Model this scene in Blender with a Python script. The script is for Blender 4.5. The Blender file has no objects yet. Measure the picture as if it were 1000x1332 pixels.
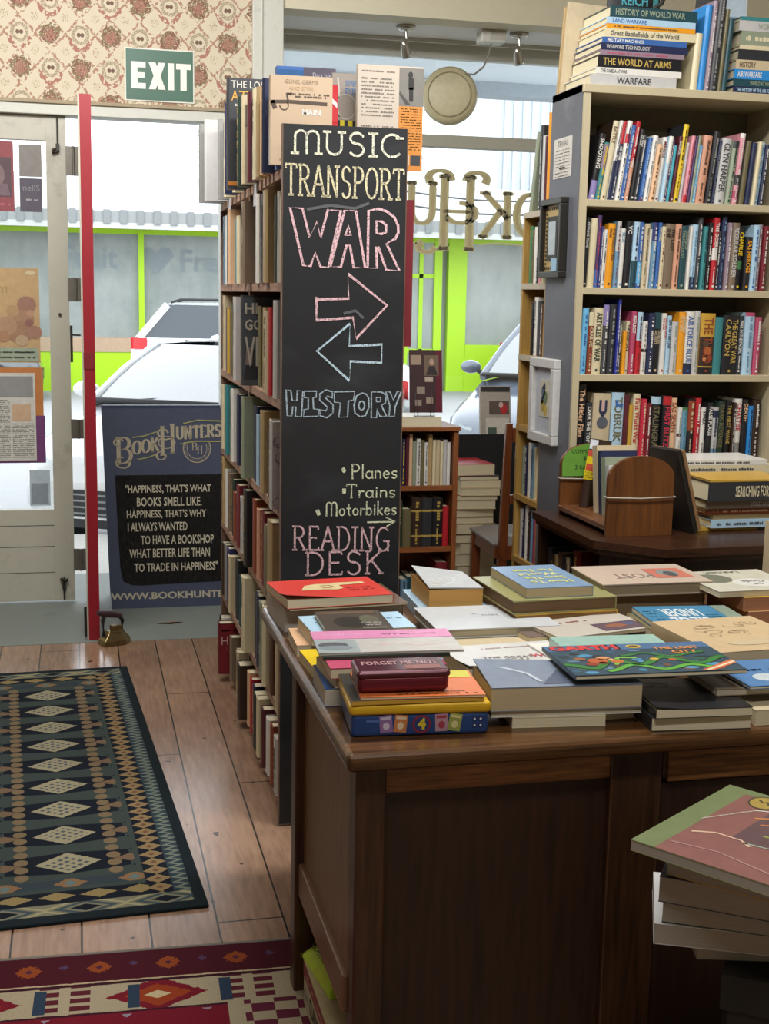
import bpy, math, random
from mathutils import Vector, Matrix

random.seed(7)
D = bpy.data
SC = bpy.context.scene
COL = SC.collection
R = math.radians

# ------------------------------------------------------------------ camera
CAM_YAW, CAM_PITCH, CAM_ROLL = R(13.241), R(9.353), R(1.088)


def make_camera():
    cd = D.cameras.new('camera')
    cd.sensor_fit = 'VERTICAL'
    cd.sensor_height = 36.0
    cd.lens = 1700.0 / 1332.0 * 36.0
    cd.clip_start = 0.05
    cd.clip_end = 200
    o = D.objects.new('camera', cd)
    COL.objects.link(o)
    f = Vector((math.sin(CAM_YAW) * math.cos(CAM_PITCH), math.cos(CAM_YAW) * math.cos(CAM_PITCH), -math.sin(CAM_PITCH)))
    r0 = Vector((math.cos(CAM_YAW), -math.sin(CAM_YAW), 0))
    u0 = r0.cross(f)
    c, s = math.cos(CAM_ROLL), math.sin(CAM_ROLL)
    r = c * r0 + s * u0
    u = -s * r0 + c * u0
    m = Matrix((r, u, -f)).transposed().to_4x4()
    m.translation = Vector((0, 0, 1.53))
    o.matrix_world = m
    SC.camera = o


make_camera()

# ------------------------------------------------------------------ sky, lamps, exposure
SC.view_settings.view_transform = 'Standard'
SC.view_settings.look = 'None'
SC.view_settings.gamma = 1.0
SC.view_settings.use_curve_mapping = False
SC.view_settings.exposure = 1.15

w = D.worlds.new('overcast_sky')
SC.world = w
w.use_nodes = True
bg = w.node_tree.nodes['Background']
bg.inputs['Color'].default_value = (0.90, 0.95, 1.0, 1)
bg.inputs['Strength'].default_value = 1.75


def area(name, loc, sx, sy, power, color=(1, 0.96, 0.9), aim=None):
    l = D.lights.new(name, 'AREA')
    l.shape = 'RECTANGLE'
    l.size, l.size_y = sx, sy
    l.energy = power
    l.color = color
    o = D.objects.new(name, l)
    COL.objects.link(o)
    o.location = loc
    if aim:
        d = Vector(aim) - Vector(loc)
        o.rotation_euler = d.to_track_quat('-Z', 'Y').to_euler()
    return o


area('ceiling_tube_light_front', (-0.35, 4.3, 3.2), 1.8, 0.3, 36, (1, .985, .97), (0.7, 6.3, 2.2))
area('ceiling_tube_light_middle', (1.2, 2.75, 3.22), 1.6, 0.3, 36, (1, .985, .97), (1.2, 3.2, 0))
area('added_fill_light_back', (0.4, 0.6, 3.22), 1.6, 0.3, 20, (1, .985, .97))  # unseen fill lamp added to brighten the faces turned towards the camera


# ------------------------------------------------------------------ colours
def lin(h, g=1.0):
    h = h.lstrip('#')
    out = []
    for i in (0, 2, 4):
        c = int(h[i:i + 2], 16) / 255
        c = c / 12.92 if c <= 0.04045 else ((c + 0.055) / 1.055) ** 2.4
        out.append(min(0.95, c * g))
    return tuple(out)


PAL = {  # plain words -> albedo
    'white': 'dcdad2', 'cream': 'd6cba8', 'beige': 'c4b494', 'tan': 'ad9468', 'pale grey': 'bdbcba', 'grey': '8b8b88',
    'dark grey': '45464a', 'charcoal': '303236', 'black': '1d1d20', 'navy': '262d4c', 'royal blue': '2b3590',
    'blue': '3a64a4', 'bright blue': '2c86cc', 'sky blue': '6cb4dd', 'pale blue': 'a9c8dc', 'steel blue': '6a90ab',
    'teal': '3b8286', 'dark teal': '23474f', 'turquoise': '4aa7b5', 'green': '44784a', 'dark green': '26392f',
    'sage': '8d9781', 'olive': '6d6546', 'mustard': 'c39a3a', 'yellow': 'e0c022', 'orange': 'e39a22', 'rust': '8a4128',
    'red': 'b3252e', 'dark red': '76202a', 'maroon': '56222c', 'crimson': 'c02c44', 'pink': 'cf8d98', 'rose': 'b04a68',
    'salmon': 'd0987c', 'purple': '503560', 'mauve': '8f7c88', 'lilac': '8c80b4', 'brown': '5b4230', 'dark brown': '382820',
    'taupe': '7c6b58', 'indigo': '3b3a72', 'lime': 'a6b820', 'peach': 'ddb48e', 'gold': 'b69a4e',
}
MATS = {}


def new_mat(name):
    m = D.materials.new(name)
    m.use_nodes = True
    nt = m.node_tree
    return m, nt, nt.nodes['Principled BSDF']


class N:
    """Small expression wrapper over shader math nodes."""

    def __init__(s, nt, sock):
        s.nt, s.s = nt, sock

    def _op(s, op, *a, clamp=False):
        n = s.nt.nodes.new('ShaderNodeMath')
        n.operation = op
        n.use_clamp = clamp
        for i, x in enumerate((s,) + a):
            if isinstance(x, N):
                s.nt.links.new(x.s, n.inputs[i])
            else:
                n.inputs[i].default_value = x
        return N(s.nt, n.outputs[0])

    def __add__(s, o): return s._op('ADD', o)
    __radd__ = __add__
    def __sub__(s, o): return s._op('SUBTRACT', o)
    def __rsub__(s, o): return (s * -1.0) + o
    def __mul__(s, o): return s._op('MULTIPLY', o)
    __rmul__ = __mul__
    def __truediv__(s, o): return s._op('DIVIDE', o)
    def lt(s, o): return s._op('LESS_THAN', o)
    def gt(s, o): return s._op('GREATER_THAN', o)
    def abs(s): return s._op('ABSOLUTE')
    def floor(s): return s._op('FLOOR')
    def fract(s): return s._op('FRACT')
    def sin(s): return s._op('SINE')
    def sqrt(s): return s._op('SQRT')
    def mod(s, o): return s._op('FLOORED_MODULO', o)
    def min(s, o): return s._op('MINIMUM', o)
    def max(s, o): return s._op('MAXIMUM', o)
    def clamp(s): return s._op('ADD', 0.0, clamp=True)
    def between(s, a, b): return s.gt(a) * s.lt(b)


def hyp(a, b):
    return (a * a + b * b).sqrt()


def coords(nt, kind='Object'):
    tc = nt.nodes.new('ShaderNodeTexCoord')
    sep = nt.nodes.new('ShaderNodeSeparateXYZ')
    nt.links.new(tc.outputs[kind], sep.inputs[0])
    return tc.outputs[kind], [N(nt, sep.outputs[i]) for i in range(3)]


def noise(nt, vec, scale, detail=3.0, stretch=None, rough=0.5):
    if stretch:
        mp = nt.nodes.new('ShaderNodeMapping')
        mp.inputs['Scale'].default_value = stretch
        nt.links.new(vec, mp.inputs['Vector'])
        vec = mp.outputs[0]
    n = nt.nodes.new('ShaderNodeTexNoise')
    n.inputs['Scale'].default_value = scale
    n.inputs['Detail'].default_value = detail
    n.inputs['Roughness'].default_value = rough
    nt.links.new(vec, n.inputs['Vector'])
    return N(nt, n.outputs['Fac'])


def mix(nt, fac, a, b):
    n = nt.nodes.new('ShaderNodeMix')
    n.data_type = 'RGBA'
    if isinstance(fac, N):
        nt.links.new(fac.s, n.inputs[0])
    else:
        n.inputs[0].default_value = fac
    for x, i in ((a, 6), (b, 7)):
        if isinstance(x, tuple):
            n.inputs[i].default_value = (*x[:3], 1)
        else:
            nt.links.new(x, n.inputs[i])
    return n.outputs[2]


def plain(c, rough=0.55, name=None, metal=0.0, spot=0.12, g=1.0, scale=40.0):
    """Paint/cloth/paper colour with a little wear. c: palette word or hex."""
    key = (c, rough, metal, spot, g, scale)
    if key in MATS:
        return MATS[key]
    base = lin(PAL.get(c, c), g)
    m, nt, p = new_mat(name or (c.replace(' ', '_') + '_paint'))
    vec, _ = coords(nt)
    f = noise(nt, vec, scale)
    dk = tuple(x * (1 - spot * 1.6) for x in base)
    lt = tuple(min(0.95, x * (1 + spot)) for x in base)
    nt.links.new(mix(nt, f, dk, lt), p.inputs['Base Color'])
    p.inputs['Roughness'].default_value = rough
    p.inputs['Metallic'].default_value = metal
    MATS[key] = m
    return m


def wood(c1, c2, axis=0, scale=9.0, rough=0.45, name='wood', stretch=14.0):
    key = ('wood', c1, c2, axis, scale, rough)
    if key in MATS:
        return MATS[key]
    m, nt, p = new_mat(name)
    vec, _ = coords(nt)
    st = [stretch, stretch, stretch]
    st[axis] = 1.0
    f = noise(nt, vec, scale, 5.0, tuple(st), 0.65)
    f2 = noise(nt, vec, scale * 0.35, 2.0)
    g = ((f - 0.5) * 2.2 + 0.5 + (f2 - 0.5) * 0.7).clamp()
    nt.links.new(mix(nt, g, lin(c1), lin(c2)), p.inputs['Base Color'])
    p.inputs['Roughness'].default_value = rough
    MATS[key] = m
    return m


def pages_mat(c='ded3b4', key='pages'):
    if key in MATS:
        return MATS[key]
    m, nt, p = new_mat('paper_' + key)
    vec, _ = coords(nt)
    f = noise(nt, vec, 5.0, 3.0, (1.0, 1.0, 260.0))
    a = lin(c)
    nt.links.new(mix(nt, f, tuple(x * 0.72 for x in a), tuple(min(.95, x * 1.12) for x in a)), p.inputs['Base Color'])
    p.inputs['Roughness'].default_value = 0.8
    MATS[key] = m
    return m


def glass_mat():
    if 'glass' in MATS:
        return MATS['glass']
    m = D.materials.new('window_glass')
    m.use_nodes = True
    nt = m.node_tree
    nt.nodes.clear()
    out = nt.nodes.new('ShaderNodeOutputMaterial')
    mx = nt.nodes.new('ShaderNodeMixShader')
    tr = nt.nodes.new('ShaderNodeBsdfTransparent')
    tr.inputs[0].default_value = (0.97, 0.985, 0.98, 1)
    gl = nt.nodes.new('ShaderNodeBsdfGlossy')
    gl.inputs['Roughness'].default_value = 0.02
    mx.inputs[0].default_value = 0.06
    nt.links.new(tr.outputs[0], mx.inputs[1])
    nt.links.new(gl.outputs[0], mx.inputs[2])
    nt.links.new(mx.outputs[0], out.inputs[0])
    MATS['glass'] = m
    return m


# ------------------------------------------------------------------ mesh building
class MB:
    """Collects faces with material slots, then links ONE mesh object."""

    def __init__(s):
        s.v, s.f, s.mi, s.mats, s.sm = [], [], [], [], []
        s.T = Matrix.Identity(4)

    def slot(s, m):
        if m not in s.mats:
            s.mats.append(m)
        return s.mats.index(m)

    def add(s, vs, fs, m, smooth=False):
        b = len(s.v)
        s.v += [tuple(s.T @ Vector(p)) for p in vs]
        k = s.slot(m)
        for f in fs:
            s.f.append([b + i for i in f])
            s.mi.append(k)
            s.sm.append(smooth)

    def box(s, x0, x1, y0, y1, z0, z1, m, skip=''):
        vs = [(x0, y0, z0), (x1, y0, z0), (x1, y1, z0), (x0, y1, z0), (x0, y0, z1), (x1, y0, z1), (x1, y1, z1), (x0, y1, z1)]
        fs = {'b': (3, 2, 1, 0), 't': (4, 5, 6, 7), 'f': (0, 1, 5, 4), 'k': (2, 3, 7, 6), 'l': (3, 0, 4, 7), 'r': (1, 2, 6, 5)}
        s.add(vs, [fs[k] for k in fs if k not in skip], m)

    def prism(s, poly, z0, z1, m, plane='xy', smooth=False):
        n = len(poly)
        def P(a, b, c):
            return {'xy': (a, b, c), 'xz': (a, c, b), 'yz': (c, a, b)}[plane]
        vs = [P(a, b, z0) for a, b in poly] + [P(a, b, z1) for a, b in poly]
        fs = [tuple(range(n - 1, -1, -1)), tuple(range(n, 2 * n))]
        s.add(vs, fs, m)
        s.add(vs, [(i, (i + 1) % n, n + (i + 1) % n, n + i) for i in range(n)], m, smooth)

    def tube(s, path, r, m, seg=8, cap=True, smooth=True):
        path = [Vector(p) for p in path]
        rs = r if isinstance(r, (list, tuple)) else [r] * len(path)
        vs, fs = [], []
        up = Vector((0, 0, 1))
        for i, p in enumerate(path):
            d = (path[min(i + 1, len(path) - 1)] - path[max(i - 1, 0)]).normalized()
            a = d.cross(up)
            if a.length < 1e-3:
                a = d.cross(Vector((1, 0, 0)))
            a.normalize()
            b = d.cross(a)
            for k in range(seg):
                t = 2 * math.pi * k / seg
                vs.append(tuple(p + (a * math.cos(t) + b * math.sin(t)) * rs[i]))
        for i in range(len(path) - 1):
            for k in range(seg):
                k2 = (k + 1) % seg
                fs.append((i * seg + k, i * seg + k2, (i + 1) * seg + k2, (i + 1) * seg + k))
        s.add(vs, fs, m, smooth)
        if cap:
            n = (len(path) - 1) * seg
            s.add(vs, [tuple(range(seg - 1, -1, -1)), tuple(range(n, n + seg))], m)

    def lathe(s, prof, m, seg=24, mtx=None, smooth=True):
        """prof: (radius, z) pairs around local Z."""
        old = s.T
        if mtx:
            s.T = old @ mtx
        vs, fs = [], []
        for r, z in prof:
            for k in range(seg):
                t = 2 * math.pi * k / seg
                vs.append((r * math.cos(t), r * math.sin(t), z))
        for i in range(len(prof) - 1):
            for k in range(seg):
                k2 = (k + 1) % seg
                fs.append((i * seg + k, i * seg + k2, (i + 1) * seg + k2, (i + 1) * seg + k))
        s.add(vs, fs, m, smooth)
        s.T = old

    def grid(s, fn, nu, nv, m, smooth=True):
        vs = [fn(i / nu, j / nv) for j in range(nv + 1) for i in range(nu + 1)]
        fs = [(j * (nu + 1) + i, j * (nu + 1) + i + 1, (j + 1) * (nu + 1) + i + 1, (j + 1) * (nu + 1) + i) for j in range(nv) for i in range(nu)]
        s.add(vs, fs, m, smooth)

    def ribbon(s, pts, wd, m, thin=None, closed=False, z=0.0):
        """Flat stroke in the local XY plane. thin: pen width on horizontal runs."""
        pts = [Vector((p[0], p[1])) for p in pts]
        n = len(pts)
        if n < 2:
            return
        L, Rr = [], []
        for i, p in enumerate(pts):
            a = pts[(i - 1) % n] if (closed or i > 0) else p
            b = pts[(i + 1) % n] if (closed or i < n - 1) else p
            d = b - a
            if d.length < 1e-9:
                d = Vector((1, 0))
            d.normalize()
            ww = wd if thin is None else thin + (wd - thin) * abs(d.y) ** 1.2
            nn = Vector((-d.y, d.x)) * ww / 2
            e = Vector((0, 0))
            if not closed and i in (0, n - 1):
                e = d * (ww * 0.3) * (-1 if i == 0 else 1)
            L.append((*(p + nn + e), z))
            Rr.append((*(p - nn + e), z))
        vs = L + Rr
        k = n if closed else n - 1
        s.add(vs, [(n + i, n + (i + 1) % n, (i + 1) % n, i) for i in range(k)], m)

    def text(s, body, m, mtx, wmax=None, hmax=None, bold=0.0, just='C', squash=None):
        """Lettering laid in local XY, fitted in a wmax x hmax box centred on mtx."""
        vs, fs = text_data(body, bold)
        if not vs:
            return
        x0 = min(v[0] for v in vs); x1 = max(v[0] for v in vs)
        y0 = min(v[1] for v in vs); y1 = max(v[1] for v in vs)
        W, H = max(x1 - x0, 1e-6), max(y1 - y0, 1e-6)
        sy = hmax / H
        sx = sy if squash is None else sy * squash
        if wmax and W * sx > wmax:
            sx = wmax / W
        ox = {'C': (x0 + x1) / 2, 'L': x0, 'R': x1}[just]
        old = s.T
        s.T = old @ mtx
        s.add([((x - ox) * sx, (y - (y0 + y1) / 2) * sy, 0) for x, y in vs], fs, m)
        s.T = old

    def build(s, name, parent=None, loc=None, rot=None, bevel=0.0, seg=2, link=True):
        me = D.meshes.new(name)
        me.from_pydata(s.v, [], s.f)
        for m in s.mats:
            me.materials.append(m)
        if s.f:
            me.polygons.foreach_set('material_index', s.mi)
            me.polygons.foreach_set('use_smooth', s.sm)
        me.update()
        o = D.objects.new(name, me)
        if link:
            COL.objects.link(o)
        if parent:
            o.parent = parent
        if loc:
            o.location = loc
        if rot:
            o.rotation_euler = rot
        if bevel:
            b = o.modifiers.new('soft_edges', 'BEVEL')
            b.width = bevel
            b.segments = seg
            b.limit_method = 'ANGLE'
        return o


TXT = {}


def text_data(body, bold=0.0):
    key = (body, round(bold, 4))
    if key not in TXT:
        cu = D.curves.new('lettering', 'FONT')
        cu.body = body
        cu.resolution_u = 2
        cu.fill_mode = 'FRONT'
        cu.offset = bold
        o = D.objects.new('lettering', cu)
        me = D.meshes.new_from_object(o)
        TXT[key] = ([(v.co.x, v.co.y) for v in me.vertices], [tuple(p.vertices) for p in me.polygons])
        D.objects.remove(o)
        D.meshes.remove(me)
        D.curves.remove(cu)
    return TXT[key]


def tag(o, label=None, cat=None, group=None, kind=None):
    if label:
        o['label'] = label
    if cat:
        o['category'] = cat
    if group:
        o['group'] = group
    if kind:
        o['kind'] = kind
    return o


def thing(name, label, cat, loc=(0, 0, 0), rz=0.0, group=None):
    o = D.objects.new(name, None)
    COL.objects.link(o)
    o.empty_display_size = 0.05
    o.location = loc
    o.rotation_euler = (0, 0, rz)
    return tag(o, label, cat, group)


def struct(o):
    o['kind'] = 'structure'
    return o


def MT(x=0, y=0, z=0, rx=0, ry=0, rz=0, s=1):
    from mathutils import Euler
    m = Euler((rx, ry, rz)).to_matrix().to_4x4()
    m.translation = Vector((x, y, z))
    if s != 1:
        m = m @ Matrix.Scale(s, 4)
    return m


UPR = R(90)          # turns lettering laid in XY so that it stands facing -Y


# ------------------------------------------------------------------ stroke letters
def el(cx, cy, rx, ry, a0=0, a1=360, n=14):
    return [(cx + rx * math.cos(R(a0 + (a1 - a0) * i / n)), cy + ry * math.sin(R(a0 + (a1 - a0) * i / n))) for i in range(n + 1)]


SF = {  # width, strokes; serif points appended separately
    'A': (.72, [[(.02, 0), (.36, 1)], [(.36, 1), (.7, 0)], [(.15, .38), (.57, .38)]], [(.02, 0), (.7, 0)]),
    'B': (.62, [[(.1, 0), (.1, 1)], [(.1, 1)] + el(.3, .77, .24, .23, 90, -90) + [(.1, .54)], [(.1, .54)] + el(.32, .27, .28, .27, 90, -90) + [(.1, 0)]], [(.1, 0), (.1, 1)]),
    'C': (.68, [el(.4, .5, .36, .5, 45, 315, 20)], [(.66, .85)]),
    'D': (.7, [[(.1, 0), (.1, 1)], [(.1, 1), (.25, 1)] + el(.28, .5, .38, .5, 90, -90) + [(.1, 0)]], [(.1, 0), (.1, 1)]),
    'E': (.58, [[(.1, 0), (.1, 1)], [(.1, 1), (.54, 1), (.54, .9)], [(.1, .52), (.44, .52)], [(.1, 0), (.56, 0), (.56, .1)]], []),
    'G': (.74, [el(.4, .5, .36, .5, 50, 330, 20), [(.42, .42), (.72, .42)], [(.66, .42), (.66, 0)]], []),
    'H': (.72, [[(.1, 0), (.1, 1)], [(.62, 0), (.62, 1)], [(.1, .52), (.62, .52)]], [(.1, 0), (.1, 1), (.62, 0), (.62, 1)]),
    'I': (.3, [[(.15, 0), (.15, 1)], [(0, 1), (.3, 1)], [(0, 0), (.3, 0)]], []),
    'K': (.68, [[(.1, 0), (.1, 1)], [(.6, 1), (.1, .45)], [(.25, .6), (.64, 0)]], [(.1, 0), (.1, 1), (.6, 1), (.62, 0)]),
    'M': (.95, [[(.08, 0), (.08, .75)] + el(.28, .75, .2, .25, 180, 0, 8) + [(.48, 0)], [(.48, .75)] + el(.68, .75, .2, .25, 180, 0, 8) + [(.88, 0)]], [(.08, 0), (.88, 0)]),
    'N': (.75, [[(.1, 0), (.1, 1)], [(.1, 1), (.62, 0)], [(.62, 0), (.62, 1)]], [(.1, 0), (.62, 1)]),
    'O': (.74, [el(.37, .5, .34, .5, 90, 450, 22)], []),
    'P': (.62, [[(.1, 0), (.1, 1)], [(.1, 1)] + el(.3, .75, .27, .25, 90, -90) + [(.1, .5)]], [(.1, 0), (.1, 1)]),
    'R': (.68, [[(.1, 0), (.1, 1)], [(.1, 1)] + el(.3, .76, .27, .24, 90, -90) + [(.1, .52)], [(.3, .52), (.64, 0)]], [(.1, 0), (.1, 1), (.64, 0)]),
    'S': (.6, [[(.52, .86)] + el(.3, .76, .22, .24, 60, 250, 12) + el(.3, .25, .24, .27, 75, -150, 12)], []),
    'T': (.66, [[(.33, 0), (.33, 1)], [(.02, .88), (.02, 1), (.64, 1), (.64, .88)]], [(.33, 0)]),
    'U': (.7, [[(.1, 1), (.1, .35)] + el(.35, .3, .25, .3, 180, 360, 10) + [(.6, 1)]], [(.1, 1), (.6, 1)]),
    'W': (1.0, [[(.02, 1), (.27, 0)], [(.27, 0), (.5, .8)], [(.5, .8), (.73, 0)], [(.73, 0), (.98, 1)]], []),
    'Y': (.66, [[(.02, 1), (.33, .5)], [(.64, 1), (.33, .5)], [(.33, .5), (.33, 0)]], [(.33, 0)]),
    'a': (.5, [el(.25, .25, .22, .25, 30, 390, 12), [(.46, .5), (.46, .1), (.5, 0)]], []),
    'b': (.5, [[(.06, 1), (.06, 0)], el(.26, .25, .2, .25, 180, 540, 12)], []),
    'e': (.46, [[(.04, .27), (.42, .27)] + el(.23, .25, .2, .25, 5, 320, 12)], []),
    'i': (.18, [[(.09, 0), (.09, .5)], [(.09, .68), (.09, .74)]], []),
    'k': (.46, [[(.06, 1), (.06, 0)], [(.4, .5), (.06, .2)], [(.15, .28), (.44, 0)]], []),
    'l': (.16, [[(.08, 1), (.08, 0)]], []),
    'n': (.48, [[(.06, .5), (.06, 0)], [(.06, .33)] + el(.24, .32, .18, .18, 180, 0, 8) + [(.42, 0)]], []),
    'o': (.5, [el(.25, .25, .2, .25, 90, 450, 12)], []),
    'r': (.34, [[(.06, .5), (.06, 0)], [(.06, .3), (.18, .48), (.34, .46)]], []),
    's': (.42, [[(.36, .46)] + el(.21, .37, .15, .13, 60, 250, 8) + el(.2, .12, .16, .13, 75, -150, 8)], []),
    't': (.34, [[(.16, .8), (.16, .05), (.26, 0)], [(.02, .52), (.32, .52)]], []),
    ' ': (.35, [], []), '.': (.2, [[(.08, .02), (.12, .06)]], []),
}


def strokes(word, serif=0.0, gap=0.12):
    """All strokes of a word in units of cap height, with total width."""
    out, x = [], 0.0
    for ch in word:
        wd, st, sp = SF[ch]
        for s in st:
            out.append([(x + a, b) for a, b in s])
        if serif:
            for a, b in sp:
                out.append([(x + a - serif, b), (x + a + serif, b)])
        x += wd + gap
    return out, x - gap


def chalk_word(mb, word, x0, x1, ybase, h, m, wd, serif=0.09, thin=None, jit=0.0, arc=None, z=0.0):
    st, W = strokes(word, serif)
    sx = (x1 - x0) / W
    rnd = random.Random(word)
    for s in st:
        ox, oy = rnd.uniform(-jit, jit), rnd.uniform(-jit, jit)
        pts = []
        for a, b in s:
            X, Y = x0 + a * sx + ox, ybase + b * h + oy
            if arc:
                Y += arc(X)
            pts.append((X, Y))
        mb.ribbon(pts, wd, m, thin, z=z)


def squiggle(mb, x0, x1, y, h, m, seed, lo=0.5, hi=1.6):
    """A line of print too small to read: short dark dashes. Local XY."""
    rnd = random.Random(seed)
    x = x0
    while x < x1:
        w_ = h * rnd.uniform(lo, hi)
        if rnd.random() < 0.82:
            a = min(x + w_ * 0.8, x1)
            k = rnd.uniform(0.7, 1.0)
            mb.add([(x, y - h * .5, 0), (a, y - h * .5, 0), (a, y + h * (k - .5), 0), (x, y + h * (k - .5), 0)], [(0, 1, 2, 3)], m)
        x += w_


# ================================================================== SETTING
WY = 6.5                      # inner face of the street wall


def wallpaper():
    m, nt, p = new_mat('floral_wallpaper')
    vec, (x, y, z) = coords(nt)
    wob = noise(nt, vec, 38.0, 2.0) - 0.5
    u = (x - 0.038) / 0.1365 + 201.5
    v = (z - 2.70) / 0.151 + 200.5
    par = (u.floor() + v.floor()).mod(2.0)
    a = u.fract() - 0.5
    b = v.fract() - 0.5
    r = hyp(a, b * 1.05) + wob * 0.12
    speck = noise(nt, vec, 170.0, 2.0)
    speck2 = noise(nt, vec, 95.0, 2.0)
    cream, brown, oliv, rose = lin('cabfa8'), lin('7a5444'), lin('7d7050'), lin('a06e60')
    # bouquet cells
    r3 = hyp(a, b * 1.05) + (noise(nt, vec, 55.0, 3.0) - 0.5) * 0.42
    boq = r3.lt(0.33) * (1.0 - par) * speck.gt(0.40)
    rosef = (hyp(a, b + 0.03) + (speck2 - .5) * .3).lt(0.18) * (1.0 - par) * noise(nt, vec, 130.0, 1.0).gt(0.47)
    # wreath cells
    ring = r.between(0.19, 0.30) * par * speck.gt(0.44)
    bow = (hyp(a.abs() - 0.06, b - 0.0)).lt(0.065) * par
    swag = hyp(a, b * 1.0 + 0.12).between(0.27, 0.40) * b.lt(-0.12) * par * speck2.gt(0.45)
    # garlands hanging between the motifs
    g = (a.abs() + b.abs() - 0.5 + wob * .25).abs()
    gar = g.lt(0.055) * speck2.gt(0.47)
    g2 = (hyp(a.abs() - 0.5, b.abs() - 0.5)).lt(0.14) * speck.gt(0.56)
    c = mix(nt, ring, cream, lin('9b8c74'))
    c = mix(nt, gar, c, lin('a27c68'))
    c = mix(nt, g2, c, lin('a08a6c'))
    c = mix(nt, swag, c, rose)
    c = mix(nt, bow, c, lin('6e5444'))
    c = mix(nt, boq, c, oliv)
    c = mix(nt, boq * speck2.gt(0.5), c, brown)
    c = mix(nt, rosef, c, rose)
    nt.links.new(c, p.inputs['Base Color'])
    p.inputs['Roughness'].default_value = 0.75
    return m


def floor_mat():
    m, nt, p = new_mat('varnished_floor_boards')
    vec, (x, y, z) = coords(nt)
    u = (x + 0.02) / 0.163 + 100.0
    cell = u.floor()
    n1 = noise(nt, vec, 7.0, 5.0, (9.0, 1.0, 1.0), 0.6)
    n2 = noise(nt, vec, 1.6, 3.0)
    tone = ((cell * 12.9898).sin() * 43758.5453).fract()
    g = ((n1 - 0.5) * 1.1 + (n2 - 0.5) * 0.9 + (tone - 0.5) * 0.55 + 0.5).clamp()
    c = mix(nt, g, lin('50392c'), lin('a3826a'))
    end = (((y + tone * 5.0) / 1.9).fract()).lt(0.003)
    gap = u.fract().lt(0.03).max(end)
    c = mix(nt, gap, c, lin('1d130c'))
    knot = noise(nt, vec, 24.0, 1.0).gt(0.76)
    c = mix(nt, knot, c, lin('3a2416'))
    nt.links.new(c, p.inputs['Base Color'])
    rr = n2 * 0.22 + 0.11
    nt.links.new(rr.s, p.inputs['Roughness'])
    bp = nt.nodes.new('ShaderNodeBump')
    bp.inputs['Strength'].default_value = 0.25
    bp.inputs['Distance'].default_value = 0.004
    nt.links.new((1.0 - gap + n1 * 0.25).s, bp.inputs['Height'])
    nt.links.new(bp.outputs[0], p.inputs['Normal'])
    return m


def worn(c, dark, rough=0.6, name='worn_paint', scale=6.0, thr=0.62):
    key = ('worn', c, dark, rough, scale, thr)
    if key in MATS:
        return MATS[key]
    m, nt, p = new_mat(name)
    vec, _ = coords(nt)
    f = noise(nt, vec, scale, 6.0, None, 0.7)
    f2 = noise(nt, vec, scale * 7, 3.0)
    a = ((f - thr) * 6.0).clamp() * 0.6 + (f2 - 0.5) * 0.3
    nt.links.new(mix(nt, a.clamp(), lin(c), lin(dark)), p.inputs['Base Color'])
    p.inputs['Roughness'].default_value = rough
    MATS[key] = m
    return m


WHITE = worn('c4c4ba', '8b857a', 0.5, 'old_white_gloss_paint')
CREAMW = worn('cdc6ae', 'a89f86', 0.6, 'cream_wall_paint', 3.0)
DOORP = worn('b5b2a4', '7d776a', 0.5, 'grimy_white_door_paint', 4.0, 0.56)
PLASTER = plain('c9c2b0', 0.8, 'plaster')
DARKGAP = plain('1a1612', 0.9, 'dark_gap')
WP = wallpaper()

b = MB(); b.box(-3.2, 3.9, -1.6, 5.735, -0.1, 0.0, floor_mat())
struct(b.build('floor'))
b = MB(); b.box(-3.2, 3.9, 5.735, 7.2, -0.1, 0.002, worn('7c837e', '565b57', 0.65, 'grey_green_painted_floor', 2.5))
struct(b.build('floor_entry'))
b = MB(); b.box(-3.2, 3.9, -1.6, 7.15, 3.3, 3.4, PLASTER)
struct(b.build('ceiling'))
b = MB(); b.box(-3.3, -3.2, -1.6, 7.15, -0.1, 3.4, PLASTER)
struct(b.build('wall_left'))
b = MB(); b.box(3.9, 4.0, -1.6, 7.15, -0.1, 3.4, CREAMW)
struct(b.build('wall_right'))
b = MB(); b.box(-3.3, 4.0, -1.7, -1.6, -0.1, 3.4, PLASTER)
struct(b.build('wall_back'))

b = MB()
b.box(-3.2, -0.87, WY, WY + .15, 0, 3.3, WP)
b.box(-0.87, 0.70, WY, WY + .15, 2.39, 3.3, WP)
b.box(0.70, 0.836, WY, WY + .15, 0, 3.3, WP)
struct(b.build('wall_front'))
b = MB()
b.box(0.985, 3.3, WY - .01, WY + .15, 2.88, 3.3, CREAMW)
b.box(3.3, 3.9, WY, WY + .15, 0, 3.3, CREAMW)
struct(b.build('wall_front_header'))
b = MB()
b.box(0.836, 0.985, WY - .025, 7.15, 0, 3.3, WHITE)
b.box(0.875, 0.885, WY - .033, WY - .024, 0, 3.3, WHITE)
struct(b.build('trim_1', bevel=.004))
b = MB()
b.box(-0.91, 0.72, WY - .018, WY + .12, 2.337, 2.40, WHITE)
b.box(-0.92, 0.735, WY - .03, WY + .01, 2.385, 2.402, plain('9a8b70', .6))
struct(b.build('trim_2', bevel=.003))
b = MB()
b.box(-0.92, -0.85, WY - .018, WY + .15, 0, 2.337, WHITE)
b.box(0.69, 0.745, WY - .018, WY + .15, 0, 2.337, WHITE)
struct(b.build('trim_3', bevel=.003))
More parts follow.
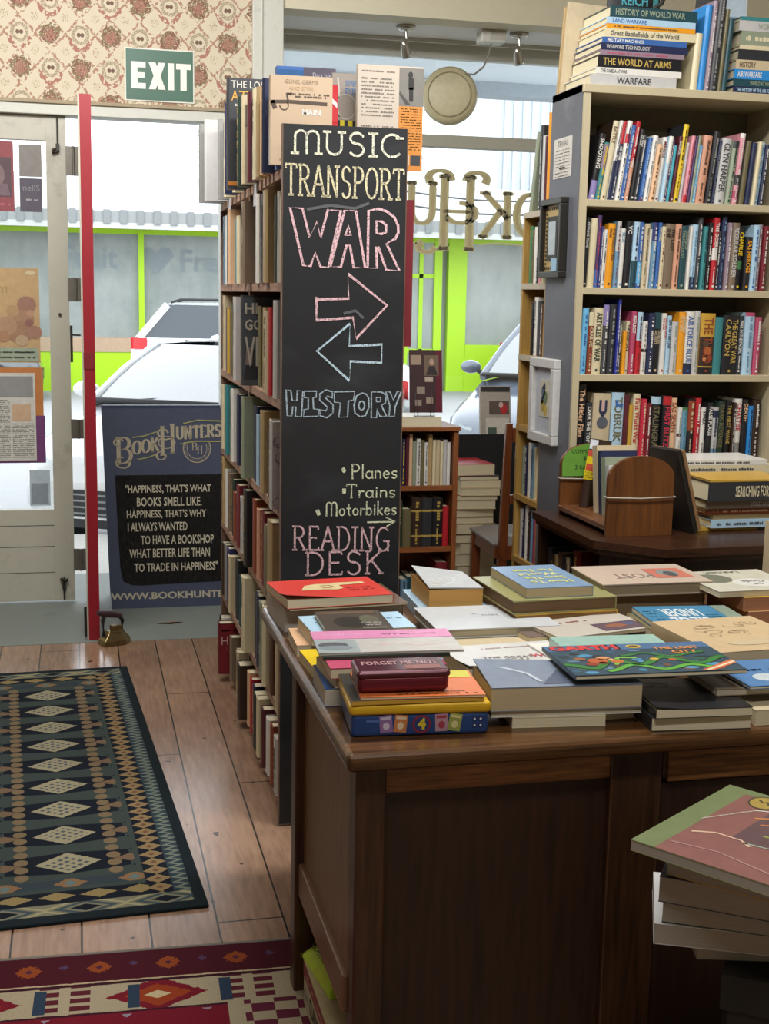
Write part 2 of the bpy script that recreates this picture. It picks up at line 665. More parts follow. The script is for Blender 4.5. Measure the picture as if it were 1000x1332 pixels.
# shop window bay
b = MB()
b.box(0.985, 3.3, WY + .15, 7.16, 2.88, 2.95, plain('dedddb', .6, 'white_soffit', spot=.04))
b.box(0.985, 3.3, 6.98, 7.0, 2.86, 2.88, WHITE)
struct(b.build('ceiling_window_bay'))
b = MB(); b.box(3.3, 3.4, WY + .15, 7.16, -.1, 3.3, CREAMW)
struct(b.build('wall_window_bay'))
b = MB()
b.box(0.985, 3.3, 6.52, 7.16, 0.0, 0.70, WHITE)
struct(b.build('window_sill_display', bevel=.004))
w1 = MB()
w1.box(0.985, 3.3, 7.07, 7.13, 2.80, 2.88, WHITE)
w1.box(0.985, 3.3, 7.06, 7.14, 2.338, 2.402, worn('a8a698', '8a7050', .55, 'stained_transom_paint', 3.5, .6))
w1.box(0.985, 3.3, 7.05, 7.14, 0.70, 0.735, WHITE)
w1.box(0.985, 1.02, 7.07, 7.13, 0.735, 2.80, WHITE)
w1.box(3.26, 3.3, 7.07, 7.13, 0.735, 2.80, WHITE)
wf = struct(w1.build('window_1', bevel=.003))
b = MB(); b.box(1.02, 3.26, 7.098, 7.102, 0.735, 2.338, glass_mat()); b.box(1.02, 3.26, 7.098, 7.102, 2.402, 2.80, glass_mat())
b.build('pane', wf)

# window lettering in gilt, reading from the street
def gilt(c, name):
    m, nt, p = new_mat(name)
    out = [n for n in nt.nodes if n.type == 'OUTPUT_MATERIAL'][0]
    p.inputs['Base Color'].default_value = (*lin(c), 1); p.inputs['Roughness'].default_value = .35
    tl = nt.nodes.new('ShaderNodeBsdfTranslucent'); tl.inputs[0].default_value = (*lin(c), 1)
    mx = nt.nodes.new('ShaderNodeMixShader'); mx.inputs[0].default_value = .6
    nt.links.new(p.outputs[0], mx.inputs[1]); nt.links.new(tl.outputs[0], mx.inputs[2]); nt.links.new(mx.outputs[0], out.inputs[0])
    return m
GOLD = gilt('b5a67e', 'old_gilt'); GLIGHT = gilt('d6cba8', 'pale_gilt')
def wl(word, x0, x1, yb, h, wd, thin, extra=()):
    # mirrored: the word runs backwards on the inside of the glass
    st, W = strokes(word, .10)
    sx = (x1 - x0) / W
    b = MB(); b.T = MT(0, 7.094, 0, UPR)
    for s_ in st + list(extra):
        pts = [(x1 - a * sx, yb + q * h) for a, q in s_]
        b.ribbon(pts, wd + .010, GOLD, thin + .008)
        b.ribbon(pts, wd * .6, GLIGHT, thin * .4, z=.0015)
    b.build('gilt_letter', wf)
wl('B', 2.75, 2.95, 1.83, .33, .040, .012)
wl('O', 2.575, 2.73, 1.88, .23, .036, .010)
wl('O', 2.385, 2.555, 1.875, .23, .036, .010)
wl('K', 2.185, 2.365, 1.87, .235, .034, .010)
wl('H', 1.945, 2.150, 1.80, .385, .040, .012, [el(.72, .98, .22, .10, -20, 180, 12), el(-.02, .98, .20, .09, 0, 200, 12), el(.30, .50, .30, .14, 90, 330, 14), el(.95, .02, .16, .08, 200, 400, 10)])
wl('U', 1.765, 1.93, 1.93, .215, .032, .010)
wl('N', 1.585, 1.75, 1.945, .21, .030, .010)
wl('T', 1.42, 1.57, 1.955, .21, .030, .010)
wl('ERS', 1.06, 1.41, 1.955, .205, .030, .010)
b = MB(); b.T = MT(0, 7.094, 0, UPR)
b.ribbon([(1.02 + i * .1, 1.86 - .04 * math.sin(i * .25)) for i in range(9)], .010, GOLD, .010)
b.build('gilt_flourish', wf)
b = MB(); b.T = MT(0, 7.094, 0, UPR)
b.ribbon([(2.18 + i * .06, 1.825 + .010 * math.sin(i * .7)) for i in range(11)], .009, GOLD, .009)
b.build('gilt_flourish', wf)


# ------------------------------------------------------------------ door leaves
def door_leaf():
    d = MB()
    y0, y1 = WY + .02, WY + .065
    d.box(-0.13, -0.037, y0, y1, 0.015, 2.335, DOORP)
    d.box(-0.83, -0.737, y0, y1, 0.015, 2.335, DOORP)
    d.box(-0.737, -0.13, y0, y1, 2.222, 2.335, DOORP)
    d.box(-0.737, -0.13, y0, y1, 0.015, 0.47, DOORP)
    for z in (.39, .285, .155):
        d.box(-0.737, -0.13, y0 - .001, y0 + .001, z, z + .004, plain('5c584e', .8))
    o = struct(d.build('door_1', bevel=.003))
    g = MB(); g.box(-0.737, -0.13, WY + .04, WY + .044, .47, 2.222, glass_mat()); g.build('pane', o)
    iron = plain('3b3833', .5, 'old_iron', .6)
    q = MB()
    q.tube([(-.076, WY + .012, 2.33), (-.076, WY + .012, 2.19)], .004, iron, 6)
    q.tube([(-.086, WY + .012, 2.185), (-.10, WY + .004, 2.18), (-.10, WY + .002, 2.165), (-.07, WY + .008, 2.175)], .006, iron, 6)
    q.box(-.084, -.068, WY + .008, WY + .021, 2.175, 2.21, iron)
    q.build('barrel_bolt', o)
    q = MB()
    q.tube([(-.088, WY + .012, .13), (-.088, WY + .012, .018)], .005, iron, 6)
    q.tube([(-.105, WY + .004, .125), (-.088, WY + .01, .115), (-.07, WY + .004, .12)], .008, iron, 6)
    q.box(-.097, -.079, WY + .008, WY + .021, .07, .1, iron)
    q.build('barrel_bolt', o)
    q = MB(); q.box(-.036, -.024, WY + .018, WY + .05, 1.19, 1.365, plain('4a423a', .4, metal=.6)); q.tube([(-.03, WY + .03, 1.32), (.012, WY + .0, 1.32)], .004, iron); q.build('lock_plate', o)
    q = MB(); q.tube([(-.081, WY + .01, 1.417), (-.081, WY + .022, 1.417)], .007, iron); q.build('keyhole', o)
    return o


door_leaf()
REDP = worn('8f1a26', '5a1218', 0.4, 'red_door_edge_paint', 5.0, .68)
d = MB()
d.box(0.022, 0.066, 5.775, 6.56, 0.006, 2.335, DOORP)
do = struct(d.build('door_2', bevel=.002))
d = MB(); d.box(0.017, 0.071, 5.768, 5.776, 0.004, 2.337, REDP); d.box(.0165, .0235, 5.767, 5.79, .004, 2.337, DOORP)
d.box(0.022, 0.066, 5.765, 5.768, 1.20, 1.27, plain('7c1a22', .5)); d.build('red_edge', do)
iron2 = plain('77726a', .45, 'steel_hinge', .5)
for z0, z1 in ((2.065, 2.20), (1.48, 1.59), (.82, .915), (.165, .275)):
    q = MB(); q.box(-.04, .022, WY + .005, WY + .009, z0, z1, iron2); q.tube([(-.005, WY, z0), (-.005, WY, z1)], .006, iron2); q.build('hinge', do)
q = MB(); q.box(.006, .018, 5.785, 5.80, .015, .10, plain('3b3833', .5, 'old_iron', .6)); q.tube([(.010, 5.79, .03), (.010, 5.79, .15)], .006, plain('3b3833', .5, 'old_iron', .6)); q.build('floor_bolt', do)

# papers stuck on the door glass
def sheet(name, label, cat, x0, x1, z0, z1, y, fn):
    m = MB(); m.box(x0, x1, y, y + .002, z0, z1, fn['back'])
    o = tag(m.build(name), label, cat, None)
    if 'art' in fn:
        k = MB(); k.T = MT(0, y - .0016, 0, UPR); fn['art'](k); k.build('print', o)
    return o
GY = WY + .036
INK = plain('3a3a3c', .8); INK2 = plain('77736c', .8); PAPER = plain('c8c6be', .8, 'newsprint')
def rect(k, x0, x1, y0, y1, m, z=0.0):
    k.add([(x0, y0, z), (x1, y0, z), (x1, y1, z), (x0, y1, z)], [(0, 1, 2, 3)], m)
def art_red(k):
    rect(k, -.45, -.29, 1.96, 2.14, plain('5c4a50', .7)); blob_ = el(-.345, 2.06, .026, .045)[:-1]; k.add([(a, q, .0004) for a, q in blob_], [tuple(range(14))], plain('7d6a6c', .7)); k.add([(-.40, 1.965, .0003), (-.295, 1.965, .0003), (-.31, 2.02, .0003), (-.38, 2.02, .0003)], [(0, 1, 2, 3)], plain('74626a', .7))
    squiggle(k, -.44, -.29, 1.925, .012, plain('a8606a', .7), 3)
sheet('door_poster', 'red poster with a dark picture at top of the door glass', 'poster', -.47, -.278, 1.893, 2.213, GY, {'back': plain('8c4a50', .7), 'art': art_red})
sheet('notice', 'plain grey card high on the door glass beside the red poster', 'card', -.253, -.15, 2.056, 2.203, GY, {'back': plain('84807c', .7)})
def art_dark(k):
    k.text('nellS', plain('8c8a90', .7), MT(-.2, 2.005, .0004), .085, .03); squiggle(k, -.225, -.17, 1.95, .008, plain('a8a6aa', .7), 5)
sheet('notice', 'dark purplish card with mirrored lettering under the plain grey card on door glass', 'card', -.253, -.152, 1.894, 2.048, GY, {'back': plain('5a5460', .7), 'art': art_dark})
def art_tan(k):
    rect(k, -.40, -.185, 1.19, 1.255, plain('94a08c', .7))
    for j_, (cx, cz, r_, c_) in enumerate(((-.235, 1.46, .045, '987060'), (-.25, 1.39, .05, 'a07e62'), (-.27, 1.33, .06, '98745c'), (-.33, 1.36, .05, 'a8866a'), (-.20, 1.33, .035, '9c7464'), (-.30, 1.43, .03, 'ad8d68'), (-.22, 1.42, .018, 'b08a70'), (-.26, 1.29, .03, 'b39a7c'), (-.225, 1.375, .02, '8c5f56'), (-.345, 1.31, .03, 'a37c5e'))):
        k.add([(a, q, .0003 + j_ * .0001) for a, q in el(cx, cz, r_, r_ * .9)][:-1], [tuple(range(14))], plain(c_, .7))
    k.text('YI', plain('a08858', .7), MT(-.34, 1.53, 0), .05, .03)
    k.add([(a, q, 0) for a, q in el(-.215, 1.61, .022, .010)][:-1], [tuple(range(14))], plain('c9b897', .7))
    squiggle(k, -.37, -.20, 1.235, .009, plain('78745c', .7), 8); squiggle(k, -.37, -.20, 1.21, .009, plain('78745c', .7), 9)
sheet('door_poster', 'tan poster with a faded bunch of fruit on the door glass', 'poster', -.60, -.176, 1.185, 1.632, GY, {'back': plain('b89a70', .7), 'art': art_tan})
m = MB(); m.box(-.60, -.162, GY, GY + .002, .70, .93, plain('6c3a6c', .7)); m.box(-.60, -.168, GY, GY + .002, .93, 1.162, plain('b8763e', .7))
tag(m.build('door_poster'), 'orange and purple poster behind the pinned newspaper page on door glass', 'poster')
def art_news(k):
    rect(k, -.40, -.215, 1.02, 1.12, plain('8c8c8c', .8))
    for i in range(7):
        rect(k, -.39 + i * .026, -.375 + i * .026, 1.03, 1.07 + .01 * (i % 3), plain('4c4c50', .8), -.0003)
    k.text('HAWERA', INK, MT(-.30, 1.095, -.0004), .12, .016)
    rect(k, -.315, -.228, .905, .985, plain('c4a688', .8))
    k.add([(a, q, -.0004) for a, q in el(-.265, .925, .028, .022)][:-1], [tuple(range(14))], plain('2a2422', .8))
    k.add([(a, q, -.0005) for a, q in el(-.258, .945, .01, .012)][:-1], [tuple(range(14))], plain('54382c', .8))
    for c0, c1 in ((-.40, -.325), (-.315, -.215)):
        for j in range(30):
            zz = 1.005 - j * .0095
            if c0 > -.32 and zz > .895:
                continue
            squiggle(k, c0, c1, zz, .004, INK2, j * 3 + int(c0 * 100), .8, 3)
sheet('newspaper_page', 'newspaper page with photographs pinned over the orange and purple poster', 'newspaper', -.50, -.205, .71, 1.136, GY - .004, {'back': PAPER, 'art': art_news})
def art_card(k):
    rect(k, -.232, -.155, .50, .60, plain('8a96a0', .7))
    for cx, cz, c_ in ((-.21, .54, 'b06a50'), (-.19, .56, 'd8d0c0'), (-.175, .53, '4a4a44'), (-.20, .52, 'a88a50')):
        k.add([(a, q, -.0004) for a, q in el(cx, cz, .012, .018)][:-1], [tuple(range(14))], plain(c_, .7))
sheet('postcard', 'small pale blue card with a figure group low on the door glass', 'card', -.242, -.145, .488, .664, GY, {'back': plain('b4c2cc', .7), 'art': art_card})

# ------------------------------------------------------------------ exit sign, window lamps, fan
GREEN = plain('15523a', .4, 'exit_green', spot=.05)
m = MB(); m.box(.237, .561, WY - .006, WY, 2.419, 2.659, plain('d8d8cc', .5)); ex = tag(m.build('exit_sign'), 'green EXIT sign on the floral wallpaper above the doorway', 'sign')
m = MB(); m.box(.243, .555, WY - .008, WY - .005, 2.425, 2.653, GREEN); gf = m.build('green_face', ex)
m = MB(); m.T = MT(.40, WY - .0085, 2.535, UPR); 
XW = plain('e4e2d6', .5, spot=.03)
def bar(x0, x1, y0, y1): rect(m, x0, x1, y0, y1, XW)
bar(-.134, -.104, -.06, .062); bar(-.104, -.066, .036, .062); bar(-.104, -.070, -.011, .014); bar(-.104, -.066, -.06, -.034)
m.add([(-.052, .062, 0), (-.020, .062, 0), (.026, -.06, 0), (-.006, -.06, 0)], [(3, 2, 1, 0)], XW); m.add([(-.006, .062, .0002), (.026, .062, .0002), (-.020, -.06, .0002), (-.052, -.06, .0002)], [(3, 2, 1, 0)], XW)
bar(.038, .066, -.06, .062); bar(.076, .145, .036, .062); bar(.096, .125, -.06, .036)
m.T = Matrix.Identity(4)
m.build('lettering', gf)

CHROME = plain('b9b6ae', .25, 'brushed_steel', .9)
for i, (x, y) in enumerate(((1.64, 6.70), (2.24, 6.70))):
    t = thing('spotlight', ('chrome ceiling spotlight over the window, nearer the green exit sign', 'chrome ceiling spotlight over the window, nearer the grey-sided bookcase')[i], 'spotlight', (x, y, 2.88), 0, 'window spotlights')
    m = MB(); m.lathe([(.0, -.026), (.03, -.026), (.047, -.016), (.05, 0), (0, 0)], CHROME); m.build('ceiling_rose', t)
    m = MB(); m.tube([(0, 0, -.02), (.004, 0, -.065)], .006, CHROME); m.build('stem', t)
    m = MB(); m.lathe([(0, .03), (.016, .028), (.02, 0), (.026, -.05), (.024, -.062), (0, -.056)], CHROME, 16, MT(-.006, 0, -.095, R(22), R(-18), 0)); m.build('lamp_head', t)

t = thing('junction_box', 'white plastic junction box on window bay ceiling', 'box', (2.09, 6.70, 2.88))
m = MB(); m.box(-.065, .065, -.05, .05, -.062, 0, plain('c9c8c0', .4)); m.build('housing', t, bevel=.006)
m = MB(); m.box(-.02, .065, -.052, -.049, -.05, 0, plain('b4b2a8', .4)); m.build('cover_plate', t)
FANC = plain('c2b894', .45, 'aged_ivory_plastic')
t = thing('extractor_fan', 'round ivory plastic extractor fan mounted in the shop window glass', 'fan', (1.975, 7.05, 2.605), R(-16))
m = MB(); m.lathe([(0, .052), (.10, .052), (.132, .044), (.149, .02), (.152, -.02), (.14, -.035), (0, -.035)], FANC, 40, MT(0, 0, 0, R(90))); m.build('housing', t)
m = MB(); m.lathe([(.112, .0515), (.113, .0545), (.117, .0545), (.118, .0505)], plain('8f8768', .5), 40, MT(0, 0, 0, R(90))); m.build('face_ring', t)
for a in (-150, -165, 165, 150):
    m = MB(); m.T = MT(0, 0, 0, R(90)); ca, sa = math.cos(R(a)), math.sin(R(a)); m.tube([(.1495 * ca, .1495 * sa, -.01), (.1515 * ca, .1515 * sa, .018)], .006, plain('e6e2d4', .4), 6); m.build('vent_slot', t)
m = MB(); m.tube([(2.09, 6.70, 2.82), (2.09, 6.72, 2.78), (2.085, 6.80, 2.72), (2.07, 6.92, 2.70), (2.04, 7.0, 2.715), (2.02, 7.02, 2.735)], .005, plain('8b8678', .5), 6)
tag(m.build('fan_cord'), 'thin grey cord drooping from the junction box to the round fan', 'cord')

# ================================================================== OUTSIDE
b = MB(); b.box(-9, 14, 7.2, 8.75, -.25, -.06, plain('c6c4be', .85, 'concrete_paving')); struct(b.build('pavement'))
b = MB(); b.box(-25, 35, 8.75, 40, -.5, -.3, plain('9c9c9e', .9, 'asphalt')); struct(b.build('street'))
b = MB(); b.box(-9, 14, 7.17, 10.1, 3.16, 3.24, plain('dfe8ee', .6, 'pale_blue_boarding', spot=.04)); b.box(-9, 14, 9.9, 10.1, 3.06, 3.3, plain('a4adb6', .6))
for xx in (-3.0, .6, 4.4):
    b.box(xx, xx + .12, 7.17, 9.9, 3.08, 3.16, plain('ccd6dd', .6))
struct(b.build('roof_verandah'))

LIME = plain('a6d40c', .45, 'lime_green_paint', spot=.05)
def dusty():
    m, nt, p = new_mat('dusty_shop_glass')
    vec, _ = coords(nt)
    f = noise(nt, vec, 1.1, 6.0, (1.0, 1.0, .6), .65)
    f2 = noise(nt, vec, .5, 2.0)
    g = ((f - .5) * 1.8 + (f2 - .5) + .5).clamp()
    nt.links.new(mix(nt, g, lin('757e7c'), lin('a9aea9')), p.inputs['Base Color'])
    p.inputs['Roughness'].default_value = .25
    return m
DUSTY = dusty()
PARA = worn('d6d8d6', 'a2a6a4', .8, 'weathered_parapet', 1.2)
t = thing('shop_building', 'empty shop across the street with lime green window frames and grey canopy', 'building', (0, 25, -.3))
m = MB(); m.box(-12, 20, .3, 6, 0, 3.95, PARA); m.box(-12, 20, .2, .3, 2.95, 3.95, PARA); m.build('parapet_wall', t)
m = MB(); m.box(-12, 20, -1.2, .25, 3.02, 3.22, plain('8c8f8e', .7)); 
for i in range(110):
    m.box(-12 + i * .29, -12 + i * .29 + .12, -1.23, -1.19, 3.0, 3.24, plain('7c8080', .7))
m.box(-12, 20, -1.2, -1.1, 2.92, 3.02, plain('b6b8b4', .7)); m.build('canopy', t)
for x0, x1 in ((-12, -1.55), (-1.45, 1.12), (1.22, 4.1), (4.2, 6.2), (6.3, 6.72), (7.45, 9.6), (9.7, 13)):
    m = MB(); m.box(x0, x1, .1, .14, .75, 2.95, DUSTY); m.build('window_pane', t)
for x0, x1 in ((-1.55, -1.45), (1.12, 1.22), (4.1, 4.2), (6.2, 6.28), (6.80, 6.95), (7.08, 7.45), (9.6, 9.7)):
    m = MB(); m.box(x0, x1, .0, .18, 0, 3.0, LIME); m.build('window_post', t)
m = MB(); m.box(-12, 6.8, .02, .16, 2.88, 2.98, LIME); m.box(6.95, 13, .02, .16, 2.88, 3.08, LIME); m.build('head_rail', t)
m = MB(); m.box(-12, 6.2, -.02, .2, 0, .72, LIME); m.box(7.45, 13, -.02, .2, 0, .92, LIME); m.box(-12, 6.2, -.04, .2, .72, .98, plain('b49a80', .7)); m.build('stall_riser', t)
m = MB(); m.box(6.28, 6.8, .04, .12, 2.2, 2.28, LIME); m.box(6.28, 6.8, .04, .12, .75, .83, LIME); m.box(6.50, 6.58, .04, .12, .1, 2.9, LIME); m.box(6.28, 6.8, .08, .1, .1, 2.9, DUSTY); m.build('shop_door', t)
FADE = plain('7c8688', .4, 'faded_sign_paint')
m = MB(); m.T = MT(0, .095, 0, UPR); m.text('Fruit', FADE, MT(.25, 2.45, 0), 1.0, .42, bold=.02); m.build('faded_lettering', t); m = MB(); m.T = MT(0, .095, 0, UPR); m.text('Fres', FADE, MT(2.35, 2.42, 0), .9, .42, bold=.02)
m.build('faded_lettering', t)
m = MB(); m.T = MT(0, .095, 0, UPR); m.add([(1.45, 2.15, 0), (1.78, 2.5, 0), (1.70, 2.64, 0), (1.56, 2.66, 0), (1.45, 2.56, 0)], [(0, 1, 2, 3, 4)], FADE); m.add([(1.45, 2.15, 0), (1.45, 2.56, 0), (1.34, 2.66, 0), (1.20, 2.64, 0), (1.12, 2.5, 0)], [(0, 1, 2, 3, 4)], FADE); m.build('faded_heart', t); m = MB(); m.T = MT(0, .095, 0, UPR)
m.text('SY', plain('c4cccc', .4), MT(6.4, 2.66, 0), .3, .16); m.text('M', plain('a9b4b4', .4), MT(6.4, 2.45, -.02), .35, .3)
m.build('faded_lettering', t)
m = MB()
m.box(10.2, 16, 7.2, 12, 0, 7.2, plain('c2c8cc', .6))
for i in range(24):
    m.box(10.2 + i * .24, 10.2 + i * .24 + .1, 7.12, 7.2, 0, 7.2, plain('b2bac0', .6))
o = m.build('corrugated_shed'); o.location = (0, 25, -.3); tag(o, 'tall pale corrugated iron building behind the lime green shop', 'building')
m = MB(); m.tube([(.73, 25.6, 3.5), (.66, 25.6, 4.4)], .025, plain('c0c2c4', .6)); m.tube([(.64, 25.6, 4.4), (.70, 25.6, 4.4)], .05, plain('c0c2c4', .6)); tag(m.build('roof_aerial'), 'thin pale aerial pole on the shop roof seen through the doorway', 'aerial')
m = MB(); m.tube([(6.75, 25.6, 3.6), (6.6, 25.6, 4.25)], .03, plain('b0b8c4', .6)); m.tube([(6.55, 25.6, 4.25), (6.68, 25.6, 4.25)], .05, plain('b0b8c4', .6)); tag(m.build('roof_aerial'), 'thin aerial pole on the shop roof seen above the gilt window lettering', 'aerial')
m = MB()
for k in range(2):
    m.tube([(5.6 + i * .6, 25.1 - i * .35, 3.62 - k * .25 - .3 * math.sin(math.pi * i / 8)) for i in range(9)], .018, plain('4a4c50', .6), 5)
tag(m.build('overhead_wires'), 'two dark sagging overhead wires across the street', 'wire')


def car(name, label, loc, rz, paint, L=4.2, W=1.76, cowl=1.04, roof=1.42, hood=.95, suv=False):
    t = thing(name, label, 'car', loc, rz)
    P = plain(paint, .14, 'car_paint_' + paint, spot=.01)
    P.node_tree.nodes['Principled BSDF'].inputs['Coat Weight'].default_value = .6
    GL = plain('50585c', .06, 'car_glass', spot=.01)
    GL.node_tree.nodes['Principled BSDF'].inputs['IOR'].default_value = 2.6
    GD = plain('3a4146', .1, 'car_side_glass', spot=.02)
    BL = plain('1c1d1f', .5, 'black_trim'); RUB = plain('222324', .8, 'tyre_rubber')
    h = W / 2
    tail = cowl + (.04 if not suv else .05)
    st = [  # y, half width, bottom, shoulder z, centre z
        (0.0, h * .72, .30, .52, .56), (.06, h * .86, .24, .62, .68), (.30, h * .96, .22, .74, .82), (hood * .7, h, .22, .84, .93),
        (hood + .1, h, .22, .92, cowl), (1.9, h, .22, .95, cowl), (2.9, h, .24, .97, cowl), (L - .75, h * .99, .26, 1.0, tail),
        (L - .2, h * .95, .28, .98, tail - .02), (L, h * .84, .36, .86, tail - .12)]
    def ring(y, w_, zb, zs, zc):
        half = [(0, zb), (w_ * .86, zb), (w_ * .99, zb + .14), (w_, (zb + zs) / 2), (w_ * .98, zs), (w_ * .9, zs + (zc - zs) * .55), (w_ * .6, zc - .012), (0, zc)]
        pts = half + [(-x, z) for x, z in half[-2:0:-1]]
        return [(x, y, z) for x, z in pts]
    m = MB()
    rings = [ring(*s_) for s_ in st]
    n = len(rings[0])
    vs = [p_ for r_ in rings for p_ in r_]
    fs = [(i * n + k, i * n + (k + 1) % n, (i + 1) * n + (k + 1) % n, (i + 1) * n + k) for i in range(len(rings) - 1) for k in range(n)]
    m.add(vs, fs, P, True)
    m.add(rings[0], [tuple(range(n))], P); m.add(rings[-1], [tuple(range(n - 1, -1, -1))], P)
    m.build('body', t)
    # cabin: windscreen base / top, roof, rear
    wb, wt = h * .86, h * .66
    y0, y1, y2, y3 = hood + .02, hood + .78, (L - .55 if suv else L - 1.35), (L - .12 if suv else L - .6)
    A, B_, Cc, Dd = (y0, wb, cowl - .03), (y1, wt, roof - .03), (y2, wt, roof - .04), (y3, wb * .96, cowl + .0)
    m = MB()
    m.grid(lambda u, v: (A[1] * (1 - v) * (2 * u - 1) + B_[1] * v * (2 * u - 1), A[0] + (B_[0] - A[0]) * v - .10 * (1 - (2 * u - 1) ** 2), A[2] + (B_[2] - A[2]) * v + .03 * math.sin(math.pi * v)), 8, 5, GL)
    m.build('windscreen', t)
    m = MB()
    m.grid(lambda u, v: ((Cc[1] * (1 - v) + Dd[1] * v) * (1 - 2 * u), Cc[0] + (Dd[0] - Cc[0]) * v + .06 * (1 - (2 * u - 1) ** 2), Cc[2] + (Dd[2] - Cc[2]) * v + .02 * math.sin(math.pi * v)), 8, 4, GL)
    m.build('rear_window', t)
    for sx in (-1, 1):
        m = MB()
        m.add([(sx * A[1], A[0], A[2]), (sx * B_[1], B_[0], B_[2]), (sx * Cc[1], Cc[0], Cc[2]), (sx * Dd[1], Dd[0], Dd[2])], [(0, 1, 2, 3) if sx < 0 else (3, 2, 1, 0)], GD)
        m.build('side_window', t)
        m = MB()
        m.tube([(sx * A[1], A[0], A[2]), (sx * (A[1] + B_[1]) / 2 * 1.005, (A[0] + B_[0]) / 2, (A[2] + B_[2]) / 2 + .02), (sx * B_[1], B_[0], B_[2])], .035, P, 8)
        ym = (y1 + y2) / 2
        m.tube([(sx * wb * .985, ym + .1, cowl - .03), (sx * wt, ym, roof - .03)], .035, BL, 6)
        m.tube([(sx * Cc[1], Cc[0], Cc[2]), (sx * Dd[1], Dd[0], Dd[2])], .06, P, 8)
        m.tube([(sx * A[1], A[0], A[2] - .01), (sx * wb, ym, cowl - .01), (sx * Dd[1], Dd[0], Dd[2] - .01)], .03, P, 8)
        m.build('pillar', t)
        m = MB()
        m.lathe([(0, -.08), (.06, -.07), (.085, 0), (.07, .05), (0, .06)], P, 14, MT(sx * (h + .10), y0 + .32, cowl + .04, R(90), 0, 0) @ Matrix.Diagonal((1.25, .8, 1, 1)))
        m.tube([(sx * h * .95, y0 + .34, cowl - .04), (sx * (h + .05), y0 + .33, cowl + .02)], .025, BL)
        m.build('wing_mirror', t)
        m = MB(); m.grid(lambda u, v: (sx * (h * (.62 + .33 * u)), .05 + .30 * u * u + .02 * v - .012, .56 + .12 * v + .05 * u), 5, 3, plain('d4dce0', .1, 'headlamp_lens')); m.build('headlight', t)
        m = MB(); m.grid(lambda u, v: (sx * (h * (.72 + .28 * u)), L + .012 - .28 * u * u, tail - .20 + .17 * v), 5, 3, plain('b8141c', .2, 'tail_lamp_red')); m.build('tail_light', t)
        for yy in (.78, L - .82):
            m = MB(); m.lathe([(0, -.1), (.2, -.1), (.31, -.09), (.325, -.03), (.325, .07), (.3, .1), (.22, .1), (.21, .06), (0, .05)], RUB, 24, MT(sx * (h - .08), yy, .325, 0, R(90) * sx, 0))
            wo = m.build('wheel', t); m = MB()
            m.lathe([(.05, .075), (.2, .085), (.21, .09), (.2, .1), (.06, .095)], plain('9a9ea2', .3, metal=.7), 20, MT(sx * (h - .08), yy, .325, 0, R(90) * sx, 0))
            m.build('wheel_rim', wo)
    m = MB()
    m.grid(lambda u, v: ((2 * u - 1) * (B_[1] * (1 - v) + Cc[1] * v), B_[0] + (Cc[0] - B_[0]) * v, roof - .035 + .045 * (1 - (2 * u - 1) ** 2) * (.7 + .3 * math.sin(math.pi * v))), 10, 6, P)
    m.build('roof_panel', t)
    if suv:
        for sx in (-1, 1):
            m = MB(); m.tube([(sx * wt * .92, y1 + .15, roof), (sx * wt * .92, y1 + .3, roof + .05), (sx * wt * .92, y2 - .2, roof + .05), (sx * wt * .92, y2 - .05, roof)], .02, BL); m.build('roof_rail', t)
    m = MB(); m.box(-h * .55, h * .55, -.015, .05, .32, .50, BL)
    for k in range(4):
        m.box(-h * .55, h * .55, -.02, .03, .335 + .043 * k, .347 + .043 * k, plain('8c9094', .3, metal=.8))
    m.box(-h * .5, h * .5, .0, .06, .24, .30, BL)
    m.build('grille', t)
    m = MB(); m.tube([(-.35, hood - .02, cowl + .0), (.05, hood + .06, cowl + .03), (.35, hood + .10, cowl + .05)], .012, BL, 6); m.tube([(-wb, hood - .0, cowl - .01), (0, hood - .11, cowl + .0), (wb, hood - .0, cowl - .01)], .022, BL, 6); m.build('wiper', t)
    return t


car('parked_car', 'white car parked nose in, its windscreen seen over the sandwich board', (.26, 8.85, -.3), R(-30), 'e2e4e6', cowl=1.04, roof=1.46)
car('parked_car', 'silver grey car parked nose in, seen beneath the gilt window lettering', (3.86, 10.85, -.3), R(-35), '5f6878', L=4.4, W=1.82, cowl=1.12, roof=1.62, hood=1.0, suv=True)
car('parked_suv', 'white station wagon with a red tail lamp across the street beyond the doorway', (5.35, 20.6, -.3), R(90 - 9), 'e4e6e8', L=4.5, W=1.8, cowl=1.12, roof=1.68, suv=True)
car('parked_car', 'dark grey car parked far across the street beside the white station wagon', (-.6, 23.2, -.3), R(90), '5c6266', L=4.2, W=1.7, cowl=1.0, roof=1.42)
car('parked_car', 'muted reddish car shape for a reflection in shop glass, beyond the silver grey car', (12.0, 23.2, -.3), R(90), '94706a', L=4.2, W=1.7, cowl=1.0, roof=1.45)  # car body added in place of a reddish reflection in the shop glass


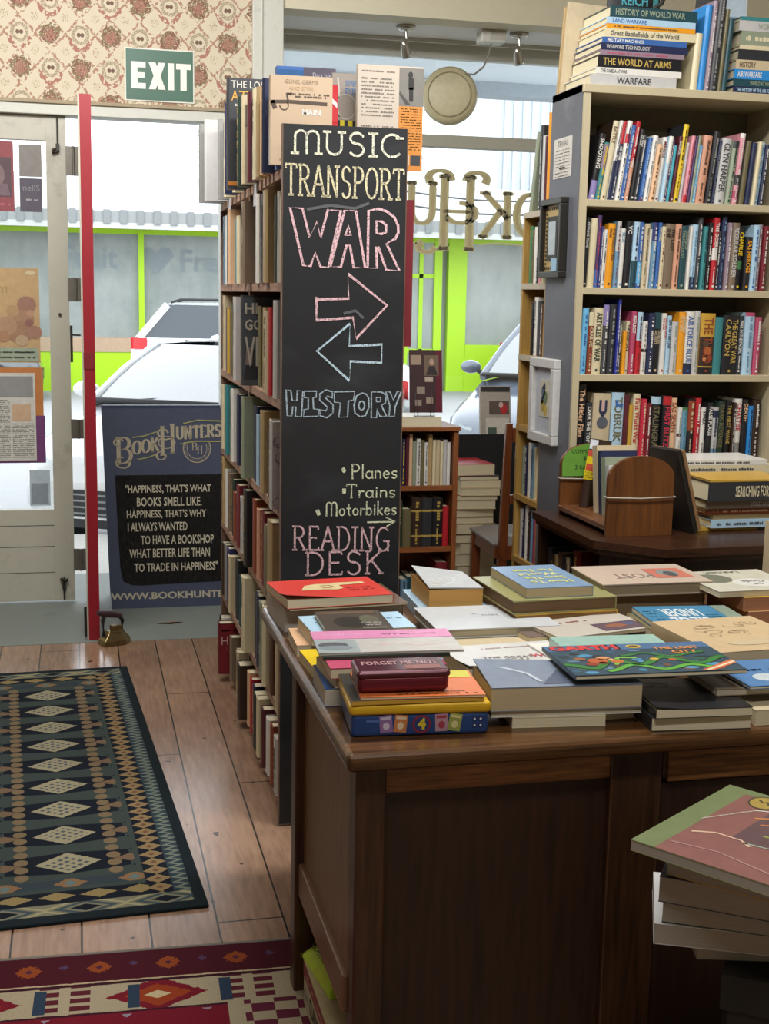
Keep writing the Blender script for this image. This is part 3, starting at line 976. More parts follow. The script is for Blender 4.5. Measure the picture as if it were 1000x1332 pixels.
# ================================================================== RUGS
def rug_green():
    m, nt, p = new_mat('green_diamond_rug_pile')
    vec, (x, y, z) = coords(nt)
    W = .66
    u = x * -1.0                       # metres in from the doorway-side edge
    e = u.min(W - u)                   # distance from nearer long edge
    L = 2.21
    ve = y.min(L - y)
    wob = (noise(nt, vec, 120.0, 2.0) - .5) * .010
    dark, navy, grey = lin('1a2226'), lin('161b24'), lin('39423f')
    cream, tan, blue = lin('948d72'), lin('73624a'), lin('4d5f66')
    c = mix(nt, 0.0, grey, grey)
    # central column: navy lattice with cream diamonds
    pitch = .1915
    vv = (y - .335) / pitch + 100.5
    dv = (vv.fract() - .5).abs() * pitch
    du = (u - W / 2).abs()
    inner = e.gt(.155) * ve.gt(.235)
    zig = ((du * .66 + dv * .88) + wob)
    hexa = (du.lt(.165)) * inner
    c = mix(nt, hexa * (dv + du * .12).lt(.070), c, navy)
    dia = zig.lt(.058) * inner
    c = mix(nt, dia, c, cream)
    cell = ((u * 1.0 / .034 + (vv * (pitch / .026))).fract().lt(.55)) * (((u / .034) - (vv * (pitch / .026))).fract().lt(.55))
    c = mix(nt, dia * zig.lt(.044) * cell, c, lin('4b5158'))
    # tan buds either side
    dcol = (du - .122).abs()
    bud = hyp(dcol / .019, ((y / .048).fract() - .5) / .42).lt(1.0) * inner
    c = mix(nt, bud, c, tan)
    wing = ((du - .165).abs() * .8 + dv * 1.5).lt(.036) * inner
    c = mix(nt, wing, c, lin('6e5a46'))
    arch = hyp(du - .175, dv * 1.0).between(.045, .056) * du.gt(.17) * inner
    c = mix(nt, arch, c, navy)
    # inner end panel with three star medallions
    endp = ve.between(.185, .235) * e.gt(.14)
    c = mix(nt, endp, c, lin('323c42'))
    su = ((u / .165 + .5).fract() - .5).abs() * .165
    star = (su + (ve - .208).abs() * 1.2 + wob * 2.0).lt(.042) * endp
    c = mix(nt, star, c, lin('7c5f42'))
    c = mix(nt, star * (su + (ve - .208).abs()).lt(.018), c, lin('5d6c6a'))
    # hexagon row border
    be = e.min(ve * .85)
    b1 = be.between(.076, .140)
    c = mix(nt, b1, c, navy)
    along = y * 1.0
    side = e.lt(.140)
    dd = ((along / .052).fract() - .5).abs() * .052
    hx = (dd * 1.0 + (e - .107).abs() * .75 + wob).lt(.026) * side * b1
    c = mix(nt, hx, c, lin('85704f'))
    c = mix(nt, hx * (dd + (e - .107).abs()).lt(.010), c, lin('6a4c3a'))
    dh = ((u / .105).fract() - .5).abs() * .105
    hx2 = (dh * .55 + (ve * .85 - .115).abs() * 1.2 + wob).lt(.026) * b1 * e.gt(.135)
    c = mix(nt, hx2, c, lin('86754f'))
    # outer guard: cream lattice with navy lozenges
    g1 = be.between(.030, .076)
    c = mix(nt, g1, c, lin('2c3a42'))
    wv = ((along / .030).fract() - .5).abs() * 2.0
    c = mix(nt, g1 * side * e.lt(.072) * ((e - .052) / .022 - (wv - .5) * 1.4).abs().lt(.42), c, lin('6c7468'))
    eg = ve.between(.033, .095) * e.gt(.035)
    c = mix(nt, eg, c, lin('74725e'))
    lz = (((u / .20).fract() - .5).abs() * .20 * .62 + (ve - .062).abs() * 1.25)
    c = mix(nt, eg * lz.between(.036, .050), c, lin('3d4a50'))
    c = mix(nt, eg * lz.lt(.024), c, navy)
    c = mix(nt, eg * lz.between(.060, .072), c, lin('96906f'))
    c = mix(nt, be.lt(.031), c, dark)
    n = noise(nt, vec, 420.0, 2.0)
    c = mix(nt, (n - .45).clamp() * .9, c, lin('151a1c'))
    nt.links.new(c, p.inputs['Base Color'])
    p.inputs['Roughness'].default_value = .95
    p.inputs['Specular IOR Level'].default_value = .1
    return m


b = MB()
b.box(-.66, 0, 0, 2.21, 0, .009, rug_green())
o = b.build('floor_rug', bevel=.003)
o.location = (.296, 3.105, .0005)
o.rotation_euler = (0, 0, math.atan2(.124, 2.2))
tag(o, 'dark green runner rug with a column of cream diamonds on the floor boards', 'rug')


def rug_red():
    m, nt, p = new_mat('red_tribal_rug_pile')
    vec, (x, y, z) = coords(nt)
    v = y * -1.75                      # distance in from the far end (pattern units)
    wob = (noise(nt, vec, 60.0, 2.0) - .5) * .02
    vw = v + wob * .5
    red, maroon, cream = lin('6c1826'), lin('43161f'), lin('a0947a')
    c = mix(nt, 0.0, red, red)
    # outer border with orange stars
    c = mix(nt, vw.lt(.225), c, maroon)
    pu = ((x / .155 + .35).fract() - .5).abs() * .155
    pv = (v - .115).abs()
    s1 = (pu.max(pv * .55) + wob * .6).lt(.021) * ((pu - pv * .55).abs() + wob * .4).gt(.004)
    star = s1.max((pu + pv * .55 + wob * .7).lt(.029)) * v.between(.03, .2)
    par = ((x / .155 + .35).floor()).mod(2.0)
    c = mix(nt, star, c, lin('84401f'))
    c = mix(nt, star * (pu + pv * .55).lt(.009), c, lin('4a2438'))
    sm = (((x / .155 + .85).fract() - .5).abs() * .155 + (v - .10).abs() * .6 + wob).lt(.012) * v.lt(.2)
    c = mix(nt, sm, c, lin('4b3550'))
    # thin lines
    c = mix(nt, vw.between(.225, .236), c, lin('b09c7c'))
    c = mix(nt, vw.between(.236, .255), c, lin('351622'))
    # cream band with red and blue hooked shapes
    band = vw.between(.255, .455)
    c = mix(nt, band, c, cream)
    qu = ((x / .40 + .12).fract() - .5).abs() * .40
    qv = (v - .355).abs()
    hexm = (qu * .62 + qv * .55 + wob).lt(.068) * band
    c = mix(nt, hexm, c, lin('6e1a26'))
    c = mix(nt, hexm * (qu * .62 + qv * .55 + wob).lt(.045), c, lin('8c3a1e'))
    c = mix(nt, hexm * (qu + qv).lt(.03), c, lin('b9a884'))
    ru = ((x / .40 + .62).fract() - .5).abs() * .40
    bars = (((v / .055).fract() - .5).abs() * .055).lt(.017) * ru.lt(.055) * band * ru.gt(.012)
    c = mix(nt, bars, c, lin('55202a'))
    hook = (((x / .2).fract() - .5).abs() * .2).lt(.013) * qv.lt(.085) * band
    c = mix(nt, hook, c, lin('2c3b4c'))
    c = mix(nt, vw.between(.455, .468), c, lin('351622'))
    # field
    fl = (((x / .17).fract() - .5).abs() * .17 + ((v / .30).fract() - .5).abs() * .30 * .5 + wob).lt(.026) * v.gt(.48)
    c = mix(nt, fl, c, lin('8d8494'))
    rightb = x.gt(.30) * v.gt(.45)
    stp = ((x / .05).floor().mod(2.0) + (v / .06).floor().mod(2.0)).between(.5, 1.5)
    c = mix(nt, rightb, c, cream)
    c = mix(nt, rightb * stp * x.gt(.335), c, lin('5a2434'))
    n = noise(nt, vec, 300.0, 2.0)
    c = mix(nt, (n - .42).clamp() * .9, c, lin('1c0c10'))
    nt.links.new(c, p.inputs['Base Color'])
    p.inputs['Roughness'].default_value = .95
    p.inputs['Specular IOR Level'].default_value = .1
    return m


b = MB()
b.box(-1.0, .62, -1.35, 0, 0, .010, rug_red())
b.box(-1.0, .62, -.0, .012, 0, .009, plain('6b665e', .9, 'rug_selvedge'))
o = b.build('floor_rug', bevel=.003)
o.location = (0, 2.905, .0005)
o.rotation_euler = (0, 0, R(-2.2))
tag(o, 'deep red tribal rug with a cream hooked border beside the desk leg', 'rug')

# ================================================================== DESK
DK = wood('22150c', '4c301c', 2, 6.0, .35, 'dark_oak')
DKX = wood('24160c', '4e321d', 0, 6.0, .35, 'dark_oak_rail')
DKP = wood('190f08', '371f12', 2, 5.0, .45, 'dark_oak_panel')
OAKX = wood('4a2c15', 'a87440', 0, 7.0, .45, 'golden_oak_rail', 18.0)
OAKS = wood('5e452e', '8d6b4a', 2, 5.0, .40, 'side_oak_panel')
TOPW = wood('38240f', '6a4728', 0, 4.0, .22, 'polished_desk_top')
t = thing('writing_desk', 'large dark oak desk covered with piles of books', 'desk', (0, 0, 0))
b = MB(); b.box(.432, 2.15, 2.075, 3.17, .727, .76, TOPW); b.build('desktop', t, bevel=.012, seg=3)
for x, y in ((.455, 2.11), (.438, 2.65), (2.07, 2.11), (2.07, 3.08), (.64, 3.08)):
    b = MB(); b.box(x, x + .055, y, y + .055, 0, .727, DK); b.build('leg', t, bevel=.004)
b = MB(); b.box(.458, .473, 2.165, 2.65, .31, .727, OAKS); b.build('side_panel', t)
b = MB(); b.box(.446, .480, 2.165, 2.65, .235, .31, wood('5c4028', '86644a', 1, 6.0, .4, 'side_rail_oak')); b.build('side_rail', t, bevel=.004)
b = MB(); b.box(.51, .93, 2.120, 2.145, .672, .727, OAKX); b.build('front_rail', t)
b = MB(); b.box(.51, .93, 2.132, 2.15, .02, .672, DKP); b.build('front_panel', t)
b = MB(); b.box(.93, 1.03, 2.114, 2.16, 0, .727, DK); b.build('stile', t, bevel=.003)
b = MB(); b.box(1.045, 1.60, 2.118, 2.145, .655, .722, OAKX); b.build('drawer', t, bevel=.004)
b = MB(); b.box(1.03, 2.07, 2.13, 2.15, .02, .65, DKP); b.build('front_panel', t)
b = MB(); b.box(1.62, 1.70, 2.114, 2.16, 0, .727, DK); b.build('stile', t, bevel=.003)
b = MB(); b.box(.695, 2.07, 3.09, 3.11, .05, .727, DKP); b.build('back_panel', t)

# ================================================================== BOOK BUILDERS
def book_upright(name, wd, dp, ht, cover, title=None, tc='white', band=None, style='title', pages=None, side=None):
    """Upright book: spine on local -Y, thickness along +X, base at z=0."""
    b = MB()
    cm = plain(cover, .42, spot=.07)
    pg = pages or pages_mat()
    r = min(.006, wd * .28)
    prof = [(0, r * 1.2), (wd * .12, r * .35), (wd * .5, 0), (wd * .88, r * .35), (wd, r * 1.2)]
    zs = [(0, ht, cm)]
    if band:
        segs = sorted(band)
        zs, z = [], 0.0
        for a, q, col in segs:
            if a * ht > z:
                zs.append((z, a * ht, cm))
            zs.append((a * ht, q * ht, plain(col, .42, spot=.07)))
            z = q * ht
        if z < ht:
            zs.append((z, ht, cm))
    for z0, z1, mm in zs:
        vs = [(x, y, z0) for x, y in prof] + [(x, y, z1) for x, y in prof]
        b.add(vs, [(i, i + 1, 6 + i, 5 + i) for i in range(4)], mm, True)
    sm = plain(side, .42) if side else cm
    b.add([(0, r * 1.2, 0), (0, dp, 0), (0, dp, ht), (0, r * 1.2, ht)], [(1, 0, 3, 2)], sm)
    b.add([(wd, r * 1.2, 0), (wd, dp, 0), (wd, dp, ht), (wd, r * 1.2, ht)], [(0, 1, 2, 3)], sm)
    k = .0018
    b.add([(0, r * 1.2, ht), (k, r * 1.2, ht), (k, dp, ht), (0, dp, ht)], [(0, 1, 2, 3)], cm)
    b.add([(wd - k, r * 1.2, ht), (wd, r * 1.2, ht), (wd, dp, ht), (wd - k, dp, ht)], [(0, 1, 2, 3)], cm)
    b.add([(x, y, ht) for x, y in prof], [(4, 3, 2, 1, 0)][::1], cm)
    zi = ht - .003
    b.add([(k, .004, zi), (wd - k, .004, zi), (wd - k, dp - .003, zi), (k, dp - .003, zi)], [(0, 1, 2, 3)], pg)
    b.add([(k, dp - .003, 0), (wd - k, dp - .003, 0), (wd - k, dp - .003, zi), (k, dp - .003, zi)], [(1, 0, 3, 2)], pg)
    b.add([(0, 0.001, 0), (wd, .001, 0), (wd, dp, 0), (0, dp, 0)], [(3, 2, 1, 0)], cm)
    o = b.build(name)
    if title is not None:
        tb = MB()
        tm = plain(tc, .5, spot=.03)
        S = MT(wd / 2, -.0007, 0, UPR)
        if style == 'illegible' or title == '~':
            tb.T = S @ MT(0, ht * .93, 0, 0, 0, R(-90))
            squiggle(tb, 0, ht * .5, wd * .06, wd * .30, tm, int(ht * 1e5 + wd * 1e6), .5, 1.1)
            squiggle(tb, ht * .56, ht * .82, 0, wd * .2, tm, int(ht * 1e6), .5, 1.1)
        else:
            parts = title.split('/')
            lines = parts[0].split('|')
            h = wd * (.62 if len(lines) == 1 else .36)
            top = .93 if not band or band[-1][1] < .97 else band[-1][0] - .03
            room = ht * (.58 if len(parts) > 1 else .74)
            for i, ln in enumerate(lines):
                tb.T = S @ MT((0 if len(lines) == 1 else wd * (.22 - .44 * i)), ht * top, 0, 0, 0, R(-90))
                tb.text(ln, tm, MT(0, 0, 0), room, h, bold=.018, just='L')
                if i < len(lines) - 1:
                    tb.build('spine_lettering', o)
                    tb = MB()
            if len(parts) > 1:
                tb.T = S @ MT(0, ht * .10, 0, 0, 0, R(-90))
                if parts[1] == '~':
                    squiggle(tb, -ht * .22, 0, 0, wd * .22, tm, int(ht * 1e6), .5, 1.1)
                else:
                    tb.text(parts[1], tm, MT(0, 0, 0), ht * .24, wd * .4, bold=.01, just='R')
        tb.T = S
        q = min(.004, wd * .18)
        rect(tb, -q, q, .010, .010 + 2 * q, tm)
        tb.build('spine_lettering', o)
    return o


ORD = ['first', 'second', 'third', 'fourth', 'fifth', 'sixth', 'seventh', 'eighth', 'ninth', 'tenth', 'eleventh', 'twelfth', 'thirteenth', 'fourteenth', 'fifteenth', 'sixteenth', 'seventeenth', 'eighteenth', 'nineteenth', 'twentieth']


def row_labels(specs, where, noun='book'):
    """One label per book of a row: its look, else its neighbours. specs: (colour words, title)."""
    looks = []
    for c, ti in specs:
        words = ti.replace('|', ' ').replace('/~', '').replace('/', ' ').strip() if ti else ''
        looks.append((c, '' if words in ('~', '') else words))
    seen, out = {}, []
    for i, (c, wds) in enumerate(looks):
        if wds:
            lb = f'{c} {noun} lettered {wds}, {where}'
        else:
            a = looks[i - 1][0] if i else None
            z = looks[i + 1][0] if i + 1 < len(looks) else None
            if a and z:
                nb = f'between {a} and {z} ones' if a != z else f'between two {a} ones'
            else:
                nb = f'at the end beside {a or z} one'
            lb = f'{c} {noun} {nb}, {where}'
        out.append(lb)
    for i, l in enumerate(out):
        if out.count(l) > 1:
            out[i] = l  # resolved below
    fin = []
    for i, l in enumerate(out):
        if out.count(l) > 1:
            l = f'{looks[i][0]} {noun}, {ORD[i] if i < 20 else str(i + 1) + "th"} along, {where}'
        fin.append(l)
    return fin


# ================================================================== GREY-SIDED BOOKCASE (military history)
SHELFP = worn('b9ad8e', '8d8268', .55, 'putty_shelf_paint', 5.0, .66)
GREYP = worn('5d6068', '8a8c92', .5, 'slate_grey_panel_paint', 5.0, .6)
BACKP = plain('6f6856', .8, 'putty_back_board')
X0, YF, YB = 1.672, 4.30, 4.60
TOPZ = 2.25
WX1 = 2.46
t = thing('bookcase', 'tall putty coloured bookcase with a slate grey side, filled with military histories', 'bookcase', (0, 0, 0))
b = MB(); b.box(X0 + .004, X0 + .028, YF, YB, 0, TOPZ, SHELFP); b.box(X0, X0 + .004, YF + .012, YB, 0, TOPZ, GREYP); b.build('side_panel', t)
b = MB(); b.box(WX1 - .025, WX1, YF, YB, 0, TOPZ, SHELFP); b.build('side_panel', t)
b = MB(); b.box(X0, WX1, YF - .004, YB, TOPZ - .028, TOPZ, SHELFP); b.build('top_board', t, bevel=.002)
b = MB(); b.box(X0 + .02, WX1 - .02, YB - .012, YB, 0, TOPZ - .02, BACKP); b.build('back_panel', t)
SHZ = [1.872, 1.575, 1.276, .971, .66, .34, .08]
for z in SHZ:
    b = MB(); b.box(X0 + .028, WX1 - .025, YF - .003, YB - .012, z - .024, z, SHELFP); b.build('shelf', t, bevel=.0015)

# width px, height px, colour, title, title colour, bands
K1 = [
    (8.5, 87, 'black', 'SHOOTING', 'white', [(.0, .3, 'lilac')]), (6.5, 76, 'teal', '~', 'yellow', [(.55, .97, 'mauve')]),
    (7, 114, 'cream', 'BATTLE', 'brown', None, 'dark brown'), (4, 107, 'white', '~', 'navy', [(0, .5, 'navy')]),
    (5, 104, 'navy', 'AIR WAR/~', 'white', [(.72, 1, 'red')]), (6, 112, 'white', '~', 'navy', [(.72, .84, 'red')]),
    (5.5, 99, 'blue', '~', 'white', None), (6, 110, 'red', '~', 'white', [(0, .5, 'salmon')]), (6, 94, 'black', 'THE YEARS|THE LOST', 'white', None),
    (6, 87, 'dark grey', '~', 'white', None), (5, 84, 'blue', '~', 'pale blue', [(0, .08, 'purple')]), (7, 87, 'white', '~', 'grey', None),
    (8, 76, 'peach', '~', 'brown', None), (6, 86, 'white', 'MIRACLE', 'dark red', None), (5.5, 87, 'pale blue', '~', 'white', [(.6, 1, 'white')]),
    (4, 84, 'purple', '~', 'white', None), (4, 76, 'turquoise', None, 'white', None), (4.5, 88, 'maroon', 'GALLIPOLI', 'white', None),
    (7, 108, 'yellow', '~', 'black', None, 'charcoal'), (3.5, 80, 'pale grey', None, 'white', None), (5, 89, 'pink', '~', 'red', [(0, .12, 'red')]),
    (3, 88, 'purple', None, 'white', None), (3, 89, 'sage', None, 'white', None), (5.5, 77, 'sky blue', '~', 'white', None),
    (12, 91, 'salmon', '~', 'brown', None), (8, 96, 'black', '~', 'grey', None), (4, 84, 'navy', '~', 'grey', None),
    (13.5, 88, 'pale grey', 'GLYN HARPER', 'dark grey', None), (8, 85, 'sage', '~', 'dark green', [(.88, 1, 'charcoal')]),
    (7, 95, 'pink', '~', 'white', [(.94, 1, 'white'), (.28, .42, 'charcoal'), (.10, .2, 'rose')]), (4, 85, 'charcoal', None, 'white', None),
    (7.5, 86, 'olive', None, 'white', None), (7, 84, 'navy', None, 'white', None), (5, 85, 'cream', None, 'white', None), (6.5, 85, 'pale blue', '~', 'steel blue', None),
    (6, 82, 'navy', '~', 'white', None)]
K2 = [
    (5.5, 92, 'black', "PETAIN'S CRIME", 'pale grey', None), (8.5, 91, 'cream', None, 'grey', None), (5.5, 95, 'purple', '~', 'rose', [(0, .25, 'blue')]), (4, 81, 'indigo', '~', 'white', None),
    (5, 77, 'white', '~', 'black', None), (10, 85, 'orange', 'THE FORGOTTEN|WAR', 'brown', None), (6, 88, 'steel blue', '~', 'dark red', [(.55, 1, 'pale grey')]), (6.5, 79, 'white', 'BLUE', 'steel blue', None),
    (9, 89, 'black', 'VC', 'white', None), (8, 88, 'pale blue', '~', 'navy', [(0, .42, 'dark teal')]), (6.5, 88, 'blue', '~', 'white', [(.08, .4, 'sky blue')]), (7, 86, 'beige', '~', 'olive', None),
    (3.5, 79, 'white', None, 'white', None), (6.5, 88, 'steel blue', '~', 'white', [(.72, 1, 'indigo')]), (4.5, 88, 'blue', 'MEMORIES', 'cream', None), (6, 83, 'cream', '~', 'dark red', None),
    (13, 87, 'taupe', 'THE LAST|SHIP', 'dark brown', None), (8.5, 87, 'salmon', '~', 'brown', None), (10, 85, 'dark teal', 'DANCE OF|THE PEACOCKS', 'sage', None), (4, 85, 'white', None, 'white', None),
    (8, 87, 'pale blue', '~', 'steel blue', [(0, .2, 'navy')]), (6, 97, 'dark grey', '~', 'white', None), (6, 85, 'teal', '~', 'dark teal', None), (6, 90, 'black', '~', 'white', None),
    (7.5, 97, 'red', 'THE DESERTERS/~', 'white', [(.42, .58, 'white')]), (4.5, 79, 'charcoal', '~', 'white', None), (7, 99, 'navy', '~', 'steel blue', None), (6, 91, 'mauve', '~', 'white', None),
    (10, 91, 'taupe', 'REGULAR SOLDIER', 'pale grey', None), (9, 85, 'black', 'CHARLIE', 'yellow', [(.34, .48, 'green')]), (9, 73, 'black', 'SAS HEROES', 'orange', None), (9, 89, 'pale blue', '~', 'blue', None),
    (6, 90, 'mauve', '~', 'white', None), (7, 88, 'dark red', '~', 'white', None)]
K3 = [
    (8.5, 88, 'sky blue', '~', 'blue', None), (7, 83, 'rust', 'CRAB VC/~', 'cream', [(.78, 1, 'cream')]), (12.5, 89, 'cream', 'ARTICLES OF WAR', 'dark green', None), (7.5, 93, 'dark grey', '~', 'white', [(.7, 1, 'lilac')]),
    (9.5, 94, 'charcoal', '~', 'grey', None), (4, 101, 'royal blue', '~', 'white', None), (5, 68, 'dark grey', '~', 'white', [(.75, 1, 'grey')]), (5, 58, 'orange', None, 'white', None),
    (5, 72, 'cream', 'THE SHORT RACE', 'black', None), (7, 85, 'rose', 'REFLECT/~', 'white', None), (7.5, 84, 'red', '~', 'maroon', [(.55, 1, 'pale blue')]), (7.5, 72, 'white', '~', 'grey', [(.42, .48, 'dark brown')]),
    (9, 83, 'navy', '~', 'white', None), (9.5, 84, 'black', 'DUBLIN|SECRETS', 'beige', [(.74, 1, 'dark teal')]), (7, 83, 'white', 'DANCING WITH|THE CASE', 'red', None), (5.5, 80, 'pale blue', 'LIFE ON THE LINE', 'navy', None),
    (9, 72, 'pale grey', '~', 'sage', None), (10, 85, 'orange', 'DAMNED|BUSTERS', 'cream', None), (12, 86, 'white', 'AIR FORCE BLUE', 'blue', [(0, .18, 'navy')]), (8, 87, 'pale grey', '~', 'sage', None),
    (20, 84, 'mustard', 'THE THIRD', 'rust', [(0, .12, 'black'), (.14, .62, 'dark brown')]), (12, 79, 'teal', None, 'white', None), (21, 82, 'black', 'THE GREAT WAR|CARLYON', 'gold', None), (7, 81, 'charcoal', 'WAR IN THE PACIFIC/~', 'white', None),
    (13.5, 86, 'pale blue', '~', 'steel blue', [(.94, 1, 'rose')]), (9, 80, 'rose', '~', 'white', None)]
K4 = [
    (11.5, 105, 'black', 'The Hitler Files', 'peach', None), (8, 79, 'charcoal', 'OVER THE TOP', 'white', None), (24, 92, 'beige', None, 'taupe', None), (17, 93, 'pale blue', 'TOBRUK', 'olive', None),
    (7, 90, 'maroon', '~', 'dark red', None), (6, 76, 'mustard', None, 'white', None), (10, 91, 'cream', 'First World War', 'red', None), (7, 84, 'crimson', '~', 'cream', None), (7, 78, 'dark red', '~', 'white', None),
    (14, 87, 'black', 'STALINGRAD', 'olive', [(.88, 1, 'pale blue')]), (12, 88, 'black', 'FIRST BLITZ', 'crimson', [(.86, 1, 'red')]), (10, 85, 'peach', 'SAS SEVEN', 'rust', None), (6, 72, 'white', '~', 'sage', [(.44, .5, 'maroon')]),
    (8, 72, 'green', '~', 'teal', [(.05, .95, 'steel blue')]), (9.5, 84, 'black', '~', 'beige', [(.48, .97, 'rust')]), (8, 85, 'red', '~', 'white', None), (6.5, 72, 'white', '3 PARA/~', 'black', None),
    (8, 79, 'black', 'FALSE FLAGS', 'white', None), (9.5, 72, 'pale grey', '~', 'navy', [(.0, .2, 'steel blue'), (.8, .95, 'navy')]), (10, 81, 'dark green', 'DARK REVENGE', 'olive', None), (8, 81, 'black', 'THE FIRST WAVE', 'gold', None),
    (4.5, 79, 'dark brown', '~', 'white', None), (10, 84, 'white', 'CHASTISE', 'red', [(0, .27, 'grey')]), (8.5, 83, 'black', 'DEATH', 'peach', None), (7, 74, 'bright blue', '~', 'navy', None),
    (11, 82, 'dark brown', '~', 'white', None), (8, 72, 'pale grey', '~', 'teal', None)]
for si, (row, lean0, lean1) in enumerate(((K1, 8.5, 4.5), (K2, 2.2, 1.6), (K3, 1.4, .8), (K4, 1.2, .6))):
    z = SHZ[si]
    labels = row_labels([(q[2], q[3]) for q in row], f'{ORD[si]} shelf of grey sided bookcase')
    x = X0 + .034 + (.010 if si == 0 else 0)
    prev = None
    rnd = random.Random(si + 5)
    for i, q in enumerate(row):
        wd, ht = q[0] / 352, min(q[1] / 386, .27)
        th = R(lean0 + (lean1 - lean0) * i / len(row))
        if prev is not None:
            pth, pht = prev
            x += max(0.0, min(pht, ht) * (math.tan(pth) - math.tan(th))) + .0004
        if x + wd > WX1 - .03 - ht * math.sin(th):
            break
        dp = rnd.uniform(.13, .165)
        o = book_upright('book', wd * .97, dp, ht, q[2], q[3], q[4], q[5], side=(q[6] if len(q) > 6 else None))
        o.location = (x, YF + rnd.uniform(.012, .03), z)
        o.rotation_euler = (0, th, 0)
        tag(o, labels[i], 'book', f'books on the {ORD[si]} shelf of the grey sided bookcase')
        if si == 3 and i == 2:
            m = MB(); m.T = MT(wd / 2, -.0012, 0, UPR)
            nv, si_ = plain('28304e', .5), plain('565a66', .4)
            rect(m, -.015, .015, .175, .215, nv); rect(m, -.006, .006, .175, .215, plain('c9a8a0', .5), .0003); m.add([(-.015, .175, 0), (.015, .175, 0), (.003, .155, 0), (-.003, .155, 0)], [(3, 2, 1, 0)], nv)
            m.add([(a, bb, .0003) for a, bb in el(0, .135, .021, .021)][:-1], [tuple(range(14))], si_)
            m.build('medal_picture', o)
        if si == 3 and i == 3:
            m = MB(); m.T = MT(wd / 2, -.0012, 0, UPR); rect(m, -.012, -.002, .19, .215, plain('3a64a4', .5)); rect(m, 0, .016, .19, .2, plain('3a64a4', .5)); m.build('picture', o)
        if si == 2 and i == 20:
            m = MB(); m.T = MT(wd / 2, -.0012, 0, UPR)
            for a, bb, c_, r_ in ((0, .085, 'a85a30', .014), (-.008, .11, '5a4030', .012), (.01, .06, '8a3a24', .01), (-.01, .055, 'c08050', .007)):
                m.add([(xx, yy, 0) for xx, yy in el(a, bb, r_, r_)][:-1], [tuple(range(14))], plain(c_, .5))
            m.build('picture', o)
        prev = (th, ht)
        x += wd / math.cos(th)

# pictures hung on the grey side
def side_frame(name, label, cat, ya, yb, z0, z1, th, fw, fm, inner):
    """Frame hung on the grey side; local X runs towards the reader's right (from window to room)."""
    t = thing(name, label, cat, (X0, (ya + yb) / 2, (z0 + z1) / 2), R(-90))
    W, H = abs(yb - ya) / 2, (z1 - z0) / 2
    m = MB()
    m.box(-W, W, -th, 0, H - fw, H, fm); m.box(-W, W, -th, 0, -H, -H + fw, fm); m.box(-W, -W + fw, -th, 0, -H + fw, H - fw, fm); m.box(W - fw, W, -th, 0, -H + fw, H - fw, fm)
    m.build('frame', t, bevel=.003)
    inner(t, W - fw, H - fw)
    return t
def inner_bead(t, W, H):
    m = MB(); m.box(-W, W, -.012, -.001, -H, H, plain('b8a06a', .45, 'gilt_border', .3)); m.build('gilt_mount', t)
    m = MB()
    for i in range(9):
        for s in (-1, 1):
            m.box(-W + .005 + i * 2 * W / 9, -W + .005 + i * 2 * W / 9 + W / 9, -.0135, -.0118, s * (H - .012) - .005, s * (H - .012) + .005, plain('3a3226', .6))
    for i in range(16):
        for s in (-1, 1):
            m.box(s * (W - .012) - .005, s * (W - .012) + .005, -.0135, -.0118, -H + .01 + i * 2 * H / 16, -H + .01 + i * 2 * H / 16 + H / 16, plain('3a3226', .6))
    m.build('bead_pattern', t)
    m = MB(); a, c = W - .035, H - .04; m.box(-a, a, -.018, -.012, -c, c, plain('2a2622', .5)); m.build('inner_frame', t)
    m = MB(); m.box(-a + .016, a - .016, -.0195, -.0175, -c + .018, c - .018, plain('a9b6bc', .2, 'pale_print')); m.build('print', t)
    m = MB(); m.box(W - .05, W + .004, -.032, -.0305, -H - .0, -H + .045, plain('8fb4cc', .5)); m.build('price_sticker', t)
def inner_print(t, W, H):
    m = MB(); m.box(-W, W, -.010, -.001, -H, H, plain('b7bcc4', .6, 'pale_grey_mount')); m.build('mount', t)
    m = MB(); m.box(-W + .05, W - .05, -.0125, -.0095, -H + .06, H - .045, plain('c9c4ae', .6)); m.build('print', t)
    m = MB(); m.T = MT(0, -.013, 0, UPR)
    for a, c, r_, col in ((-.01, .03, .02, '4c5a6e'), (.012, .01, .022, '6a7a5a'), (-.015, -.02, .02, 'b09a50'), (.015, -.035, .018, 'c4a84a'), (.0, .05, .012, '3a4658'), (-.02, .0, .012, '45506a')):
        m.add([(x, y, 0) for x, y in el(a, c, r_, r_ * 1.2)][:-1], [tuple(range(14))], plain(col, .6))
    m.build('flower_picture', t)
side_frame('hung_picture', 'black frame with gilt beaded border hung on the grey bookcase side', 'picture', 4.395, 4.61, 1.608, 1.885, .03, .022, plain('26241f', .35, 'black_frame'), inner_bead)
side_frame('hung_picture', 'white moulded frame with a small flower print hung on the grey bookcase side', 'picture', 4.405, 4.665, 1.012, 1.32, .028, .034, plain('c6c5c2', .45, 'white_frame'), inner_print)
m = MB(); m.box(X0 - .0018, X0 - .0002, 4.385, 4.56, 1.955, 2.092, PAPER)
o = tag(m.build('paper_notice'), 'white paper notice pinned on the grey bookcase side above the black frame', 'notice')
m = MB(); m.T = MT(X0 - .0024, 4.4725, 2.02, UPR, 0, R(-90))
m.text('TRIVIAL', INK2, MT(0, .052, 0), .11, .02)
for j in range(9):
    squiggle(m, -.07, .07, .03 - j * .011, .004, INK2, 40 + j, .8, 2.5)
rect(m, -.03, .03, -.034, -.029, INK); m.build('print', o)

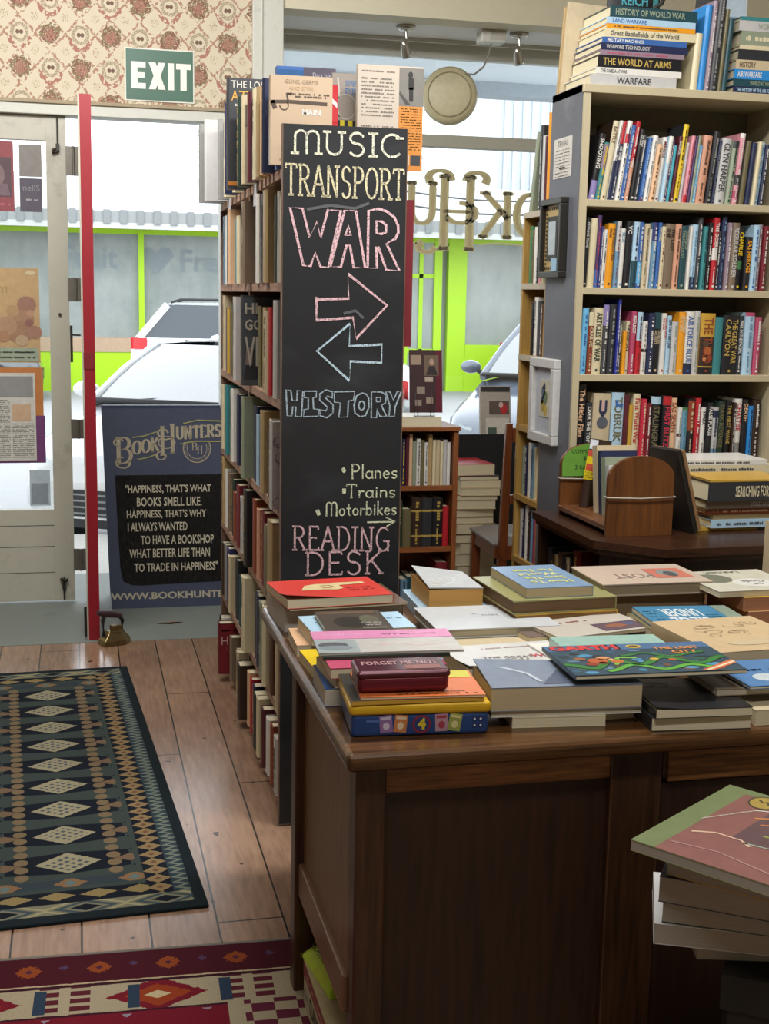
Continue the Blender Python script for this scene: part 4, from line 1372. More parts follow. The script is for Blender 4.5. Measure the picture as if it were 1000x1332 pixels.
# ---- on top of the grey-sided bookcase
def book_flat(name, label, fl, rot, w, d, z0, t, cover, spine='B', pages=None, hard=False, group=None, art=None, lift=None, cat='book', spine_text=None, rz2=0):
    """Book lying flat; fl = front-left corner, spine side F/B/L/R. Root mesh is the cover."""
    root = MB()
    cm = cover if not isinstance(cover, str) else plain(cover, .32, spot=.07)
    bt = .003 if hard else .0012
    bt = min(bt, t * .2)
    ov = .003 if hard else .0006
    root.box(0, w, 0, d, 0, bt, cm)
    if lift:
        root.grid(lambda u, v: (u * w, v * d, t - bt + lift(u, v)), 12, 12, cm)
        root.grid(lambda u, v: (u * w, v * d, t + lift(u, v)), 12, 12, cm)
        n = 12
        for a, c in (((0, 0), (1, 0)), ((1, 0), (1, 1)), ((1, 1), (0, 1)), ((0, 1), (0, 0))):
            for i in range(n):
                p0 = (a[0] + (c[0] - a[0]) * i / n, a[1] + (c[1] - a[1]) * i / n); p1 = (a[0] + (c[0] - a[0]) * (i + 1) / n, a[1] + (c[1] - a[1]) * (i + 1) / n)
                root.add([(p0[0] * w, p0[1] * d, t - bt + lift(*p0)), (p1[0] * w, p1[1] * d, t - bt + lift(*p1)), (p1[0] * w, p1[1] * d, t + lift(*p1)), (p0[0] * w, p0[1] * d, t + lift(*p0))], [(0, 1, 2, 3)], cm)
    else:
        root.box(0, w, 0, d, t - bt, t, cm)
    e = bt
    sp = {'F': (0, w, 0, e), 'B': (0, w, d - e, d), 'L': (0, e, 0, d), 'R': (w - e, w, 0, d)}[spine]
    root.box(*sp, bt, t - bt, cm)
    o = root.build(name)
    o.location = (fl[0], fl[1], z0)
    o.rotation_euler = (0, 0, rot)
    tag(o, label, cat, group)
    x0, x1, y0, y1 = ov, w - ov, ov, d - ov
    if spine == 'F': y0 = e
    if spine == 'B': y1 = d - e
    if spine == 'L': x0 = e
    if spine == 'R': x1 = w - e
    pb = MB(); pb.box(x0, x1, y0, y1, bt, t - bt, pages or pages_mat()); pb.build('page_block', o)
    if art:
        k = MB()
        if lift:
            k2 = MB(); art(k2, w, d)
            # drape the print over the lifted cover
            k.v = [(x, y, t + .0008 + z + lift(min(max(x / w, 0), 1), min(max(y / d, 0), 1))) for x, y, z in k2.v]
            k.f, k.mi, k.mats, k.sm = k2.f, k2.mi, k2.mats, k2.sm
        else:
            k.T = MT(0, 0, t + .0006); art(k, w, d)
        k.build('cover_print', o)
    if spine_text:
        k = MB(); st, tc = spine_text[0], plain(spine_text[1], .5, spot=.03)
        if spine == 'F':
            k.T = MT(w / 2, -.0008, t / 2, UPR)
        elif spine == 'L':
            k.T = MT(-.0008, d / 2, t / 2, UPR, 0, R(-90))
        ln = w if spine == 'F' else d
        if st == '~':
            squiggle(k, -ln * .42, ln * .3, 0, t * .35, tc, int(w * 1e5 + t * 1e6), .5, 1.1)
        else:
            just = spine_text[2] if len(spine_text) > 2 else 'C'
            fr = spine_text[3] if len(spine_text) > 3 else .7
            xx = {'C': 0, 'L': -ln * .44, 'R': ln * .44}[just]
            k.text(st, tc, MT(xx, 0, 0), ln * fr, t * .58, bold=.02, just=just)
        k.build('spine_lettering', o)
    return o


TOPB = 'grey sided bookcase'
z = TOPZ + .0005
for (t_, c, xo, L_, st) in (
        (.036, 'pale grey', .028, .315, ('WARFARE', 'charcoal', 'C', .4)), (.021, 'white', .045, .315, ('THE CAMERA AT WAR', 'dark grey', 'L', .3)),
        (.040, 'black', .052, .305, ('THE WORLD AT ARMS', 'gold', 'L', .82)), (.016, 'mauve', .058, .31, ('~', 'rose')),
        (.023, 'navy', .060, .32, ('WEAPONS TECHNOLOGY', 'pale grey', 'L', .5)), (.018, 'blue', .064, .31, ('MILITARY MACHINES', 'white', 'L', .5)),
        (.028, 'cream', .072, .335, ('Great Battlefields of the World', 'dark grey', 'L', .75)), (.015, 'orange', .078, .325, ('~', 'brown')),
        (.021, 'pale blue', .078, .325, ('LAND WARFARE', 'blue', 'L', .45)), (.036, 'dark teal', .088, .32, ('HISTORY OF WORLD WAR', 'sage', 'L', .8))):
    lettered = '' if st[0] == '~' else f' lettered {st[0].upper() if False else st[0]}'
    lab = f'{c} book{lettered} in the pile on {TOPB}' if lettered else f'thin {c} book in the WARFARE pile on top of {TOPB}'
    book_flat('book', lab, (X0 + xo, YF + .012), R(1.0), L_, .235, z, t_, c, 'F', pages_mat('d9cfae', 'fresh_pages'), True, 'flat pile on the grey sided bookcase', None, None, 'book', st)
    z += t_ + .0004
xx = X0 + .395
for wd, ht, c, ti, tc, lean, lab in ((.026, .19, 'cream', None, 'white', 4, 'short cream book standing against the WARFARE pile'), (.024, .285, 'bright blue', None, 'white', 4, 'glossy bright blue book standing beside the short cream one'),
                           (.018, .30, 'mauve', '~', 'white', 4, 'mauve tall book standing beside the glossy bright blue one'), (.030, .345, 'charcoal', '~', 'grey', 4, 'tall charcoal book standing among the ones beside AIR WARFARE'),
                           (.014, .275, 'olive', None, 'white', 4, 'thin olive book between the tall charcoal and teal books'), (.020, .245, 'dark teal', None, 'white', 4, 'teal book standing against the AIR WARFARE pile')):
    o = book_upright('book', wd, .19, ht, c, ti, tc)
    o.location = (xx, YF + .015, TOPZ + .0005)
    o.rotation_euler = (0, R(lean), 0)
    tag(o, lab + f', on {TOPB}', 'book', 'books standing on the grey sided bookcase')
    xx += wd / math.cos(R(lean)) + .0008
z = TOPZ + .0005
for t_, c, xo, L_, st, lab in (
        (.022, 'navy', .0, .33, ('THE HISTORY OF THE AIR FORCE', 'pale blue', 'L', .7), 'navy book lettered THE HISTORY OF THE AIR FORCE lowest in pile'),
        (.024, 'dark teal', .0, .33, ('WORLD AT WAR', 'sage', 'C', .4), 'dark teal book lettered WORLD AT WAR above the navy one'),
        (.032, 'bright blue', .0, .335, ('AIR WARFARE', 'white', 'L', .45), 'bright blue book lettered AIR WARFARE in its pile'),
        (.032, 'beige', .006, .32, ('HISTORY', 'brown', 'L', .3), 'beige book lettered HISTORY above AIR WARFARE'),
        (.034, 'charcoal', .012, .31, None, 'charcoal book above the one lettered HISTORY'),
        (.014, 'cream', .016, .31, None, 'thin cream book above the charcoal one'),
        (.046, 'sage', .02, .30, ('~', 'cream'), 'thick sage green pictorial book high in the AIR WARFARE pile'),
        (.034, 'pale grey', .01, .32, ('WORLD WAR II', 'sage', 'R', .6), 'pale grey book lettered WORLD WAR II'),
        (.012, 'teal', .015, .31, None, 'thin teal book topmost in the AIR WARFARE pile')):
    book_flat('book', lab + f', on {TOPB}', (xx + .022 + xo, YF + .012), 0, min(L_, WX1 - xx - .05), .23, z, t_, c, 'F', pages_mat('d9cfae', 'fresh_pages'), True, 'flat pile beside AIR WARFARE on the grey sided bookcase', None, None, 'book', st)
    z += t_ + .0004
# tan folios and other things standing behind the pile
for x0_, x1_, y0_, y1_, h_, c, lab in ((1.682, 2.03, 4.552, 4.566, .315, 'beige', 'large buff folio standing upright behind the WARFARE pile'), (1.676, 1.99, 4.567, 4.580, .300, 'tan', 'tan folio board behind the large buff folio')):
    m = MB(); cm = plain(c, .6)
    m.box(0, x1_ - x0_, 0, .002, 0, h_, cm); m.box(0, x1_ - x0_, y1_ - y0_ - .002, y1_ - y0_, 0, h_, cm); m.box(x1_ - x0_ - .002, x1_ - x0_, .002, y1_ - y0_ - .002, 0, h_, cm)
    o = m.build('folio'); o.location = (x0_, y0_, TOPZ + .0005); o.rotation_euler = (0, R(3.5), 0)
    tag(o, lab + f' on {TOPB}', 'book')
    m = MB(); m.box(.002, x1_ - x0_ - .002, .002, y1_ - y0_ - .002, .002, h_ - .002, pages_mat('c9ba94', 'folio_pages')); m.build('page_block', o)
o = book_upright('book', .20, .016, .385, 'black', None); o.location = (X0 + .19, 4.583, TOPZ + .0005)
m = MB(); m.T = MT(.10, -.0008, .34, UPR); m.text('REICH', plain('turquoise', .5), MT(.0, .0, 0), .10, .035, bold=.02); rect(m, .07, .09, -.2, .04, plain('teal', .5)); m.build('cover_print', o)
tag(o, f'tall black book with turquoise lettering standing behind the pile on {TOPB}', 'book')
m = MB(); m.T = MT(2.305, 4.54, TOPZ + .0005)
m.box(-.075, .075, 0, .012, 0, .375, plain('c9d2da', .4)); o = m.build('picture_book')
tag(o, f'pale picture book with a landscape cover upright on {TOPB}', 'book')
m = MB(); m.T = MT(2.305, 4.539, TOPZ, UPR); rect(m, -.068, .068, .23, .30, plain('7f95a8', .5)); rect(m, -.068, .068, .30, .36, plain('b9c8d4', .5)); m.build('cover_print', o)
m = MB(); m.tube([(2.00, 4.57, 2.25), (2.02, 4.57, 2.56), (2.06, 4.57, 2.585), (2.075, 4.57, 2.62), (2.065, 4.57, 2.66)], .008, plain('2a2a2a', .5)); m.lathe([(0, 0), (.03, 0), (.03, .006), (0, .008)], plain('2a2a2a', .5), 16, MT(2.00, 4.57, 2.2505)); tag(m.build('hook_stand'), f'black metal hook rising behind the books on {TOPB}', 'hook')


# ================================================================== TALL BOOKCASE BEHIND THE CHALKBOARD
RAW = wood('7d5f50', 'b7937e', 1, 9.0, .7, 'rough_sawn_shelf', 16.0)
RAWX = wood('5e4638', '8d6e5c', 2, 7.0, .7, 'rough_sawn_upright', 16.0)
CX = .575
CYN, CYM, CYF = 3.60, 4.56, 5.46
CSH = [1.885, 1.565, 1.222, .90, .59, .285, .035]
t = thing('bookcase', 'tall rough wooden bookcase of old hardbacks running back from the chalkboard', 'bookcase', (0, 0, 0))
b = MB(); b.box(CX, .885, CYN, CYN + .02, 0, 1.885, RAWX); b.build('side_panel', t)
b = MB(); b.box(CX + .004, .885, CYM - .012, CYM + .012, 0, 1.86, RAWX); b.build('divider', t)
b = MB(); b.box(CX, .885, CYF - .02, CYF, 0, 1.86, RAWX); b.build('side_panel', t)
b = MB(); b.box(.868, .885, CYN + .02, CYF - .02, 0, 1.86, RAWX); b.build('back_panel', t)
for z in CSH:
    b = MB(); b.box(CX, .868, CYN + .02, CYM - .012, z - .026, z, RAW); b.build('shelf', t)
    b = MB(); b.box(CX, .868, CYM + .012, CYF - .02, z - .026, z, RAW); b.build('shelf', t)
for y, z in ((4.36, 1.84), (5.12, 1.84)):
    b = MB(); b.box(CX - .003, CX - .0005, y - .045, y + .045, z - .025, z + .045, plain('c9ccd2', .6)); b.build('shelf_tag', t)

# colour, height share, how far it stands forward (m), thickness (m); listed from the doorway end towards the chalkboard
FAR = [
    [('grey', .90, .095, .05), ('pale grey', .91, .085, .03), ('grey', .88, .045, .03), ('cream', .86, .035, .04), ('navy', .96, .045, .03), ('cream', .92, .03, .04), ('charcoal', 1.10, .065, .05)],
    [('steel blue', .93, .01, .06), ('white', .92, .015, .05), ('dark brown', .93, .02, .07), ('peach', .96, .03, .03), ('teal', .82, .01, .06), ('cream', .84, .02, .06), ('salmon', .83, .015, .05), ('beige', .93, .03, .06)],
    [('beige', .96, .012, .05), ('dark brown', .8, .01, .06), ('mustard', .8, .02, .05), ('olive', .84, .02, .05), ('cream', .66, .02, .05), ('maroon', .7, .01, .06), ('pale grey', .95, .05, .05), ('peach', .85, .01, .06)],
    [('cream', .9, .02, .05), ('mauve', .86, .015, .05), ('teal', .94, .03, .05), ('sage', .9, .02, .05), ('white', .94, .03, .05), ('navy', .9, .02, .06), ('dark grey', .8, .01, .05), ('beige', .8, .01, .05)],
    [('tan', .98, .018, .06), ('white', .84, .015, .04), ('taupe', .84, .015, .05), ('dark green', .8, .01, .06), ('rust', .68, .02, .05), ('dark red', .84, .02, .07), ('pale grey', .74, .02, .05), ('olive', .7, .01, .05)],
    [('dark brown', .8, .02, .06), ('grey', .84, .02, .05), ('indigo', .86, .02, .06), ('beige', .82, .03, .06), ('charcoal', .84, .01, .06), ('dark teal', .7, .01, .06), ('brown', .7, .01, .06), ('taupe', .75, .01, .05)],
    [('black', .7, .015, .05), ('olive', .75, .02, .05), ('white', .92, .03, .04), ('maroon', .94, .055, .05), ('taupe', .8, .02, .05), ('brown', .7, .01, .05), ('beige', .8, .02, .05), ('charcoal', .76, .02, .05)],
]
NEAR = [
    [('dark green', .86, .045, .05), ('beige', .84, .042, .05), ('maroon', .83, .035, .05), ('cream', .82, .03, .05), ('tan', .80, .03, .04), ('peach', .77, .03, .04), ('navy', .80, .035, .03)],
    [('taupe', .93, .05, .07), ('maroon', .9, .01, .05), ('white', .97, .025, .06), ('charcoal', .94, .02, .05), ('tan', .96, .03, .08), ('dark green', .88, .01, .05), ('white', .9, .015, .03), ('beige', .82, .02, .06), ('cream', .97, .03, .06)],
    [('charcoal', .97, .075, .06), ('olive', .86, .0, .05), ('tan', .85, .0, .06), ('beige', .82, .015, .06), ('red', .86, .02, .06), ('pale grey', .93, .02, .06), ('navy', .9, .01, .05), ('bright blue', .99, .03, .06)],
    [('sage', .96, .05, .06), ('navy', .88, .01, .06), ('pale blue', .80, .015, .04), ('dark grey', .8, .01, .05), ('tan', .9, .025, .06), ('dark brown', .75, .01, .05), ('beige', .86, .02, .05), ('purple', .8, .01, .04), ('pale grey', .9, .045, .07), ('indigo', .82, .01, .05), ('lime', .6, .004, .03)],
    [('black', .96, .04, .07), ('rust', .9, .02, .06), ('salmon', .84, .02, .05), ('dark red', .86, .015, .06), ('olive', .78, .025, .09), ('tan', .92, .035, .09), ('maroon', .85, .01, .06), ('blue', .78, .012, .07)],
    [('cream', .97, .05, .08), ('charcoal', .86, .01, .06), ('navy', .9, .02, .06), ('sage', .9, .025, .07), ('cream', .94, .03, .06), ('brown', .86, .02, .06), ('rust', .82, .01, .05), ('beige', .9, .03, .06), ('dark green', .8, .01, .06)],
    [('dark brown', .9, .045, .07), ('peach', .88, .02, .05), ('red', .86, .02, .04), ('navy', .86, .02, .05), ('black', .85, .03, .06), ('cream', .9, .03, .05), ('maroon', .85, .025, .05), ('white', .82, .02, .06), ('rust', .85, .02, .05), ('pale grey', .8, .02, .06), ('dark green', .8, .01, .06)],
]
LEVEL = ['top', 'second', 'third', 'fourth', 'fifth', 'sixth', 'floor']
for li in range(7):
    room = .335 if li == 0 else CSH[li - 1] - .026 - CSH[li] - .004
    for bay, rows, ya, yb in (('far', FAR, CYF - .025, CYM + .015), ('near', NEAR, CYM - .015, CYN + .025)):
        row = rows[li]
        if li == 0 and bay == 'near':
            yb = 3.93
        total = sum(q[3] for q in row)
        gap = ((ya - yb) - total) / max(1, len(row))
        y = ya - max(0.0, gap * .5)
        place = f'{LEVEL[li]} level, {"doorway" if bay == "far" else "chalkboard"} half of tall bookcase'
        n_ = len(row)
        seen = {}
        for q in row:
            seen.setdefault(q[0], []).append(1)
        for i, (c, hf, pr, wd) in enumerate(row):
            ht = room * hf
            o = book_upright('book', wd * (1 if gap > 0 else (ya - yb) / total * .98), min(.22, .868 - CX), ht, c, None if i % 3 else '~', 'gold' if c in ('navy', 'maroon', 'dark red', 'dark green', 'black', 'dark brown', 'brown', 'rust', 'olive') else 'dark grey')
            o.rotation_euler = (0, 0, R(-90))
            if 0 < li < 6:
                pr = .034 if (li == 2 and bay == 'near' and c == 'charcoal') else max(-.014, min(.034, (pr - .02) * .85 + .006))
            o.location = (CX - pr, y, CSH[li] + .0005)
            nb = row[i - 1][0] if i else None
            nx = row[i + 1][0] if i + 1 < len(row) else None
            rel = f'between {nb} and {nx}' if nb and nx else (f'at the end beside {nx}' if nx else f'at the end beside {nb}')
            tag(o, f'{c} book {rel}, {place}', 'book', f'books in the tall rough bookcase, {LEVEL[li]} level')
            S = MT(wd + .0008, 0, 0, 0, 0, R(90)) @ MT(0, 0, 0, UPR)   # lettering on the cover that looks into the room
            if li == 0 and bay == 'far' and c == 'charcoal':
                m = MB(); m.T = S; wt = plain('c9c6bc', .5)
                m.text('THE LOST', wt, MT(.014, .348, 0), .13, .024, just='L'); m.text('AZTECS', plain('c9983a', .5), MT(.014, .310, 0), .13, .034, just='L'); squiggle(m, .014, .09, .280, .008, wt, 2)
                rect(m, 0.002, .20, .012, .026, plain('b9742c', .5)); m.build('cover_print', o)
                for a, r_ in ((.09, .02), (.07, .014)):
                    pass
            if li == 0 and bay == 'near' and c == 'beige':
                m = MB(); m.T = S; m.add([(x, yy, 0) for x, yy in el(.05, .14, .022, .03)][:-1], [tuple(range(14))], plain('8c2a34', .5)); rect(m, .01, .05, .18, .25, plain('8c8270', .5)); rect(m, .045, .055, .03, .06, plain('4a4038', .5)); m.build('cover_print', o)
            if li == 2 and bay == 'near' and c == 'charcoal':
                m = MB(); m.T = S; lt = plain('c6bfae', .5)
                rect(m, .002, .2, .002, room * .95, plain('4a5158', .4)); 
                m.add([(.006, .02, .0003), (.2, .02, .0003), (.2, .15, .0003), (.05, .13, .0003), (.02, .10, .0003)], [(0, 1, 2, 3, 4)], plain('2e3136', .4))
                m.add([(.012, .07, .0006), (.035, .07, .0006), (.038, .13, .0006), (.015, .125, .0006)], [(0, 1, 2, 3)], plain('8c7c78', .4))
                m.text('HI', lt, MT(.010, .26, .001), .05, .036, bold=.02, just='L'); m.text('GO', lt, MT(.010, .205, .001), .06, .036, bold=.02, just='L'); m.text('VE', lt, MT(.010, .115, .001), .06, .10, bold=.01, just='L', squash=.42)
                m.build('cover_print', o)
            if li == 6 and bay == 'far' and c == 'maroon':
                m = MB(); m.T = S; rect(m, .002, .2, .002, ht * .99, plain('7a1c26', .5)); m.text('HOUSE', plain('c9a8a0', .5), MT(.012, ht * .66, .0005), .14, .034, just='L'); squiggle(m, .012, .12, ht * .86, .008, plain('b07a78', .5), 4); m.text('CHAINS', plain('a85a58', .5), MT(.03, ht * .50, .0005), .12, .018, just='L'); m.build('cover_print', o)
            if li == 3 and bay == 'near' and c == 'pale grey':
                m = MB(); m.T = S; rect(m, .002, .2, .002, ht * .99, plain('b3a6a0', .5)); ik = plain('5c5660', .6)
                rd = random.Random(3)
                for k in range(16):
                    a, bb, r_ = rd.uniform(.015, .075), rd.uniform(.02, ht - .03), rd.uniform(.005, .016)
                    m.ribbon(el(a, bb, r_, r_, rd.uniform(0, 180), rd.uniform(260, 420), 12), .0018, ik, z=.0005)
                rect(m, .03, .08, ht * .84, ht * .93, plain('8a97a0', .5), .0004); m.build('cover_print', o)
            y -= wd * (1 if gap > 0 else (ya - yb) / total) + max(0.0, gap)

# books standing face out at the chalkboard end, on top
def board_book(name, label, x0, x1, z0, z1, y, thk, col, art, tilt=0):
    m = MB(); cm = plain(col, .4, spot=.05)
    w_, h_ = x1 - x0, z1 - z0
    m.box(0, w_, 0, .0016, 0, h_, cm); m.box(0, w_, thk - .0016, thk, 0, h_, cm); m.box(0, .0016, .0016, thk - .0016, 0, h_, cm)
    o = m.build(name); o.location = (x0, y, z0); o.rotation_euler = (R(-tilt), 0, 0)
    tag(o, label, 'book')
    m = MB(); m.box(.0016, w_ - .001, .0016, thk - .0016, .001, h_ - .001, pages_mat()); m.build('page_block', o)
    m = MB(); m.T = MT(0, -.0007, 0, UPR); art(m, w_, h_); m.build('cover_print', o)
    return o
def a_guns(m, w_, h_):
    lt, dk = plain('9a8468', .5), plain('54463c', .5)
    m.text('GUNS, GERMS', lt, MT(w_ * .5, h_ * .93, 0), w_ * .8, .012); m.text('AND STEEL', plain('c0a078', .5), MT(w_ * .5, h_ * .86, 0), w_ * .55, .010)
    squiggle(m, w_ * .25, w_ * .95, h_ * .80, .005, dk, 1); squiggle(m, w_ * .35, w_ * .9, h_ * .77, .005, dk, 2)
    m.ribbon([(.004, h_ * .70), (w_ * .3, h_ * .71), (w_ * .9, h_ * .70)], .011, dk, .009)
    m.ribbon(el(w_ * .22, h_ * .665, .012, .012, 180, 400, 10), .003, dk); m.ribbon([(w_ * .28, h_ * .73), (w_ * .26, h_ * .80), (w_ * .32, h_ * .79)], .005, dk); m.ribbon([(.006, h_ * .70), (.012, h_ * .64)], .012, dk)
    m.text('MAIN', plain('dcd8d0', .5), MT(w_ * .66, h_ * .60, 0), w_ * .5, .016, bold=.03)
    squiggle(m, w_ * .15, w_ * .7, h_ * .35, .005, dk, 6); squiggle(m, w_ * .15, w_ * .6, h_ * .06, .005, lt, 7)
board_book('book', 'cream book with an antique pistol on its cover facing out above the chalkboard', .527, .70, 1.8855, 2.125, 3.70, .03, 'c2ab90', a_guns)
def a_eng(m, w_, h_):
    m.grid(lambda u, v: (w_ * (u * .45), h_ * (.35 + .62 * v), .0002), 1, 1, plain('2f5a8c', .3)); rect(m, w_ * .45, w_, h_ * .3, h_, plain('54505c', .3), .0001)
    m.text('Dark Isles', plain('b0b0b8', .5), MT(w_ * .78, h_ * .93, .0006), w_ * .34, .012); m.text('England', plain('d0cccc', .5), MT(w_ * .74, h_ * .80, .0006), w_ * .4, .022)
board_book('book', 'tall blue and grey book lettered England behind the antique pistol cover', .565, .735, 1.8855, 2.172, 3.84, .035, 'blue', a_eng)
def a_strip(m, w_, h_):
    rect(m, w_ * .05, w_ * .95, h_ * .55, h_ * .9, plain('b3252e', .5)); m.add([(w_ * .05, h_ * .86, .0003), (w_ * .95, h_ * .72, .0003), (w_ * .95, h_ * .78, .0003), (w_ * .05, h_ * .92, .0003)], [(0, 1, 2, 3)], plain('d8d0cc', .5))
board_book('book', 'narrow red book with a white slanting sticker beside the antique pistol cover', .685, .722, 1.8855, 2.112, 3.735, .03, 'red', a_strip)
def a_sev(m, w_, h_):
    m.text('SEVEN', plain('4f6f98', .5), MT(w_ * .78, h_ * .90, 0), w_ * .5, .016, bold=.02); m.text('EYES', plain('4f6f98', .5), MT(w_ * .78, h_ * .82, 0), w_ * .5, .016, bold=.02)
    m.ribbon([(w_ * .22, h_ * .95), (w_ * .28, h_ * .8), (w_ * .18, h_ * .66), (w_ * .3, h_ * .55)], .005, plain('b8b2a8', .5)); m.ribbon(el(w_ * .55, h_ * .66, .03, .035), .003, plain('b0aca4', .5))
    yl, bk = plain('c9b81e', .5), plain('1e1e20', .5)
    for i in range(6):
        rect(m, i * w_ / 6, (i + 1) * w_ / 6, h_ * .42, h_ * .52, bk if i % 2 else yl)
board_book('book', 'grey book with a yellow and black chequered strip beside the beige page facing out', .718, .79, 1.8855, 2.155, 3.80, .025, '8d857c', a_sev)
def a_per(m, w_, h_):
    rect(m, w_ * .63, w_, h_ * .0, h_ * .62, plain('c8843c', .5)); rect(m, w_ * .63, w_, h_ * .62, h_ * .985, plain('77746e', .5)); rect(m, w_ * .64, w_ * .80, h_ * .05, h_ * .15, plain('b8b4ae', .5), .0003); rect(m, w_ * .82, w_ * .97, h_ * .05, h_ * .15, plain('3c3c40', .5), .0003)
    ik = plain('2c2a2a', .5)
    m.add([(a, q, .0004) for a, q in el(w_ * .80, h_ * .92, .007, .009)][:-1], [tuple(range(14))], ik); m.add([(w_ * .77, h_ * .78, .0004), (w_ * .86, h_ * .78, .0004), (w_ * .85, h_ * .89, .0004), (w_ * .77, h_ * .89, .0004)], [(0, 1, 2, 3)], ik); m.ribbon([(w_ * .81, h_ * .79), (w_ * .815, h_ * .68)], .012, ik, z=.0004); m.add([(w_ * .63, h_ * .73, .0003), (w_ * .64, h_ * .76, .0003), (w_ * .8, h_ * .64, .0003), (w_ * .74, h_ * .63, .0003)], [(0, 1, 2, 3)], plain('4a4844', .5))
    tx = plain('6f675e', .6)
    for j in range(24):
        if j not in (1, 13, 14):
            squiggle(m, w_ * .06, w_ * .56, h_ * (.94 - j * .035), .004, tx, 60 + j, .8, 2.2)
    for j in range(16):
        squiggle(m, w_ * .66, w_ * .97, h_ * (.595 - j * .026), .003, plain('a0642c', .6), 90 + j, .8, 2.2)
board_book('book', 'beige and orange open-faced book with a figure photograph, facing out over the chalkboard', .775, .965, 1.8855, 2.17, 3.72, .022, 'bcb1a2', a_per)
for x0, z0, z1, c, y, lab in ((.893, 1.56, 1.80, 'dark red', 3.66, 'dark red book edge jutting past the chalkboard beside the gilt window letters'),):
    m = MB(); m.box(.886, .93, y, y + .02, z0 - .17, z1, plain(c, .5)); o = m.build('book'); tag(o, lab, 'book')

# ---- chalkboard
def slate():
    m, nt, p = new_mat('chalk_dusted_blackboard')
    vec, _ = coords(nt)
    f = noise(nt, vec, 3.2, 5.0, (1.0, 1.0, 2.2), .6)
    f2 = noise(nt, vec, 26.0, 3.0)
    g = ((f - .52) * 2.4).clamp() * .5 + f2 * .06
    nt.links.new(mix(nt, g, lin('15171a'), lin('4a4e52')), p.inputs['Base Color'])
    p.inputs['Roughness'].default_value = .55
    return m
def chalk(c):
    key = ('chalk', c)
    if key in MATS:
        return MATS[key]
    m, nt, p = new_mat('chalk_' + c)
    vec, _ = coords(nt)
    f = noise(nt, vec, 260.0, 2.0)
    g = ((f - .30) * 4.5).clamp()
    nt.links.new(mix(nt, g, lin('55585a'), lin(c)), p.inputs['Base Color'])
    p.inputs['Roughness'].default_value = .95
    MATS[key] = m
    return m
t = thing('chalkboard', 'tall narrow chalkboard signpost reading MUSIC TRANSPORT WAR and HISTORY', 'chalkboard', (.545, 3.58, 1.982), R(-.5))
b = MB(); b.box(0, .34, 0, .014, -1.975, 0, slate()); b.box(-.003, 0, -.001, .015, -1.975, 0, wood('4b382c', '7d6250', 2)); b.box(.34, .343, -.001, .015, -1.975, 0, wood('4b382c', '7d6250', 2)); bd = b.build('board', t)
PX = .0021
CC, CP, CB, CY_ = chalk('e4e2c8'), chalk('e6bcc2'), chalk('bcd6e2'), chalk('dcdfbc')
def word(name, w_, px0, px1, ytop, ybot, col, wd=2.6, serif=.10, tilt=0.0):
    k = MB(); k.T = MT(0, -.0012, 0, UPR)
    chalk_word(k, w_, (px0 - 368) * PX, (px1 - 368) * PX, -(ybot - 162) * PX, (ybot - ytop) * PX, col, wd * PX, serif, arc=(lambda X: tilt * X) if tilt else None)
    k.build(name, bd)
word('chalk_lettering', 'MUSIC', 380, 521, 170, 198, CC, 3.0, .12)
word('chalk_lettering', 'TRANSPORT', 371, 527, 212, 250, chalk('ddd4ac'), 2.8, .12, -.012)
word('chalk_lettering', 'READING', 384, 517, 682, 714, CP, 2.6, .10, -.035)
word('chalk_lettering', 'DESK', 401, 508, 719, 750, CP, 2.8, .08)
word('chalk_lettering', 'Planes', 462, 526, 600, 619, CY_, 1.9, .05)
word('chalk_lettering', 'Trains', 456, 524, 627, 645, CY_, 1.9, .05)
word('chalk_lettering', 'Motorbikes', 428, 526, 651, 669, CY_, 1.9, .04)
def lines(name, polys, col, wd=2.3, closed=True):
    k = MB(); k.T = MT(0, -.0012, 0, UPR)
    for pl in polys:
        k.ribbon([((x - 368) * PX, -(y - 162) * PX) for x, y in pl], wd * 1.25 * PX, col, closed=closed)
    k.build(name, bd)
q = lambda pts, s=5.556, ox=360, oy=150: [(ox + x / s, oy + y / s) for x, y in pts]
lines('chalk_outline_letter', [q([(95, 645), (185, 650), (238, 850), (290, 740), (318, 850), (370, 655), (465, 655), (380, 1060), (322, 1060), (280, 960), (248, 1055), (195, 1052)])], CP, 2.7)
lines('chalk_outline_letter', [q([(492, 655), (575, 655), (650, 1058), (565, 1058), (535, 900), (510, 900), (470, 1055), (392, 1055)]), q([(500, 830), (540, 830), (522, 760)])], CP, 2.7)
rb = [(668, 650), (740, 635), (800, 650), (860, 690), (890, 750), (893, 800), (870, 845), (805, 880), (905, 1070), (808, 1070), (745, 905), (730, 905), (738, 1058), (668, 1058)]
lines('chalk_outline_letter', [q(rb), q([(730, 722), (770, 725), (800, 750), (800, 800), (770, 812), (732, 810)])], CP, 2.7)
lines('chalk_arrow', [q([(293, 215), (295, 385), (565, 362), (590, 515), (818, 270), (525, 50), (530, 225), (300, 235)], 5.556, 360, 340)], CP, 3.0)
lines('chalk_arrow', [q([(545, 405), (300, 608), (545, 822), (550, 680), (785, 690), (785, 555), (540, 570)], 5.556, 360, 340)], CB, 2.8)
H = lambda pts: q(pts, 5.556, 360, 340)
